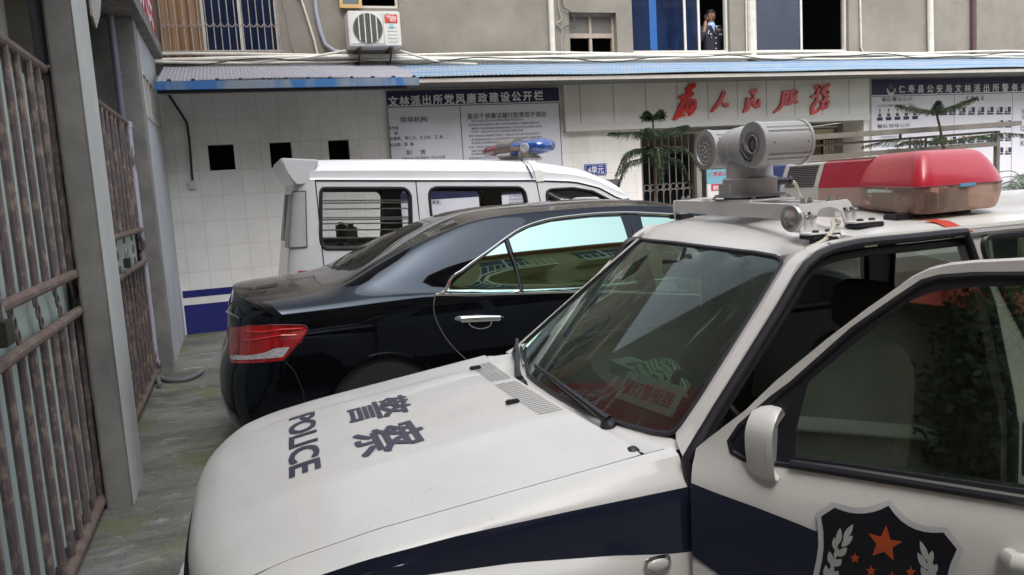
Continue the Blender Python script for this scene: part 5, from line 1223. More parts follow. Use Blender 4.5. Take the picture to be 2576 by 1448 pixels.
mb = MB(); gl_ = [ls(*q)+np.array([0, -.0015, 0]) for q in back]; gl_ = [ls(seal[-1][0]+.004, 1.535)]+gl_+[ls(back[-1][0]+.06, .95), ls(back[-1][0]+.06, .4)]; mb.tube(gl_, .005, 5); mb.tube([ls(3.12, z) for z in np.linspace(.4, 1.53, 12)], .004, 5); mb.build('panel_gap', BLACKR, suv)
mb = MB(); panel(mb, [(back[-1][0]+.08, .79), (3.96, .79), (3.96, .955), (back[-1][0]+.08, .955)], [], ls, .15, off=(0, -.002, 0)); mb.build('stripe', NAVYC, suv)
# far side
fo = [(1.30, 1.065), (2.02, 1.065), (2.0, 1.475), (1.62, 1.475)]; fr_ = [(2.12, 1.065), (2.95, 1.065), (2.92, 1.475), (2.09, 1.475)]; fq = [(3.1, 1.1), (3.7, 1.1), (3.66, 1.46), (3.1, 1.46)]
sidef = [(1.035, .30), (1.05, 1.03), (1.22, 1.10), (1.68, 1.50), (1.74, 1.53), (3.92, 1.53), (3.96, 1.0), (3.98, .30)]
mb = MB(); panel(mb, sidef, [rnd(fo, .03), rnd(fr_, .03), rnd(fq, .03)], lf, .1, thick=(0, -.045, 0)); mb.build('body_side', PAINT, suv, smooth=35)
for q, nm in ((fo, 'far_side_window'), (fr_, 'far_side_window'), (fq, 'quarter_window')):
    mb = MB(); panel(mb, rnd(q, .03), [], lf, .15, off=(0, -.012, 0)); o = mb.build(nm, FARG, suv, smooth=60)
    mb = MB(); lp = [lf(*p)+np.array([0, -.045, 0]) for p in dens(rnd(q, .03), .05)]; mb.tube(lp+[lp[0]], .014, 7); mb.build('window_seal', RUB, o)
# tail
mb = MB(); panel(mb, [(1.76, .30), (2*YC-1.76, .30), (2*YC-1.80, 1.53), (1.80, 1.53)], [rnd([(1.95, 1.08), (3.08, 1.08), (3.04, 1.45), (1.98, 1.45)], .05)], lambda a, b: (3.965, a, b), .15, thick=(.03, 0, 0)); mb.build('tailgate', PAINT, suv, smooth=35)
mb = MB(); mb.box((3.975, 1.95, 1.08), (3.98, 3.08, 1.45)); mb.build('rear_window', FARG, suv, smooth=0)
mb = MB(); mb.box((-.1, 1.80, .26), (3.95, 2*YC-1.80, .34)); mb.build('floor_pan', TRIM, suv, smooth=0)
for nm, x, y in (('wheel', .40, 1.80), ('wheel', .40, 2*YC-1.80), ('wheel', 3.1, 1.80), ('wheel', 3.1, 2*YC-1.80)):
    sg = -1 if y < YC else 1
    mb = MB(); mb.lathe((x, y-sg*.10, .33), (0, sg, 0), [(.20, 0), (.31, .0), (.33, .03), (.33, .17), (.31, .20), (.21, .20)], 28); w_ = mb.build('wheel', BLACKR, suv)
    mb = MB(); mb.lathe((x, y-sg*.10, .33), (0, sg, 0), [(.21, .17), (.18, .15), (.06, .18), (0, .18)], 20); mb.build('rim', STEEL, w_)

# ---- cabin
mb = MB(); rows = []
for s in np.linspace(-.95, .95, 15):
    y = YC+.68*s; xw = W(y, 1.0)
    rows.append([(xw, y, 1.005), (xw+.10, y, 1.0), (xw+.26, y, .995), (xw+.36, y, .975), (xw+.40, y, .90), (xw+.40, y, .50)])
mb.grid(rows); mb.build('dashboard', TRIM, suv, smooth=50)
def seat(x, y, z, w2, hb, lean=.14, nm='seat'):
    mb = MB(); c = []
    for f, dx, ww, th in ((0, 0, .9, .10), (.12, .01, 1.0, .12), (.5, .07, 1.0, .11), (.8, .12, .92, .09), (.93, .14, .8, .07), (1.0, .145, .6, .03)):
        zz = z+hb*f; xc = x+lean*f; r = []
        for k in range(16):
            a = 2*PI*k/16; r.append((xc+th/2*np.sign(math.cos(a))*abs(math.cos(a))**.6, y+w2*ww*np.sign(math.sin(a))*abs(math.sin(a))**.6, zz))
        c.append(r)
    c = [[tuple(q) for q in r] for r in zip(*[cm(list(k), 3) for k in zip(*[[np.array(p) for p in r] for r in c])])]
    mb.grid(c, close=True); mb.add(c[-1], [tuple(range(16))]); mb.box((x-.46, y-w2, z-.05), (x+.05, y+w2, z+.08)); o = mb.build(nm, SEATM, suv, smooth=45)
    mb = MB(); xc = x+lean*1.12; zz = z+hb+.10; rr = []
    for f, k in ((-1, .7), (-.7, 1), (0, 1.05), (.7, .95), (1, .6)):
        rr.append([(xc+.05*math.cos(a)*k, y+.15*k*np.sign(math.sin(a))*abs(math.sin(a))**.6, zz+.085*f) for a in np.linspace(0, 2*PI, 14, endpoint=False)])
    mb.grid(rr, close=True); mb.add(rr[-1], [tuple(range(14))]); mb.build('headrest', SEATM, o, smooth=50)
for y in (2.12, 2.92): seat(1.78, y, .62, .25, .56)
seat(2.60, 2.52, .62, .60, .50)
mb = MB(); cx_, cy_, cz_ = 1.36, 2.14, .98; ax = np.array([.86, 0, .50]); e1 = np.array([0, 1, 0]); e2 = np.array([-.5, 0, .86])
mb.tube([np.array([cx_, cy_, cz_])+.18*(e1*math.cos(a)+e2*math.sin(a)) for a in np.linspace(0, 2*PI, 33)], .015, 8)
for a in (0, PI, -PI/2): mb.tube([np.array([cx_, cy_, cz_])-ax*.03, np.array([cx_, cy_, cz_])+.18*(e1*math.cos(a)+e2*math.sin(a))], .014, 6)
mb.ball((cx_-.02, cy_, cz_-.01), .05, 12, 8); mb.build('steering_wheel', M('wheel_black', (.02, .02, .022), .4), suv)
mb = MB(); c = at(1660, 695, y=2.45); mb.tube([(1.46, 2.45, 1.50), (1.44, 2.45, 1.45)], .008, 6); mb.obox((1.44, 2.45, 1.425), (.012, .004, 0), (-.01, .10, 0), (0, 0, .028)); mb.build('rear_view_mirror', TRIM, suv, bevel=.006)
# red fringed mat
mb = MB(); rows = []; rng = random.Random(4)
for i, s in enumerate(np.linspace(-.93, .93, 90)):
    y = YC+.68*s; xw = W(y, 1.01); j = rng.uniform(-.012, .012)
    rows.append([(xw+.012+j, y, 1.012), (xw+.05, y, 1.014), (xw+.10, y, 1.013), (xw+.16+j, y, 1.011)])
mb.grid(rows)
MATR = M('red_fringe_mat', (.12, .012, .022), .9, c2=(.05, .01, .012), scale=40, amt=.9, stretch=(1, 4, 1))
for i in range(260):
    y = rng.uniform(1.90, 3.12); xw = W(y, 1.01)+.14; a = rng.uniform(-.9, .9); mb.tube([(xw, y, 1.016), (xw+.035*math.cos(a), y+.035*math.sin(a), 1.020), (xw+.06*math.cos(a+.3), y+.06*math.sin(a+.3), 1.008)], .0025, 4)
mb.build('dash_mat', MATR, suv, recalc=False)

# ---- wipers
def wiper(label_, pts_px, pivot_px):
    piv = at(*pivot_px, z=1.035)
    W_ = []
    for p in pts_px: q = inv(p[0], p[1], lw, (2.3, 1.1)); W_.append(lw(*q)+np.array([-.024, 0, .016]))
    mb = MB(); mb.lathe(piv+np.array([0, 0, -.01]), (-.3, 0, 1), [(.024, 0), (.024, .018), (.016, .03), (0, .034)], 14); k = W_[len(W_)//2]
    mb.tube([piv+np.array([-.004, 0, .018]), piv*.72+W_[0]*.28+np.array([-.008, 0, .016]), W_[0]+np.array([-.008, 0, .008]), W_[-1]+np.array([-.004, 0, .004])], [.016, .014, .011, .007], 8)
    o = mb.build('wiper_arm', RUB, suv)
    mb = MB(); mb.tube(W_, .006, 6); mb.build('wiper_blade', RUB, o)
wiper('', [(1518, 1046), (1478, 1014), (1430, 978), (1388, 946), (1366, 932)], (1533, 1072))
wiper('', [(1322, 944), (1314, 922), (1304, 898), (1296, 872)], (1312, 968))
c = at(1591, 1141, z=1.03); mb = MB(); mb.lathe((c[0], c[1], 1.030), (0, 0, 1), [(.019, 0), (.019, .010), (.012, .017), (0, .019)], 16); mb.build('aerial_cap', RUB, suv)

# ---- open front door
HN = np.array([1.032, 1.735, 0]); DD = np.array([.640, -.768, 0]); DN = np.array([-.768, -.640, 0])
def doff(z): return float(np.interp(z, [.3, .5, .70, .745, .77, .80, .90, .955, .985, 1.045, 1.06, 1.5], [.02, .034, .036, .040, .034, .034, .033, .028, .022, .0, -.004, -.065]))
ld = lambda s, z: HN+DD*s+DN*doff(z)+np.array([0, 0, z])
def dpx(pts, g=(.3, 1.1)):
    out = []
    for p in pts: g = inv(p[0], p[1], ld, g); out.append(g)
    return out
up_px = [(1742, 1172), (1751, 1129), (1861, 1046), (1941, 969), (2069, 864.5), (2171, 787), (2234, 743), (2290, 702), (2336, 680), (2392, 667), (2455, 661), (2576, 655)]
up = dpx(up_px); print('door up', np.round(up, 3).tolist())
gin_px = [(1994, 1152), (2000, 1076), (2027, 966), (2140, 872), (2215, 812), (2292, 757), (2330, 741), (2364, 732), (2447, 724), (2576, 721)]
gin = dpx(gin_px, (.25, 1.1)); glo = dpx([(2576, 1236), (2250, 1188)], (.5, 1.05)); print('door glass', np.round(gin, 3).tolist(), np.round(glo, 3).tolist())
sE = 1.0; ztopE = up[-1][1]
outer_d = [(.008, .30), (.004, 1.0)]+[tuple(q) for q in up]+[(sE-.06, ztopE-.004), (sE, 1.05), (sE+.01, .30)]
glass_d = [tuple(q) for q in gin]+[(sE-.14, gin[-1][1]-.004), (sE-.09, glo[0][1]-.004)]+[tuple(q) for q in glo]
# white skin: outer outline minus the black frame region
blk_px = [(1874, 1159), (1841, 1139), (1834, 1112), (1861, 1072), (1941, 1003), (1991, 966), (2143, 831), (2254, 754), (2320, 710), (2364, 698), (2447, 692), (2576, 691)]
blk = dpx(blk_px, (.15, 1.1)); blo = dpx([(2576, 1268), (2125, 1196), (1979, 1173)], (.5, 1.02))
black_d = [tuple(q) for q in blk]+[(sE-.09, blk[-1][1]-.004), (sE-.055, blo[0][1]-.004)]+[tuple(q) for q in blo]
mb = MB(); panel(mb, outer_d, [black_d], ld, .03, thick=-DN*.05)
door = mb.build('front_door', PAINT, suv, smooth=40)
mb = MB(); panel(mb, black_d, [glass_d], ld, .05, off=DN*-.006, thick=-DN*.035); mb.build('window_surround', RUB, door, smooth=35)
mb = MB(); lp = [ld(*q)-DN*.004 for q in dens(black_d, .05)]; mb.tube(lp+[lp[0]], .008, 7); mb.build('window_seal', RUB, door)
lp = dpx([(1990, 1165), (2125, 1184), (2576, 1256)], (.25, 1.03)); lp = [tuple(q) for q in lp]+[(sE-.07, lp[-1][1]-.003)]
mb = MB(); mb.tube([ld(*q)+DN*.006 for q in lp], .011, 8); mb.build('belt_strip', M('belt_rubber', (.03, .03, .04), .22), door)
mb = MB(); panel(mb, glass_d, [], ld, .08, off=-DN*.016); dg_ = mb.build('door_glass', SIDEG, door, smooth=60)
# lower skin inside trim
mb = MB(); panel(mb, [(.03, .36), (.03, 1.0), (.2, 1.0), (sE-.05, 1.0), (sE-.04, .36)], [], ld, .2, off=-DN*.065); mb.build('door_trim', TRIM, door)
st_px = [(1726, 1212), (1800, 1238), (1900, 1274), (2000, 1313), (2075, 1344)]
st = dpx(st_px, (.02, .95)); lo_ = dpx([(1814, 1448), (1729, 1394)], (.1, .75)); sl = (lo_[0][1]-lo_[1][1])/(lo_[0][0]-lo_[1][0])
stripe = [tuple(q) for q in st]+[(.62, st[-1][1]-.0), (.62, lo_[0][1]+sl*(.62-lo_[0][0]))]+[tuple(lo_[0]), tuple(lo_[1])]
print('stripe', np.round(stripe, 3).tolist())
stripe[0] = (.006, stripe[0][1]); stripe[-1] = (.006, stripe[-1][1])
zl = st[-1][1]-(st[0][1]-st[-1][1])/(st[-1][0]-st[0][0])*0.14
stripe[5] = (st[-1][0]+.02, st[-1][1]-.004); stripe[6] = (st[-1][0]+.02, lo_[0][1]+sl*(st[-1][0]+.02-lo_[0][0]))
mb = MB(); panel(mb, stripe, [], ld, .02, off=DN*.0045); mb.build('stripe', NAVYC, door)
# shield badge
def z3(p): return (.2437*p[0]+1996.4, .2437*p[1]+1094.8)
def arc(a, b, sag, n=8):
    a = np.array(a, float); b = np.array(b, float); nn = np.array([-(b-a)[1], (b-a)[0]]); return [a+(b-a)*t+nn*sag*4*t*(1-t) for t in np.linspace(0, 1, n)]
sh = [(290, 830), (430, 738)]+[(q[0], q[1]) for q in arc((430, 738), (985, 718), .13)][1:]+[(q[0], q[1]) for q in arc((985, 718), (1548, 992), .16)][1:]+[(1688, 1165), (1620, 1320), (1575, 1500), (1560, 1640), (1490, 1900), (1280, 2150), (1000, 2290), (760, 2200), (480, 2020), (300, 1800), (255, 1600), (265, 1448), (300, 1290), (318, 1150), (316, 990)]
shs = dpx([z3(p) for p in sh], (.4, .9)); cx2 = np.mean(shs, axis=0)
def grow(poly, d):
    P = [np.array(p) for p in poly]; n = len(P); out = []
    for i in range(n):
        t = P[(i+1) % n]-P[i-1]; t = t/(np.linalg.norm(t)+1e-9); nn = np.array([t[1], -t[0]])
        if (P[i]-cx2)@nn < 0: nn = -nn
        out.append(P[i]+nn*d)
    return out
mb = MB(); panel(mb, grow(shs, .0125), [], ld, .04, off=DN*.0060); mb.build('badge_border', M('badge_silver', (.52, .52, .54), .35), door)
mb = MB(); panel(mb, shs, [], ld, .04, off=DN*.0072); bd = mb.build('badge', M('badge_black', (.006, .005, .010), .3, coat=.4), door)
STAR = M('star_orange', (.42, .075, .02), .4)
mb = MB(); star = [(962, 915), (1005, 1065), (1130, 1085), (1025, 1145), (1040, 1285), (940, 1190), (820, 1230), (860, 1110), (778, 1000), (905, 1035)]
panel(mb, dpx([z3(p) for p in star], (.45, .85)), [], ld, .05, off=DN*.0084)
def mstar(c, r, rot=0):
    return [(c[0]+(r if k % 2 == 0 else r*.42)*math.sin(PI*k/5+rot), c[1]-(r if k % 2 == 0 else r*.42)*math.cos(PI*k/5+rot)*1.12) for k in range(10)]
for c, r in (((640, 1258), 55), ((805, 1388), 56), ((1213, 1400), 60), ((1020, 1450), 58)): panel(mb, dpx([z3(p) for p in mstar(c, r)], (.45, .85)), [], ld, .05, off=DN*.0084)
mb.build('stars', STAR, bd, smooth=0)
def leaf(b, t, w_):
    b = np.array(b, float); t = np.array(t, float); d = t-b; nn = np.array([-d[1], d[0]])/np.linalg.norm(d)*w_
    L = [b+d*u+nn*math.sin(PI*u)**.8*(1-.25*u) for u in np.linspace(0, 1, 8)]; R2 = [b+d*u-nn*math.sin(PI*u)**.8*(1-.25*u) for u in np.linspace(0, 1, 8)][::-1][1:-1]; return [tuple(q) for q in L+R2]
lv = [((520, 1070), (620, 908), 36), ((465, 1120), (487, 945), 34), ((500, 1140), (617, 1025), 40), ((440, 1180), (427, 1040), 34), ((470, 1240), (557, 1145), 40), ((400, 1330), (375, 1185), 36), ((430, 1340), (502, 1265), 40), ((345, 1470), (340, 1325), 34), ((400, 1480), (470, 1385), 40), ((470, 1150), (430, 1260), 30), ((440, 1250), (395, 1370), 32),
      ((1395, 1290), (1308, 1075), 36), ((1400, 1330), (1437, 1175), 38), ((1380, 1370), (1283, 1195), 40), ((1440, 1420), (1482, 1310), 36), ((1400, 1480), (1317, 1345), 42), ((1410, 1250), (1420, 1440), 40), ((1450, 1380), (1460, 1560), 40), ((420, 1330), (350, 1500), 40), ((330, 1600), (310, 1460), 34), ((380, 1640), (460, 1500), 40), ((1480, 1640), (1500, 1440), 40)]
lv = [q for q in lv if q[0][0] < 1000]+[q for q in lv if q[0][0] > 1000]; nl_ = sum(q[0][0] < 1000 for q in lv)
mb = MB()
for k, (b, t, w_) in enumerate(lv):
    if k == nl_: mb.build('wheat_ear', M('wheat_silver', (.42, .43, .42), .4), bd, smooth=0); mb = MB()
    panel(mb, dpx([z3(p) for p in leaf(b, t, w_)], (.45, .85)), [], ld, .06, off=DN*(.0080+.0001*k))
mb.build('wheat_ear', MATS['wheat_silver'], bd, smooth=0)
# handle
q = dpx([(2552, 1402)], (.6, .85))[0]; hp = ld(*q); mb = MB(); mb.tube([hp-DD*.012+DN*.0, hp+DN*.028, hp+DD*.07+DN*.034, hp+DD*.15+DN*.026, hp+DD*.17], [.018, .022, .021, .022, .018], 12, ry=None); mb.build('door_handle', PAINT, door)
# door mirror: shell lofted round the opening
mc = ld(*dpx([(1928, 1122)], (.2, 1.05))[0]); 
rim_px = [(1966, 1026), (1948, 1060), (1940, 1095), (1940, 1140), (1944, 1182), (1950, 1216), (1966, 1192), (1979, 1156), (1979, 1100), (1976, 1052)]
pc = mc+DN*.166; pn = DD*.93+DN*.20+np.array([0, 0, .0]); pn /= np.linalg.norm(pn)
rim = [atp(p[0], p[1], pc, pn) for p in rim_px]; rim = resamp(cm(rim, 4, closed=True)+[rim[0]], 33)[:-1]; rc = np.mean(rim, axis=0)
mb = MB(); rows = []
hz = np.cross(pn, [0, 0, 1]); hz /= np.linalg.norm(hz); hz = hz if proj(rc+hz*.01)[0] < proj(rc)[0] else -hz
for k, sc_, dx in ((0, .80, -.016), (1, .955, .002), (2, 1.0, -.004), (3, 1.02, -.026), (4, .98, -.050), (5, .84, -.070), (6, .50, -.075), (7, .0, -.080)):
    rows.append([rc+(p-rc)*sc_+pn*dx+hz*(.010 if k == 0 else 0) for p in rim])
mb.grid(rows, close=True); mi = mb.build('door_mirror', PAINT, door, smooth=50)
mb = MB(); mb.add([rc+(p-rc)*.81-pn*.013+hz*.010 for p in rim], [tuple(range(len(rim)))]); mb.build('mirror_glass', M('mirror_reflection_grey', (.50, .53, .55), .22, metal=.3), mi)  # pale colour stands in for the white car side mirrored in the glass
mb = MB(); mb.tube([rc-pn*.045-DN*.02, rc-pn*.04-DN*.08, mc-DD*.03-DN*.004], [.03, .028, .035], 10); mb.build('mirror_arm', RUB, mi)
# ============================================================ ROOF EQUIPMENT OF THE OFF-ROADER
GREYP = M('camera_grey_paint', (0.40, 0.40, 0.40), .38, c2=(.33, .33, .32), scale=5, amt=.6, metal=.15)
def zc_(p): return (.225*p[0]+1674.4, .225*p[1]+289.8)
YN = 1.96
RACKM = M('rack_white_metal', (0.76, 0.76, 0.75), .35, c2=(.62, .62, .60), scale=12, amt=.5)
rack = thing('roof_rack', 'pale metal roof rack frame with arched end plates carrying the swivel camera', 'roof rack', (1.7, 2.45, 1.58))
pl = [(1490, 1000), (1760, 975), (2030, 940), (2065, 965), (2100, 1040), (2200, 1205), (2215, 1235), (2015, 1238), (1990, 1160), (1960, 1080), (1900, 1045), (1840, 1032), (1775, 1040), (1720, 1065), (1685, 1130), (1690, 1250), (1700, 1318), (1510, 1325), (1487, 1200), (1483, 1080)]
PW = [at(*zc_(p), y=YN) for p in pl]; P2 = [(p[0], p[2]) for p in PW]
print('plate', np.round(P2[0], 3), np.round(P2[2], 3), np.round(P2[6], 3), np.round(P2[17], 3))
mb = MB(); panel(mb, P2, [], lambda a, b: (a, YN, b), .05, thick=(0, .007, 0)); ep = mb.build('end_plate', RACKM, rack, smooth=35, bevel=.0012)
def foot(a, b, zt, sy=1):
    xa, xb = a, b; mb = MB(); z = roofz((a+b)/2, YN)+.012; mb.box((xa, YN-.045, z), (xb, YN+.007, z+.006)); o = mb.build('foot', RACKM, rack, bevel=.002)
    mb = MB(); mb.box((xa+.004, YN-.05, z-.013), (xb-.002, YN+.012, z)); mb.build('rubber_pad', RUB, o, bevel=.003)
    for x in (xa+(xb-xa)*.3, xa+(xb-xa)*.72):
        mb = MB(); mb.lathe((x, YN-.026, z+.006), (0, 0, 1), [(.010, 0), (.010, .004), (.006, .007), (0, .007)], 12); mb.build('bolt', RUB, o)
foot(P2[17][0]-.002, P2[15][0]+.05, 0); foot(P2[7][0]-.002, P2[6][0]+.035, 0)
mb = MB()
for z_ in ((1565, 1150), (1640, 1140), (2030, 1070), (2110, 1060)):
    c = at(*zc_(z_), y=YN-.004); mb = MB(); mb.lathe(c, (0, -1, 0), [(.0085, 0), (.0085, .005), (.005, .006), (.005, .014), (0, .014)], 10); mb.build('bolt', STEEL, ep)
for z_ in ((1530, 1110), (1605, 1100), (2000, 1050), (2070, 1045)):
    c = at(*zc_(z_), y=YN-.001); mb = MB(); mb.lathe(c, (0, -1, 0), [(.005, 0), (.005, .0015), (0, .0015)], 8); mb.build('slot', RUB, ep)
zt_ = PW[0][2]; xn0 = P2[0][0]; xn1 = P2[2][0]
F0 = at(1697, 513, y=2.98); F1 = (F0[0]+(xn1-xn0), 2.98, F0[2])
def beam(a, b, h=.048, w_=.022, nm='beam'):
    a = np.array(a); b = np.array(b); d = b-a; L = np.linalg.norm(d); d /= L; s = np.cross(d, [0, 0, 1]); s /= np.linalg.norm(s)
    mb = MB(); c = (a+b)/2-np.array([0, 0, h/2]); mb.obox(c, d*L/2, s*w_/2, (0, 0, h/2)); return mb.build(nm, RACKM, rack, bevel=.002)
ZR = zt_
beam((xn0+.012, YN+.004, ZR), (F0[0]+.012, 2.98, ZR)); beam((xn1-.03, YN+.004, ZR), (F1[0]-.03, 2.98, ZR))
mb = MB(); fx = F0[0]
Pf = [(p[0]+fx-xn0, p[1]) for p in P2]; panel(mb, Pf, [], lambda a, b: (a, 2.99, b-.0), .05, thick=(0, -.007, 0)); mb.build('end_plate', RACKM, rack, smooth=35)
for a in (Pf[17][0], Pf[7][0]):
    mb = MB(); z = roofz(a+.03, 2.99)+.002; mb.box((a, 2.95, z), (a+.07, 3.04, z+.02)); mb.build('foot', RUB, rack, bevel=.003)
mb = MB(); ym = 2.46; t_ = (ym-YN)/(2.98-YN); xm_ = xn0+(fx-xn0)*t_; 
for dy in (-.13, .11): mb = MB(); mb.box((xm_-.01, ym+dy-.02, ZR+.001), (xm_+(xn1-xn0)+.0, ym+dy+.02, ZR+.007)); mb.build('cross_plate', RACKM, rack, bevel=.001)
mb = MB()
for (x, y) in ((xn0+.03, YN+.02), (xn0+.055, YN+.02), (xn1-.05, YN+.02), (xn1-.02, YN+.02), (fx+.03, 2.96), (fx+.055, 2.96), (xm_+.02, ym-.13), (xm_+.02, ym+.11), (xm_+.16, ym-.13)): mb = MB(); mb.lathe((x, y, ZR), (0, 0, 1), [(.009, 0), (.009, .010), (.005, .011), (.005, .017), (0, .017)], 8); mb.build('bolt', STEEL, rack)
# buzzer disc on the near front corner
c = at(1989, 551, y=1.94); hn = MB(); hn.lathe(c, (-1, -.12, 0), [(.038, -.012), (.040, -.004), (.038, .002), (.030, .005), (.026, .003), (.018, .010), (.008, .018), (0, .019)], 28); tag(hn.build('siren_disc', STEEL), 'round silver siren disc at the near front corner of the roof rack', 'siren')
# swivel camera
CX = at(1888, 512, y=ym)
bx_ = at(1886, 470, y=ym)[0]; zb_ = ZR+.007
zf = lambda px, py: at(px, py, y=ym)
cam_t = thing('surveillance_camera', 'grey two headed swivel surveillance camera mounted on the roof rack', 'camera', (bx_, ym, zb_))
r0 = 62*ym/math.cos(0)/F*1.24; 
z_fl = zf(1886, 488)[2]; z_s1 = zf(1886, 446)[2]; z_c2 = zf(1886, 418)[2]; z_ax = zf(1855, 378)[2]
print('cam', bx_, ym, 'ZR', ZR, 'flange', z_fl, 'seam', z_s1, 'col', z_c2, 'axis', z_ax)
Rb = .5*126*np.linalg.norm(zf(1886, 470)-np.array([0, 0, H]))/F
mb = MB(); mb.box((bx_-.068, ym-.068, zb_), (bx_+.068, ym+.068, z_fl-.010)); mb.build('mounting_block', RUB, cam_t, bevel=.003)
mb = MB(); q = [(-.105, -.085), (.085, -.105), (.105, .085), (-.085, .105)]; q = rnd(q, .02); mb.prism([(bx_+a, ym+b, z_fl-.010) for a, b in q], (0, 0, .011)); mb.build('base_plate', GREYP, cam_t, bevel=.002)
mb = MB(); mb.lathe((bx_, ym, z_fl+.001), (0, 0, 1), [(Rb, 0), (Rb, z_s1-z_fl-.006), (Rb-.004, z_s1-z_fl-.003), (Rb-.008, z_s1-z_fl-.002)], 48); mb.box((bx_-Rb*1.06, ym-.02, z_fl+.001), (bx_-Rb*.8, ym+.045, z_s1-.02)); mb.build('base_drum', GREYP, cam_t, smooth=40)
mb = MB(); mb.lathe((bx_, ym, z_s1-.003), (0, 0, 1), [(Rb-.008, 0), (Rb-.008, .003)], 40); mb.build('seam_ring', RUB, cam_t)
Rc = Rb*.86; mb = MB(); mb.lathe((bx_, ym, z_s1), (0, 0, 1), [(Rc+.003, 0), (Rc, .004), (Rc, z_c2-z_s1), (Rc*.95, z_c2-z_s1+.02)], 44); mb.build('column', GREYP, cam_t, smooth=40)
# tilt body, along the car's width
Rt = .5*112*np.linalg.norm(zf(1850, 378)-np.array([0, 0, H]))/F
mb = MB(); yb0 = ym-.095; prof = [(Rt*.62, 0), (Rt*.80, .006), (Rt*.93, .03), (Rt, .06), (Rt, .10), (Rt*1.02, .102), (Rt*1.02, .106), (Rt, .108), (Rt*.98, .15), (Rt*.86, .185), (Rt*.7, .20), (Rt*.62, .205)]
mb.lathe((bx_-.005, yb0, z_ax), (0, 1, 0), prof, 48); mb.box((bx_-.05, ym-.03, z_c2), (bx_+.05, ym+.05, z_ax)); mb.build('tilt_housing', GREYP, cam_t, smooth=35)
def pod(pxc, y, rpx, pxe, nm):
    c = at(*pxc, y=y); e = at(*pxe, y=y); R = rpx*np.linalg.norm(c-np.array([0, 0, H]))/F; L = max(.12, e[0]-c[0]); n = 72; prof = []
    mb = MB(); rows = []
    for t in (0, 1):
        ring = []
        for j in range(n):
            a = 2*PI*j/n; fin = .0042 if (j % 3 == 0) and (abs(math.sin(a)) > .45) else 0; ring.append((c[0]+L*t, c[1]+math.cos(a)*(R-fin), c[2]+math.sin(a)*(R-fin)))
        rows.append(ring)
    mb.grid(rows, close=True); mb.add(rows[1], [tuple(range(n))])
    o = mb.build(nm, GREYP, cam_t, smooth=22)
    mb = MB(); mb.lathe((c[0]+L-.004, c[1], c[2]), (1, 0, 0), [(R+.003, 0), (R+.003, .010), (R-.012, .016), (0, .017)], 40); mb.build('rear_cap', GREYP, o, smooth=35)
    return c, R, L, o
c, R, L, o = pod((1895, 364), ym-.17, 52, (2010, 361), 'zoom_head')
mb = MB(); mb.lathe(c, (-1, 0, 0), [(R+.003, -.012), (R+.003, .004), (R, .006), (R*.60, .006), (R*.58, .001), (R*.44, .001), (R*.42, .008), (R*.38, .008), (R*.36, -.01)], 48); mb.build('front_ring', GREYP, o, smooth=30)
mb = MB(); mb.lathe(c+np.array([.008, 0, 0]), (-1, 0, 0), [(R*.40, 0), (R*.25, .010), (0, .013)], 32); mb.build('lens', M('camera_lens', (.03, .02, .03), .05, coat=1.0, spec=1.0), o)
mb = MB(); mb.tube([c+np.array([-.010, .72*R, .05*R]), c+np.array([-.014, .62*R, -.25*R]), c+np.array([-.012, .30*R, -.62*R]), c+np.array([-.010, .05*R, -.72*R])], [.004, .007, .008, .005], 7); mb.build('lens_wiper', RUB, o)
mb = MB()
for a in (.6, 2.2, 3.9, 5.5): mb.lathe(c+np.array([-.006, math.cos(a)*R*.84, math.sin(a)*R*.84]), (-1, 0, 0), [(.0045, 0), (.0045, .004), (0, .004)], 8)
mb.build('screws', STEEL, o)
mb = MB(); 
for x, z in ((.03, .0), (L-.02, .0)): mb.lathe((c[0]+x, c[1]-R+.0005, c[2]+z), (0, -1, 0), [(.003, 0), (.003, .001), (0, .001)], 8)
mb.build('screw_holes', RUB, o)
c2, R2, L2, o2 = pod((1776, 378), ym+.24, 46, (1840, 377), 'lamp_head')
mb = MB(); mb.lathe(c2, (-1, 0, 0), [(R2+.003, -.012), (R2+.003, .006), (R2*.80, .008), (R2*.76, .002)], 44); mb.build('front_ring', GREYP, o2, smooth=30)
mb = MB(); mb.lathe(c2, (-1, 0, 0), [(R2*.78, .001), (R2*.4, .003), (0, .003)], 32); ln = mb.build('lamp_glass', M('lamp_array', (.28, .27, .26), .15, coat=.8, c2=(.12, .12, .12), scale=60, amt=.8), o2)
mb = MB()
for r_, n_ in ((.15, 5), (.38, 10), (.60, 16)):
    for j in range(n_): a = 2*PI*j/n_; mb.lathe(c2+np.array([-.003, R2*r_*math.cos(a), R2*r_*math.sin(a)]), (-1, 0, 0), [(.0045, 0), (.003, .002), (0, .002)], 7)
mb.build('diodes', M('diode', (.5, .48, .45), .2), o2)
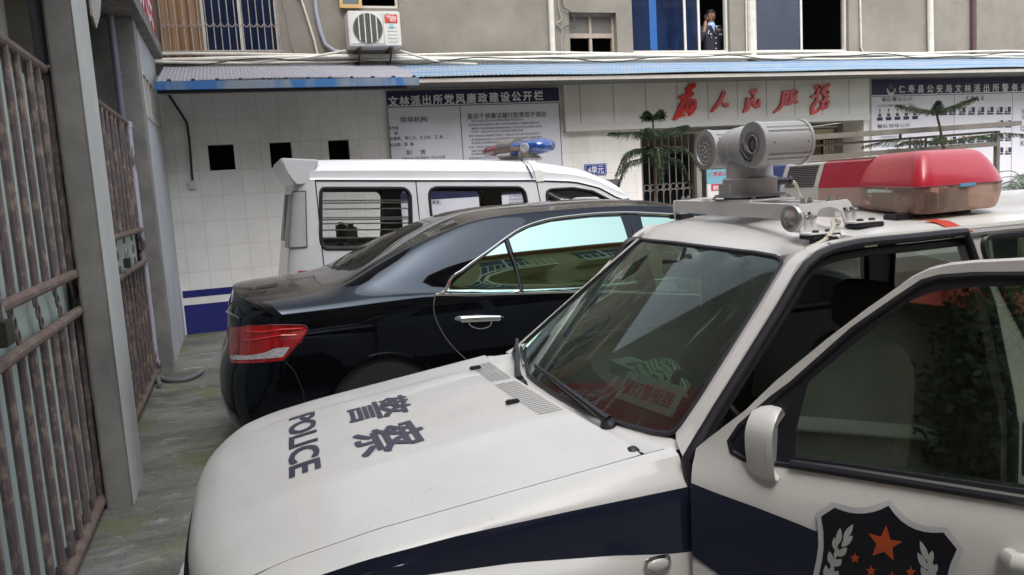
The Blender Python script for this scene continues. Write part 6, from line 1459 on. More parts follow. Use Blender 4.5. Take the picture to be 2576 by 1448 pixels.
# power plug + cable
a = zf(1950, 457); mb = MB(); mb.lathe(a+np.array([-.01, 0, 0]), (1, -.25, .0), [(.016, 0), (.016, .03), (.013, .032), (.013, .055), (.016, .056), (.016, .068), (0, .07)], 16); mb.build('plug', RUB, cam_t)
b = zf(1980, 455)
CABM = M('cream_cable', (.50, .47, .38), .5)
pipe('cable', 'cream cable from the swivel camera plug down to the roof', cm([b, zf(1995, 462)+np.array([0, -.01, 0]), zf(2008, 485), zf(2016, 500), np.array([zf(2020, 505)[0]+.03, ym+.05, roofz(1.9, ym)+.01])], 6), .0065, CABM, 8, 'cable', 'cables on the off-roader roof')
a = at(2096, 556, y=1.97); e = at(2074, 592, y=1.90)
pipe('cable', 'cream cable curling out under the arched end plate', cm([at(2112, 558, y=2.05), a, at(2095, 575, y=1.93), np.array([e[0], e[1], roofz(e[0], e[1])+.008]), np.array([e[0]-.05, e[1]+.02, roofz(e[0]-.05, e[1]+.02)+.006]), ], 6), .0065, CABM, 8, 'cable', 'cables on the off-roader roof')
# clamp strap to the gutter
mb = MB(); w_ = .022; s0 = at(2090, 556, y=1.93); rows = []
pts = [(1.995, 0), (1.93, 0), (1.87, 0), (1.82, 0)]
x_ = at(2128, 585, y=1.86)[0]
P = [(x_-.05, 2.02, roofz(x_, 2.02)+.012), (x_-.03, 1.95, roofz(x_, 1.95)+.010), (x_, 1.87, roofz(x_, 1.87)+.008), (x_+.02, 1.808, roofz(x_, 1.82)+.004), (x_+.022, 1.790, 1.545), (x_+.022, 1.786, 1.522)]
mb.grid([[(p[0]-w_, p[1], p[2]) for p in P], [(p[0]+w_, p[1], p[2]) for p in P]]); mb.grid([[(p[0]-w_, p[1]+.002, p[2]-.003) for p in P], [(p[0]+w_, p[1]+.002, p[2]-.003) for p in P]]); tag(mb.build('clamp_strap', CHROME, recalc=False), 'polished steel clamp strap hooked over the roof gutter', 'clamp')

# ---------------------------------------------------------------- red light bar
LB = thing('light_bar', 'large dusty red emergency light bar across the off-roader roof', 'light bar', (2.15, 2.52, 1.60))
REDP = dusty_paint('red_lens', (0.50, 0.012, 0.035), (.54, .24, .24), .36, .35, 1.0, .28, .25)
CLEARP = glass('clear_red_lens', (.80, .55, .47), dust=.42, dustc=(.66, .52, .43), refl=.35, rough=.05)
def zl(p): return (.2669*p[0]+2125.2, .2669*p[1]+322)
ya, yb = 1.90, 2.34
A = at(*zl((700, 560)), y=ya); B = at(*zl((1488, 455)), y=ya+.05); C_ = at(*zl((132, 590)), y=yb); zseamL = (A[2]+B[2])/2
print('bar seam', A, B, C_)
zsm = float(np.mean([A[2], B[2], C_[2]])); zbt = at(*zl((760, 815)), y=ya+.03)[2]; ztp = at(*zl((1050, 200)), y=ya+.16)[2]; print('bar z', zbt, zsm, ztp)
fr0 = (A[0], ya); fr1 = (C_[0], yb); re0 = (B[0], ya+.02); re1 = (B[0]+.10, yb)
def podring(f, inset, z, y0i=0):
    P = [fr1, fr0, re0, re1]; P = rnd(P, [.005, .06, .08, .005], 7); c = np.mean(np.array(P), axis=0)
    out = []
    for p in P:
        v = p-c; L = np.linalg.norm(v); k = (1-inset/ L) if p[1] < yb-.03 else 1
        q = c+v*k
        if p[1] >= yb-.03: q = np.array([c[0]+(p[0]-c[0])*(1-inset/abs(p[0]-c[0])), p[1]])
        out.append((q[0], q[1], z))
    return out
def lens(nm, mat, levels, mirror=False, par=LB, cap=True):
    mb = MB(); rows = [podring(0, i, z) for i, z in levels]
    if mirror: rows = [[(p[0], 2*YC-p[1], p[2]) for p in r] for r in rows]
    mb.grid(rows, close=True)
    if cap: mb.add(rows[-1], [tuple(range(len(rows[-1])))])
    return mb.build(nm, mat, par, smooth=38)
dz_ = ztp-zsm
top_lv = [(0.0, zsm), (.003, zsm+dz_*.10), (.012, zsm+dz_*.28), (.026, zsm+dz_*.48), (.042, zsm+dz_*.68), (.056, zsm+dz_*.82), (.070, zsm+dz_*.91), (.088, zsm+dz_*.965), (.108, zsm+dz_*.99), (.13, ztp)]
bot_lv = [(.0, zsm-.003), (.001, zsm-.03), (.010, zbt+.02), (.018, zbt+.004), (.03, zbt)]
lens('upper_lens', REDP, top_lv); lo = lens('lower_lens', CLEARP, bot_lv, cap=False)
mb = MB(); mb.add([(p[0], p[1], zbt+.001) for p in podring(0, .03, 0)], [tuple(range(len(podring(0, .03, 0))))]); mb.build('base_tray', M('tray_red', (.50, .34, .28), .5), LB)
M('blue_lens', (.03, .07, .20), .3, coat=.3)
mb = MB(); mb.box((C_[0]+.02, yb-.04, zbt+.002), (re1[0]-.03, yb-.03, zsm-.008)); mb.build('partition', M('partition_cream', (.50, .40, .34), .5), LB, smooth=0)
mb = MB(); r0_ = podring(0, -.002, zsm-.0015); mb.tube([tuple(p) for p in r0_], .0022, 5); mb.build('seam_strip', M('dark_red_seam', (.14, .01, .015), .4), LB)
# middle section
ym0, ym1 = yb, 3.00; yg0 = 2.57; yg1 = 2.80
xf_ = C_[0]+.015; xr_ = re1[0]-.04; zmt = at(2100, 404, y=yb+.1)[2]; zms = zsm-.004; zmb = zbt+.015
print('mid', xf_, xr_, zmt)
sec = [(0, zmb), (-.002, zms), (.010, zms+.04), (.03, zmt-.008), (.05, zmt)]
def midsec(y0, y1, nm, m_, lo_):
    mb = MB(); S_ = [(xf_+d, z) for d, z in sec]; S2 = S_+[(xr_-(x-xf_), z) for x, z in S_[::-1]]
    if lo_ == 'up': S2 = [q for q in S2 if q[1] >= zms]
    if lo_ == 'low': S2 = [S_[0], S_[1], (xr_+.002, S_[1][1]), (xr_, zmb)]
    mb.grid([[(x, y0, z) for x, z in S2], [(x, y1, z) for x, z in S2]]); return mb.build(nm, m_, LB, smooth=38)
midsec(ym0-.01, yg0, 'middle_lens', dusty_paint('shaded_mid_lens', (.30, .012, .028), (.40, .2, .2), .5, .3, 1.0, .35, .2), 'up'); midsec(ym0-.01, yg0, 'middle_base', M('lower_red', (.38, .25, .22), .4), 'low')  # middle lens painted darker red, standing in for the shade on it
midsec(yg1, ym1+.01, 'middle_lens', MATS['blue_lens'], 'all')
GRP = M('speaker_grey', (.46, .47, .44), .5); g_ = midsec(yg0, yg1, 'speaker_housing', GRP, 'all')
mb = MB()
for k in range(12):
    f = (k+.5)/12; z = zms+.004+(zmt-.016-zms)*f; xo = np.interp(z, [zms, zms+.04, zmt-.008], [xf_-.002, xf_+.010, xf_+.03]); mb.box((xo-.003, yg0+.025, z-.0014), (xo+.004, yg1-.03, z+.0014))
mb.build('speaker_slots', RUB, g_, smooth=0)
mb = MB(); mb.box((xf_+.045, ym0-.02, zmt-.001), (xr_-.045, ym1+.02, zmt+.006)); mb.build('top_cover', M('cream_cover', (.62, .58, .52), .4), LB, bevel=.003)
# lamps inside the near pod, blue tag, feet
mb = MB()
for (x, y, r_) in ((A[0]+.10, ya+.13, .035), (A[0]+.20, ya+.16, .032)): mb.lathe((x, y, zbt+.004), (0, 0, 1), [(r_, 0), (r_, .05), (r_*.6, .055), (0, .056)], 16)
mb.box((A[0]+.17, ya+.07, zbt+.004), (A[0]+.27, ya+.09, zsm-.012)); mb.build('rotating_lamp', M('lamp_metal', (.45, .40, .38), .2, metal=.8), LB, smooth=40)
c = at(*zl((1150, 538)), y=ya+.01); mb = MB(); t_ = np.array([re0[0]-fr0[0], re0[1]-fr0[1], 0]); t_ /= np.linalg.norm(t_); n_ = np.array([t_[1], -t_[0], 0]); mb.obox(np.array([c[0], ya+.012*0, c[2]])+n_*.003+np.array([0, (c[0]-fr0[0])/(re0[0]-fr0[0])*(re0[1]-ya), 0]), t_*.035, n_*.003, (0, 0, .006)); mb.build('blue_tag', M('tag_blue', (.16, .36, .58), .4), LB, bevel=.002)
for (x, y) in ((A[0]+.02, ya+.10), (A[0]+.30, ya+.14), (A[0]+.25, 2.85), (A[0]+.40, 2.85)):
    mb = MB(); zr_ = roofz(x, y); mb.box((x-.035, y-.03, zr_-.004), (x+.03, y+.03, zbt+.002)); mb.build('foot', RUB, LB, bevel=.004)
x_ = at(2378, 556, y=1.84)[0]; P = [(x_-.0, 1.895, roofz(x_, 1.90)+.005), (x_+.01, 1.86, roofz(x_, 1.86)+.004), (x_+.025, 1.812, roofz(x_, 1.81)+.002), (x_+.03, 1.792, 1.535)]
mb = MB(); mb.grid([[(p[0]-.028, p[1], p[2]) for p in P], [(p[0]+.028, p[1], p[2]) for p in P]]); mb.build('strap', M('strap_red', (.60, .06, .03), .4, c2=(.4, .05, .05), scale=20, amt=.6), LB, recalc=False)

# ---------------------------------------------------------------- things lying on the dashboard
def zd(p): return (.3558*p[0]+1223.6, .3558*p[1]+579.6)
pc_ = [at(*zd(p), z=1.03) for p in ((900, 1160), (960, 1065), (1365, 1160), (1300, 1300))]
print('placard', [np.round(q, 3).tolist() for q in pc_])
pk = thing('placard', 'pale plastic plate with red handwriting lying on the dashboard', 'sign', tuple(np.mean(pc_, axis=0)))
b0, b1 = np.array([pc_[0][0], pc_[0][1], 1.020]), np.array([pc_[3][0], pc_[3][1], 1.020]); dirn = b1-b0; wdt = np.linalg.norm(dirn); dirn /= wdt; upv = np.array([-dirn[1], dirn[0], 0]); 
if upv[0] < 0: upv = -upv
upv = upv*.62+np.array([0, 0, .78]); hgt = .105
mb = MB(); q = rnd([(0, 0), (wdt, 0), (wdt, hgt), (0, hgt)], .012); mb.prism([b0+dirn*a+upv*b for a, b in q], -np.cross(dirn, upv)*.006); mb.build('plate', M('placard_white', (.50, .56, .54), .35), pk, bevel=.001)
mb = MB(); nn = np.cross(dirn, upv); nn /= np.linalg.norm(nn); 
if nn@(np.array([0, 0, H])-b0) < 0: nn = -nn
letter(mb, '警灯警报器', b0+dirn*.02+upv*.028+nn*.003, dirn, upv, .058, .006, fit=wdt*.86); mb.build('lettering', M('red_marker', (.45, .03, .04), .6), pk, smooth=0)
cl = at(*zd((1110, 1060)), z=1.05); random.seed(12); mb = MB(); rows = []
for i in range(13):
    t = i/12*PI/2; r = []
    for j in range(36):
        a = 2*PI*j/36; k = 1+.16*math.sin(3*a+.6)+.10*math.sin(7*a+i*.5)+.07*math.sin(11*a-i); fz = 1+.18*math.sin(5*a+1); r.append((cl[0]+.075+.085*math.sin(t)*math.cos(a)*k, cl[1]+.13*math.sin(t)*math.sin(a)*k, 1.018+.085*math.cos(t)**1.1*fz))
    rows.append(r)
mb.grid(rows, close=True); CL = M('striped_cloth', (.50, .72, .52), .9); nt = CL.node_tree; b_ = nt.nodes['Principled BSDF']
tc = nt.nodes.new('ShaderNodeTexCoord'); wv = nt.nodes.new('ShaderNodeTexWave'); wv.inputs['Scale'].default_value = 22; wv.inputs['Distortion'].default_value = 5; wv.inputs['Detail'].default_value = 1; rp = nt.nodes.new('ShaderNodeValToRGB'); rp.color_ramp.elements[0].color = (.05, .13, .10, 1); rp.color_ramp.elements[1].color = (.55, .78, .58, 1); rp.color_ramp.elements[0].position = .15; rp.color_ramp.elements[1].position = .3
nt.links.new(tc.outputs['Object'], wv.inputs['Vector']); nt.links.new(wv.outputs['Fac'], rp.inputs[0]); nt.links.new(rp.outputs[0], b_.inputs['Base Color'])
tag(mb.build('cloth', CL, smooth=60), 'crumpled green and white striped cloth on the dashboard behind the placard', 'cloth')
dv = at(*zd((1035, 925)), z=1.07); mb = MB(); mb.box((dv[0]-.05, dv[1]-.10, 1.012), (dv[0]+.05, dv[1]+.10, 1.062)); mb.mat(1); mb.lathe((dv[0], dv[1]-.02, 1.062), (0, 0, 1), [(.035, 0), (.035, .001), (0, .001)], 20)
tag(mb.build('tissue_box', [M('pale_box', (.45, .58, .56), .5), RUB], bevel=.004), 'small pale box with a round hole on the dashboard', 'box')
# ============================================================ BLACK SALOON
SC = 5.98
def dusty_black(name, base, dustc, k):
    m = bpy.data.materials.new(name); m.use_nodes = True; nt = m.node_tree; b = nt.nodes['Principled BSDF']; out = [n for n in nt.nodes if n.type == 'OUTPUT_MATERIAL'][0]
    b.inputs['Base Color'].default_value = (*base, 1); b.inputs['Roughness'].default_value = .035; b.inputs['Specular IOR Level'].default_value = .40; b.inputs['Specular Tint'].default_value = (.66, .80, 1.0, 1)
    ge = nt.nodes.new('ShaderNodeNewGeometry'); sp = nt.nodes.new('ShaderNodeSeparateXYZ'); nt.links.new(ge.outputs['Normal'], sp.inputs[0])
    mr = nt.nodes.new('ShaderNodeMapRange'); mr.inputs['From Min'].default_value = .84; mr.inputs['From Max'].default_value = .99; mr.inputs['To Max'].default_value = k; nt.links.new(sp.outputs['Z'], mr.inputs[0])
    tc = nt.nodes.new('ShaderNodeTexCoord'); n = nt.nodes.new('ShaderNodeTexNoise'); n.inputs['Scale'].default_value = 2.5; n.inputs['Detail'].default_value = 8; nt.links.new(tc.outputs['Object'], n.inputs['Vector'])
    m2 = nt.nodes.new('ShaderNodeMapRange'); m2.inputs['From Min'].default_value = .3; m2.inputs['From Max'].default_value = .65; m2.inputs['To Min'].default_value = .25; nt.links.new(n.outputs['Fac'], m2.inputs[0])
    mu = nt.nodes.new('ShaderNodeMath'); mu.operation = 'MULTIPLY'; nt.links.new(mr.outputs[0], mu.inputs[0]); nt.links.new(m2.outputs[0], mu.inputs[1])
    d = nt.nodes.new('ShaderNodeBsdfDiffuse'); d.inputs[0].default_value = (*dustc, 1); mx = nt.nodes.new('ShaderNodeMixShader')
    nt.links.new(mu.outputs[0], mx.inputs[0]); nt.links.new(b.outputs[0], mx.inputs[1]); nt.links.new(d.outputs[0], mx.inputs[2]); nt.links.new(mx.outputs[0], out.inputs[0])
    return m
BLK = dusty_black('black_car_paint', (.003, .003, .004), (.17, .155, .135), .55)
BGL = dusty_black('rear_screen_glass', (.008, .009, .009), (.16, .15, .12), .45)
MIRG = M('mirror_film_glass', (.30, .44, .40), .015, metal=1.0)
sed = thing('saloon_car', 'glossy black saloon car with chrome window trim and red tail lamp', 'car', (2.3, SC, 0))
low = [(.80, .20), (.87, .28), (.895, .45), (.905, .65), (.902, .80), (.895, .92), (.882, 1.01)]
ST = [
 (-.30, low+[(.860, 1.055), (.80, 1.095), (.72, 1.12), (.62, 1.135), (.5, 1.145), (.25, 1.155), (0, 1.16)]),
 (.25, low+[(.860, 1.060), (.80, 1.100), (.72, 1.128), (.62, 1.145), (.5, 1.155), (.25, 1.167), (0, 1.172)]),
 (.58, low+[(.862, 1.062), (.81, 1.105), (.745, 1.145), (.68, 1.170), (.55, 1.185), (.28, 1.195), (0, 1.20)]),
 (.85, low+[(.862, 1.066), (.822, 1.11), (.755, 1.205), (.68, 1.265), (.56, 1.295), (.28, 1.315), (0, 1.322)]),
 (1.18, low+[(.860, 1.068), (.835, 1.09), (.757, 1.26), (.665, 1.395), (.57, 1.425), (.3, 1.452), (0, 1.46)]),
 (1.60, low+[(.862, 1.040), (.842, 1.06), (.757, 1.285), (.645, 1.495), (.57, 1.532), (.3, 1.566), (0, 1.576)]),
 (2.20, low+[(.868, 1.005), (.848, 1.025), (.757, 1.28), (.635, 1.52), (.56, 1.555), (.3, 1.59), (0, 1.60)]),
 (2.85, low+[(.870, .985), (.850, 1.005), (.757, 1.27), (.637, 1.505), (.56, 1.542), (.3, 1.575), (0, 1.585)]),
 (3.30, low+[(.868, .975), (.845, .995), (.75, 1.25), (.65, 1.44), (.57, 1.475), (.3, 1.505), (0, 1.515)]),
 (3.80, low+[(.862, .965), (.83, .985), (.76, 1.10), (.69, 1.19), (.58, 1.225), (.3, 1.25), (0, 1.26)]),
 (4.20, low[:6]+[(.87, .93), (.85, .955), (.80, .975), (.72, .99), (.65, 1.0), (.5, 1.01), (.25, 1.025), (0, 1.03)]),
 (4.60, low[:4]+[(.89, .72), (.87, .78), (.84, .82), (.80, .85), (.74, .87), (.66, .885), (.58, .895), (.45, .905), (.22, .915), (0, .92)]),
 (4.85, [(.55, .22), (.60, .30), (.62, .42), (.62, .52), (.60, .58), (.58, .63), (.56, .67), (.53, .70), (.49, .72), (.43, .735), (.36, .745), (.28, .75), (.14, .755), (0, .76)])]
SX = np.array([s[0] for s in ST]); SA = np.array([s[1] for s in ST])
def herm(xs, ys, x):
    i = int(np.clip(np.searchsorted(xs, x)-1, 0, len(xs)-2)); h = xs[i+1]-xs[i]; t = (x-xs[i])/h
    d = lambda k: (ys[min(k+1, len(xs)-1)]-ys[max(k-1, 0)])/(xs[min(k+1, len(xs)-1)]-xs[max(k-1, 0)])
    m0, m1 = d(i)*h, d(i+1)*h
    return (2*t**3-3*t*t+1)*ys[i]+(t**3-2*t*t+t)*m0+(-2*t**3+3*t*t)*ys[i+1]+(t**3-t*t)*m1
VX = np.arange(14.0)
XT = np.array([-.10, -.16, -.215, -.205, -.15, -.13, -.12, -.10, -.085, -.075, -.07, -.07, -.07, -.07])
def lsd(u, v, sg=-1):
    u = float(u); v = float(np.clip(v, 0, 13)); fac = 1.0; x = u
    if u < .30:
        w_ = np.clip((.30-u)/1.0, 0, 1); ph = w_*PI/2; n = 3.4; xt = herm(VX, XT, v); x = .30-(.30-xt)*math.sin(ph)**(2/n) if ph > 0 else .30; fac = max(0, math.cos(ph))**(2/n)
    sec_ = herm(SX, SA, x); p = np.array([herm(VX, sec_[:, 0], v), herm(VX, sec_[:, 1], v)])
    return np.array([x, SC+sg*p[0]*fac, p[1]])
us = list(-.70+1.0*np.linspace(0, 1, 40)**1.0)+list(np.linspace(.31, 4.85, 90)); vs_ = np.linspace(0, 13, 66)
mb = MB()
for sg in (-1, 1):
    G = [[lsd(u, v, sg) for v in vs_] for u in us]; nv = len(vs_)
    for i in range(len(us)-1):
        for j in range(nv-1):
            vm, um = (vs_[j]+vs_[j+1])/2, (us[i]+us[i+1])/2
            if vm < 4.9 and any(math.hypot(lsd(um, vm)[0]-xw, lsd(um, vm)[2]-.34) < .385 for xw in (.80, 3.85)): continue
            g_ = (vm > 10.35 and .66 < um < 1.50) or (vm > 10.35 and 3.2 < um < 3.95)
            mb.mat(1 if g_ else 0); mb.add([G[i][j], G[i+1][j], G[i+1][j+1], G[i][j+1]], [(0, 1, 2, 3)])
    mb.mat(0)
mb.grid([[lsd(4.85, v, sg) for v in vs_] for sg in (-1, 1)])
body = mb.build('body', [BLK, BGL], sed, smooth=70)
_GU, _GV = np.linspace(-.7, 4.8, 160), np.linspace(1, 10.4, 90)
_GP = np.array([[proj(lsd(u, v)) for v in _GV] for u in _GU])
def sinv(pts, g=None):
    out = []
    for p in pts:
        t = np.array(p[:2], float); d = ((_GP-t)**2).sum(2); i, j = np.unravel_index(int(d.argmin()), d.shape); a = np.array([_GU[i], _GV[j]])
        for _ in range(25):
            q = proj(lsd(*a)); e = t-q; er = np.abs(e).max()
            if er < .05: break
            J = np.array([(proj(lsd(a[0]+1e-3, a[1]))-q)/1e-3, (proj(lsd(a[0], a[1]+1e-3))-q)/1e-3]).T
            try: st = np.linalg.solve(J, e)
            except Exception: break
            k = 1.0
            while k > .02 and np.abs(t-proj(lsd(*(a+st*k)))).max() >= er: k *= .5
            if k <= .02: break
            a = a+st*k
        out.append(tuple(a))
    return out
def nrm(u, v):
    a = lsd(u+.01, v)-lsd(u-.01, v); b = lsd(u, v+.05)-lsd(u, v-.05); n = np.cross(a, b); n /= np.linalg.norm(n)+1e-12; return n if n[1] < 0 or (abs(n[1]) < .1 and n[2] > 0) else -n
def spanel(px, g, off, mat, name, par, step=.12, curve=True, inner=None):
    q = sinv(px, g); mb = MB(); panel(mb, [tuple(a) for a in q], [], lsd, step, off=lambda a, b: nrm(a, b)*off); return mb.build(name, mat, par, smooth=60, recalc=False), q
def stube(px, g, r, mat, name, par, off=.002, closed=False, ry=None, n=60):
    q = sinv(px, g); P = [lsd(*a)+nrm(*a)*off for a in cm(q, 8)]; P = resamp(P, n); mb = MB(); mb.tube(P, r, 8, ry=ry); return mb.build(name, mat, par)
arc_ = [(1096, 742), (1130, 712), (1164, 681), (1224, 637), (1284, 593), (1324, 571), (1385, 553), (1485, 541), (1581, 537), (1674, 541), (1760, 552)]
print('arcq', [tuple(np.round(k, 2)) for k in sinv(arc_, (1.2, 8.0))])
o, _ = spanel([(1116, 733), (1150, 703), (1195, 666), (1240, 631), (1268, 611), (1276, 636), (1300, 700), (1308, 733), (1200, 735)], (1.3, 8.3), .004, MIRG, 'quarter_window', sed)
o, _ = spanel([(1322, 733), (1306, 690), (1286, 620), (1280, 603), (1300, 590), (1330, 575), (1385, 560), (1485, 549), (1560, 546), (1572, 580), (1582, 615), (1605, 735), (1450, 735)], (1.7, 8.6), .004, MIRG, 'rear_door_window', sed)
o, _ = spanel([(1650, 733), (1625, 615), (1611, 547), (1674, 549), (1740, 560), (1800, 600), (1850, 735)], (2.8, 8.6), .004, MIRG, 'front_door_window', sed)
stube([(1315, 737), (1303, 700), (1280, 630), (1273, 607)], (1.6, 8.4), .010, BLACKR, 'window_divider', sed, .004)
stube(arc_, (1.2, 8.0), .011, CHROME, 'chrome_trim', sed, .004)
stube([(1094, 743), (1200, 742), (1320, 739), (1450, 735), (1600, 737), (1800, 744)], (1.2, 7.4), .009, CHROME, 'chrome_trim', sed, .004)
stube([(1094, 746), (1091, 781), (1104, 821), (1132, 865), (1168, 901), (1215, 940)], (1.18, 7), .0035, M('gap_grey', (.09, .09, .09), .3), 'panel_gap', sed, .0015)
stube([(1588, 545), (1600, 620), (1628, 740), (1640, 860)], (2.5, 9), .004, BLACKR, 'panel_gap', sed, .002)
# handle
q = sinv([(1145, 803), (1265, 799)], (1.3, 5.5)); a, b = [lsd(*k) for k in q]; mb = MB(); mb.tube([a+np.array([0, -.002, 0]), a+(b-a)*.1+np.array([0, -.026, 0]), a+(b-a)*.5+np.array([0, -.034, .003]), a+(b-a)*.9+np.array([0, -.026, 0]), b+np.array([0, -.002, 0])], [.012, .023, .024, .021, .010], 12); mb.build('door_handle', CHROME, sed)
q = sinv([(1205, 812)], (1.4, 5))[0]; c = lsd(*q); mb = MB(); mb.lathe(c+np.array([0, .004, 0]), (0, -1, 0), [(.060, 0), (.054, .010), (.030, .003), (0, .0015)], 24, ref=(1, 0, 0)); o = mb.build('handle_cup', BLK, sed); stube([(1176, 809), (1184, 820), (1205, 827), (1228, 822), (1236, 811)], None, .005, CHROME, 'cup_edge', sed, .006, n=24)
# tail lamp
def z5(p): return (.3335*p[0]+515.2, .3335*p[1]+676.2)
TLR = M('tail_lens_red', (.46, .006, .008), .10, c2=(.16, .003, .004), scale=16, amt=.8, coat=1.0, stretch=(2, 1, .6)); tl = [(188, 438), (330, 430), (480, 428), (620, 428), (750, 430), (776, 445), (772, 475), (700, 570), (640, 640), (592, 692), (450, 706), (300, 712), (205, 712), (188, 600), (183, 520)]
o, q = spanel([z5(p) for p in tl], (.1, 4.6), .007, TLR, 'tail_lamp', sed, .05)
mb = MB(); P = [lsd(*k)+nrm(*k)*.005 for k in q]; P = resamp(P+[P[0]], 90); mb.tube(P, .006, 6); mb.build('lamp_rim', M('dark_red_rim', (.12, .004, .006), .2, coat=1), o)
wt = [(198, 655), (260, 655), (330, 655), (400, 645), (460, 632), (520, 605), (560, 596), (640, 592), (618, 625), (590, 665), (520, 674), (400, 682), (300, 688), (215, 688)]
spanel([z5(p) for p in wt], (.1, 4.2), .0095, M('clear_reflector', (.62, .60, .60), .15, c2=(.25, .25, .26), scale=70, amt=.9, coat=.8), 'reverse_lens', o, .05)
stube([z5(p) for p in ((320, 470), (420, 480), (560, 462), (740, 452))], (.2, 4.6), .004, M('lamp_rib', (.7, .03, .03), .15, coat=1), 'lamp_rib', o, .009)
stube([z5(p) for p in ((300, 540), (420, 530), (560, 505), (690, 500))], (.2, 4.5), .004, MATS['lamp_rib'], 'lamp_rib', o, .009)
stube([(716, 908), (738, 932), (758, 975), (766, 1010)], None, .003, BLACKR, 'panel_gap', sed, .0012)
# boot line, bumper gap, script badge, bumper foot
stube([(650, 776), (620, 768), (590, 760), (575, 770), (572, 800)], (.1, 7.6), .0035, BLACKR, 'panel_gap', sed, .001)
stube([z5(p) for p in ((165, 325), (190, 335), (210, 350), (240, 360), (268, 378))], (-.3, 5.8), .006, CHROME, 'script_badge', sed, .004, n=20)
mb = MB()
for k in range(2): 
    px = [(618, 738), (672, 731), (664, 738), (612, 745)] if k == 0 else [(648, 722), (700, 714), (694, 722), (640, 730)]
    q = [inv(p_[0], p_[1], lsd, (.2, 11)) for p_ in px]; mb.add([lsd(*a)+np.array([0, 0, .003]) for a in q], [(0, 1, 2, 3)])
mb.build('boot_pads', M('pad_dark', (.02, .02, .02), .6), sed, smooth=0)
for x in (.80, 3.85):
    for sg in (-1, 1):
        mb = MB(); y = SC+sg*.785; mb.lathe((x, y-sg*.10, .34), (0, sg, 0), [(.22, 0), (.32, 0), (.34, .03), (.34, .17), (.32, .205), (.23, .205)], 30); w_ = mb.build('wheel', BLACKR, sed)
        mb = MB(); mb.lathe((x, y-sg*.10, .34), (0, sg, 0), [(.23, .18), (.20, .16), (.07, .19), (0, .19)], 20); mb.build('rim', STEEL, w_)
        mb = MB(); yy = SC+sg*.90; mb.tube([(x+.385*math.cos(a), yy-sg*.004, .34+.385*math.sin(a)) for a in np.linspace(-.2, PI+.2, 28)], .016, 6); mb.build('arch_lip', BLK, sed)
        mb = MB(); mb.lathe((x, yy-sg*.02, .34), (0, -sg, 0), [(.40, 0), (.42, .2), (0, .21)], 24); mb.build('wheel_housing', DARK, sed)

# ============================================================ WHITE MINIBUS
VC = 7.80; VH = .80
VP = M('van_silver_white', (0.66, 0.67, 0.70), .28, speck=.3, c2=(.56, .57, .60), scale=1.6, amt=.5, coat=.5)
van = thing('minibus', 'white police minibus parked between the black saloon and the tiled wall', 'van', (2.3, VC, 0))
def vy(z): return VC-VH+.10*max(0, z-1.05)
lv_ = lambda x, z: np.array([x, vy(z), z]); lvf = lambda x, z: np.array([x, 2*VC-vy(z), z])
gut = invs([(794, 453), (1044, 453.5), (1344, 453.5), (1445, 457), (1505, 471), (1561, 501)], lv_, (1, 1.9))
print('gut', np.round(gut, 3).tolist())
rwv = rnd(invs([(808, 474), (1020, 474), (1033, 490), (1036, 600), (1034, 625), (812, 627), (806, 600), (806, 490)], lv_, (1, 1.7)), .05)
mwv_ = invs([(1078, 472), (1320, 472), (1328, 490), (1330, 520)], lv_, (2, 1.7)); zb = rwv[0][1]
zlow = float(np.mean(invs([(812, 627), (1030, 627)], lv_, (1, 1.3)), axis=0)[1])
mwv = rnd([mwv_[0], mwv_[1], (mwv_[1][0]+.02, zlow), (mwv_[0][0]-.0, zlow)], .08)
fw_ = invs([(1374, 478), (1440, 474), (1490, 482), (1541, 508)], lv_, (3, 1.7)); fwv = rnd([(fw_[0][0]+.0, fw_[0][1]), tuple(fw_[1]), tuple(fw_[2]), tuple(fw_[3]), (fw_[3][0]+.35, zlow), (fw_[0][0], zlow)], [.05, 0.02, .02, .03, .08, .08])
outv = [(.66, .38)]+[(.665, gut[0][1]-.01)]+[(q[0], q[1]-.01) for q in gut[1:]]+[(gut[-1][0]+.25, 1.25), (gut[-1][0]+.55, 1.02), (4.30, .75), (4.30, .38)]
for lf_, sgn in ((lv_, 1), (lvf, -1)):
    mb = MB(); panel(mb, outv, [rwv, mwv, fwv], lf_, .1, thick=(0, .03*sgn, 0)); mb.build('body_side', VP, van, smooth=30)
VG = glass('van_glass', (.95, .97, .97), dust=.01, dustc=(.3, .3, .3), refl=.5)
for poly, nm in ((rwv, 'rear_side_window'), (mwv, 'sliding_door_window'), (fwv, 'front_door_window')):
    for lf_, sgn in ((lv_, 1), (lvf, -1)):
        mb = MB(); panel(mb, poly, [], lf_, .2, off=(0, .012*sgn, 0)); o = mb.build(nm, VG, van, smooth=60)
        mb = MB(); lp = resamp([lf_(*q) for q in poly]+[lf_(*poly[0])], 80); mb.tube(lp, .014, 7); mb.build('window_seal', RUB, o)
        mb = MB(); lp = resamp([lf_(*q)+np.array([0, .035*sgn, 0]) for q in poly]+[lf_(*poly[0])+np.array([0, .035*sgn, 0])], 80); mb.tube(lp, .022, 7); mb.build('inner_trim', M('van_trim', (.10, .10, .105), .7), o)
mb = MB()
for py in (506, 512, 527, 549, 554, 564, 580, 600): 
    a = inv(810, py, lv_, (.7, 1.6)); b = inv(1030, py-2, lv_, (1.4, 1.6)); mb = MB(); mb.tube([lv_(*a)+np.array([0, .04, 0]), lv_(*b)+np.array([0, .04, 0])], .006, 6); mb.build('window_bar', STEEL, van)
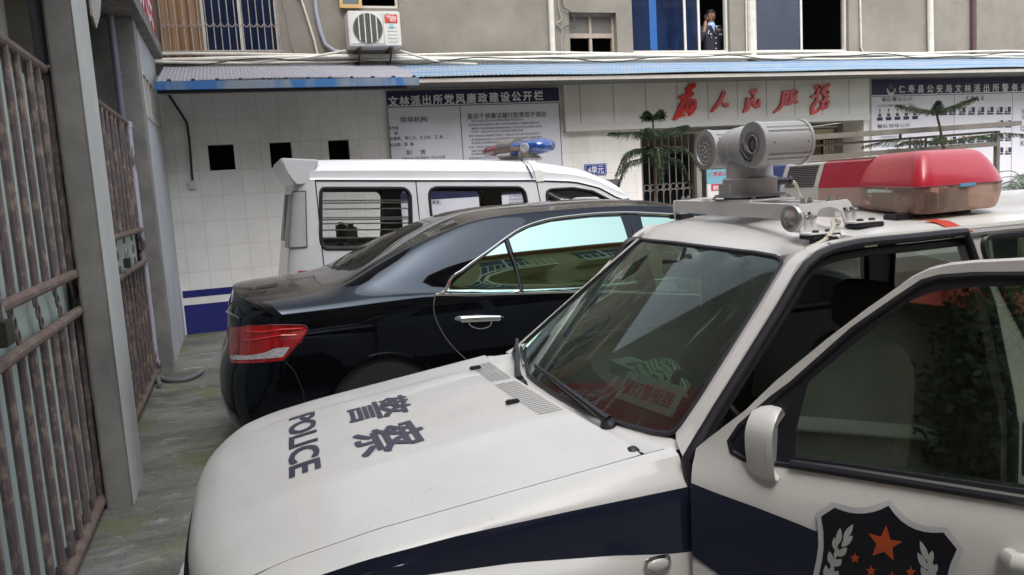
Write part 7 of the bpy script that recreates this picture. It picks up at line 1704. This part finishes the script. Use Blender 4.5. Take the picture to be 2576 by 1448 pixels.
# roof
gx = [q[0] for q in gut]; gz = [q[1] for q in gut]
sil = [at(px, py, y=VC-VH+.32) for px, py in ((800, 402), (1000, 400), (1200, 402), (1350, 408), (1450, 425), (1530, 460), (1575, 508))]
print('vroof', [np.round(s, 3).tolist() for s in sil])
sxx = [s[0] for s in sil]; szz = [s[2] for s in sil]
mb = MB(); rows = []
for x in np.linspace(.62, 3.62, 46):
    zg = float(np.interp(x, gx, gz)); zc2 = float(np.interp(x, sxx, szz)); yg = vy(zg); r = []
    for f, h in ((0, 0), (.004, .012), (.012, .10), (.014, .42), (.03, .48), (.035, .52), (.07, .78), (.16, .96), (.32, 1.0), (.5, 1.03), (.80-.03, 1.04)):
        r.append((x, yg+f, zg+(zc2-zg)*h))
    r += [(p[0], 2*VC-p[1], p[2]) for p in r[::-1]]
    rows.append(r)
mb.grid(rows); mb.build('roof', VP, van, smooth=40)
mb = MB(); mb.tube([(x, vy(z)-.003, z-.006) for x, z in [(float(t), float(np.interp(t, gx, gz))) for t in np.linspace(.66, 3.6, 40)]], .007, 6); mb.build('roof_gap', RUB, van)
mb = MB(); mb.grid([[(p[0], p[1]*.98+VC*.02, p[2]-.035) for p in r[3:-3]] for r in rows]); mb.build('roof_lining', M('van_lining', (.35, .34, .32), .9), van)
# rear corner, tailgate, spoiler, tail lamp
def lrc(k, z, sg=-1):   # quarter round corner, k 0..1
    t = .17*(z-1.1); a = k*PI/2; x = .665-(.30-t)*math.sin(a)*1.0; y = vy(z)+.16*(1-math.cos(a)); return np.array([x, y if sg < 0 else 2*VC-y, z])
zz_ = np.linspace(.40, 1.885, 20)
for sg in (-1, 1):
    mb = MB(); mb.grid([[lrc(k, z, sg) for k in np.linspace(0, 1, 10)] for z in zz_]); mb.build('rear_corner', VP, van, smooth=60)
mb = MB(); panel(mb, [(lrc(1, .4)[1], .4), (2*VC-lrc(1, .4)[1], .4), (2*VC-lrc(1, 1.885)[1], 1.885), (lrc(1, 1.885)[1], 1.885)], [rnd([(7.3, 1.30), (8.3, 1.30), (8.25, 1.78), (7.35, 1.78)], .06)], lambda a, b: (lrc(1, b)[0], a, b), .12, thick=(.03, 0, 0)); mb.build('tailgate', VP, van, smooth=40)
mb = MB(); panel(mb, rnd([(7.3, 1.30), (8.3, 1.30), (8.25, 1.78), (7.35, 1.78)], .06), [], lambda a, b: (lrc(1, b)[0]+.012, a, b), .2); mb.build('rear_window', VG, van, smooth=60)
LAMPW = M('pale_lamp_lens', (.50, .51, .52), .15, coat=.9, c2=(.40, .40, .42), scale=10, amt=.5)
for sg in (-1, 1):
    mb = MB(); mb.grid([[lrc(k, z, sg)+np.array([-.006, .006*sg, 0]) for k in np.linspace(.30, .95, 8)] for z in np.linspace(1.33, 1.80, 12)]); mb.build('tail_lamp', LAMPW, van, smooth=60)
    mb = MB(); mb.grid([[lrc(k, z, sg)+np.array([-.006, .006*sg, 0]) for k in np.linspace(.02, .5, 6)] for z in np.linspace(1.02, 1.13, 5)]); mb.build('tail_lamp', M('van_lamp_red', (.30, .01, .02), .15, coat=1), van, smooth=60)
mb = MB(); mb.tube([lrc(0, z)+np.array([.0, -.002, 0]) for z in np.linspace(.5, 2.02, 24) if z < 1.9], .005, 5); a, b = [inv(px, 470, lv_, (1.5, 1.8))[0] for px in (1045, 1349)]; mb.build('panel_gap', RUB, van)
for px, bx in ((1046, 1052), (1349, 1362)):
    p0_ = lv_(*inv(px, 456, lv_, (2, 1.8))); q0 = lv_(*inv(bx, 520, lv_, (2, 1.5))); mb = MB(); mb.tube([p0_+np.array([0, -.002, 0]), q0+np.array([0, -.002, 0]), (q0[0]+.01, vy(.6)-.002, .6)], .005, 5); mb.build('panel_gap', RUB, van)
for sg in (-1,):
    lp = [lrc(k, 1.33, sg) for k in np.linspace(.30, .95, 5)]+[lrc(.95, z, sg) for z in np.linspace(1.4, 1.75, 5)]+[lrc(k, 1.80, sg) for k in np.linspace(.95, .30, 5)]+[lrc(.30, z, sg) for z in np.linspace(1.75, 1.4, 5)]
    lp = [p+np.array([-.005, -.005, 0]) for p in lp]; mb = MB(); mb.tube(lp+[lp[0]], .006, 5); mb.build('lamp_gasket', M('gasket_grey', (.15, .15, .16), .5), van)
hdl = lv_(*inv(1100, 660, lv_, (1.6, 1.2)))
mb = MB(); mb.tube([hdl+np.array([0, -.002, 0]), hdl+np.array([.02, -.03, 0]), hdl+np.array([.15, -.03, 0]), hdl+np.array([.17, -.002, 0])], .014, 8); mb.build('door_handle', VP, van)
sp_ = [at(px, py, y=7.12) for px, py in ((704, 398), (802, 402), (783, 464), (758, 467), (744, 467), (731, 452), (720, 436), (709, 410))]
mb = MB(); mb.prism([(p[0], 7.10, p[2]) for p in sp_], (0, 2*(VC-7.10), 0)); mb.build('rear_spoiler', VP, van, bevel=.012)
# nose and windscreen
nx = outv[-6:]; mb = MB(); prof = [(gut[-1][0]+.0, gut[-1][1]+.01), (gut[-1][0]+.28, 1.27), (gut[-1][0]+.58, 1.03), (4.36, .80), (4.40, .60), (4.36, .38)]
mb.grid([[(x, y, z) for y in np.linspace(vy(z), 2*VC-vy(z), 9)] for x, z in prof[2:]]); mb.build('nose', VP, van, smooth=50)
mb = MB(); mb.grid([[(x, y, z) for y in np.linspace(vy(z)+.05, 2*VC-vy(z)-.05, 9)] for x, z in prof[:3]]); mb.build('windscreen', VG, van)
mb = MB(); mb.box((.5, VC-VH+.05, .36), (4.25, VC+VH-.05, .42)); mb.build('floor_pan', TRIM, van, smooth=0)
# van cabin: dark far pillars, partition, seats
VT = MATS['van_trim']
for x in (at(983, 540, y=8.55)[0], at(1234, 500, y=8.55)[0]): 
    for y in (2*VC-vy(1.5)-.10,): mb = MB(); mb.box((x-.10, y-.02, .9), (x+.10, y+.03, 1.88)); mb.build('pillar_trim', VT, van, bevel=.02)
def vseat(x, y):
    mb = MB(); mb.box((x-.05, y-.22, .5), (x+.06, y+.22, 1.28)); o = mb.build('seat', SEATM, van, bevel=.04); mb = MB(); mb.box((x-.02, y-.13, 1.30), (x+.07, y+.13, 1.48)); mb.build('headrest', SEATM, o, bevel=.03)
for x, y in ((.95, 7.45), (.95, 8.15), (2.0, 8.2), (3.05, 7.4), (3.05, 8.15)): vseat(x, y)
for x, y in ((1.0, 0), (3.6, 0)):
    for sg in (-1, 1):
        mb = MB(); yy = VC+sg*(VH-.10); mb.lathe((x, yy-sg*.09, .30), (0, sg, 0), [(.18, 0), (.28, 0), (.30, .03), (.30, .15), (.28, .18), (.19, .18)], 26); w_ = mb.build('wheel', BLACKR, van); mb = MB(); mb.lathe((x, yy-sg*.09, .30), (0, sg, 0), [(.19, .16), (.06, .17), (0, .17)], 16); mb.build('rim', STEEL, w_)
# light bar of the minibus
vl = thing('light_bar', 'small blue and red light bar on the minibus roof', 'light bar', (2.8, VC, 2.0))
def pc2(px, py, y): return at(px, py, y=y)
ny, my, fy = 7.28, 7.72, 8.25
nr, fr2 = pc2(1384, 366, ny), pc2(1232, 384, fy)
def lbpod(P, Q, r, nm, mat, squash=.62):
    P = np.array(P); Q = np.array(Q); mb = MB(); rows = []; d = Q-P; L = np.linalg.norm(d); d /= L; s = np.cross(d, [0, 0, 1]); s /= np.linalg.norm(s)
    for t, k in ((0, .05), (.02, .45), (.07, .75), (.2, .95), (.5, 1), (.8, 1), (.97, .96), (1, .92)):
        rows.append([P+d*L*t+s*r*k*1.25*math.cos(a)+np.array([0, 0, r*k*squash*math.sin(a)]) for a in np.linspace(0, 2*PI, 22, endpoint=False)])
    mb.grid(rows, close=True); mb.add(rows[-1], [tuple(range(22))]); return mb.build(nm, mat, vl, smooth=50)
m1 = pc2(1304, 376, 7.62); m2 = pc2(1268, 378, 7.95)
BLL = M('blue_gloss_lens', (.008, .035, .20), .06, coat=1.0, c2=(.02, .10, .35), scale=6, amt=.6)
bb = lbpod(nr, m1, .125, 'blue_lens', BLL); lbpod(fr2, m2, .100, 'red_lens', M('faded_red_lens', (.14, .05, .06), .25, coat=.6))
mb = MB(); mb.tube([m1+(m2-m1)*-.02, m2], [.105, .105], 16); mb.build('centre_housing', STEEL, vl)
bc = pc2(1340, 372, 7.36); mb = MB(); mb.lathe(bc+np.array([-.10, -.06, -.0]), (-.75, -.65, 0), [(.045, 0), (.045, .02), (.03, .024), (.03, .018), (0, .018)], 20); mb.build('siren_cap', GREYP, vl)
mb = MB(); a = pc2(1290, 390, 7.5); b = pc2(1250, 392, 8.0); mb.box((min(a[0], b[0])-.05, 7.42, 2.06), (max(a[0], b[0])+.06, 8.2, 2.11)); mb.build('base_rail', M('bronze_base', (.15, .11, .09), .5), vl, bevel=.01)
f_ = pc2(1338, 398, 7.33); mb = MB(); mb.prism([(f_[0]-.10, 7.36, 1.995), (f_[0]+.12, 7.36, 1.985), (f_[0]+.08, 7.36, 2.01), (f_[0]+.0, 7.36, 2.07), (f_[0]-.09, 7.36, 2.07)], (0, .10, 0)); mb.build('bracket', STEEL, vl, bevel=.004)
s0 = inv(1352, 408, lv_, (2.7, 2.0)); xs_ = at(1355, 430, y=7.06)[0]; zg = float(np.interp(xs_, gx, gz)); zc2 = float(np.interp(xs_, sxx, szz))
P = [(xs_-.03, 7.36, zc2+.01), (xs_-.02, 7.22, zc2+.004), (xs_-.005, vy(zg)+.055, zg+(zc2-zg)*.80), (xs_+.0, vy(zg)+.005, zg+(zc2-zg)*.5), (xs_+.01, vy(zg)-.008, zg+.01), (xs_+.01, vy(zg)-.012, zg-.012)]
mb = MB(); mb.grid([[(p[0]-.04, p[1], p[2]) for p in P], [(p[0]+.04, p[1], p[2]) for p in P]]); mb.build('strap', WHITEP, vl, recalc=False)
pipe('cable', 'dark cable from the minibus light bar down its roof side', cm([(xs_-.02, 7.40, zc2+.05), (xs_-.08, 7.30, zc2+.02), (xs_-.09, vy(zg)+.04, zg+(zc2-zg)*.7), (xs_-.06, vy(zg)-.01, zg+.02)], 6), .006, BLACKR, 6, 'cable', None)
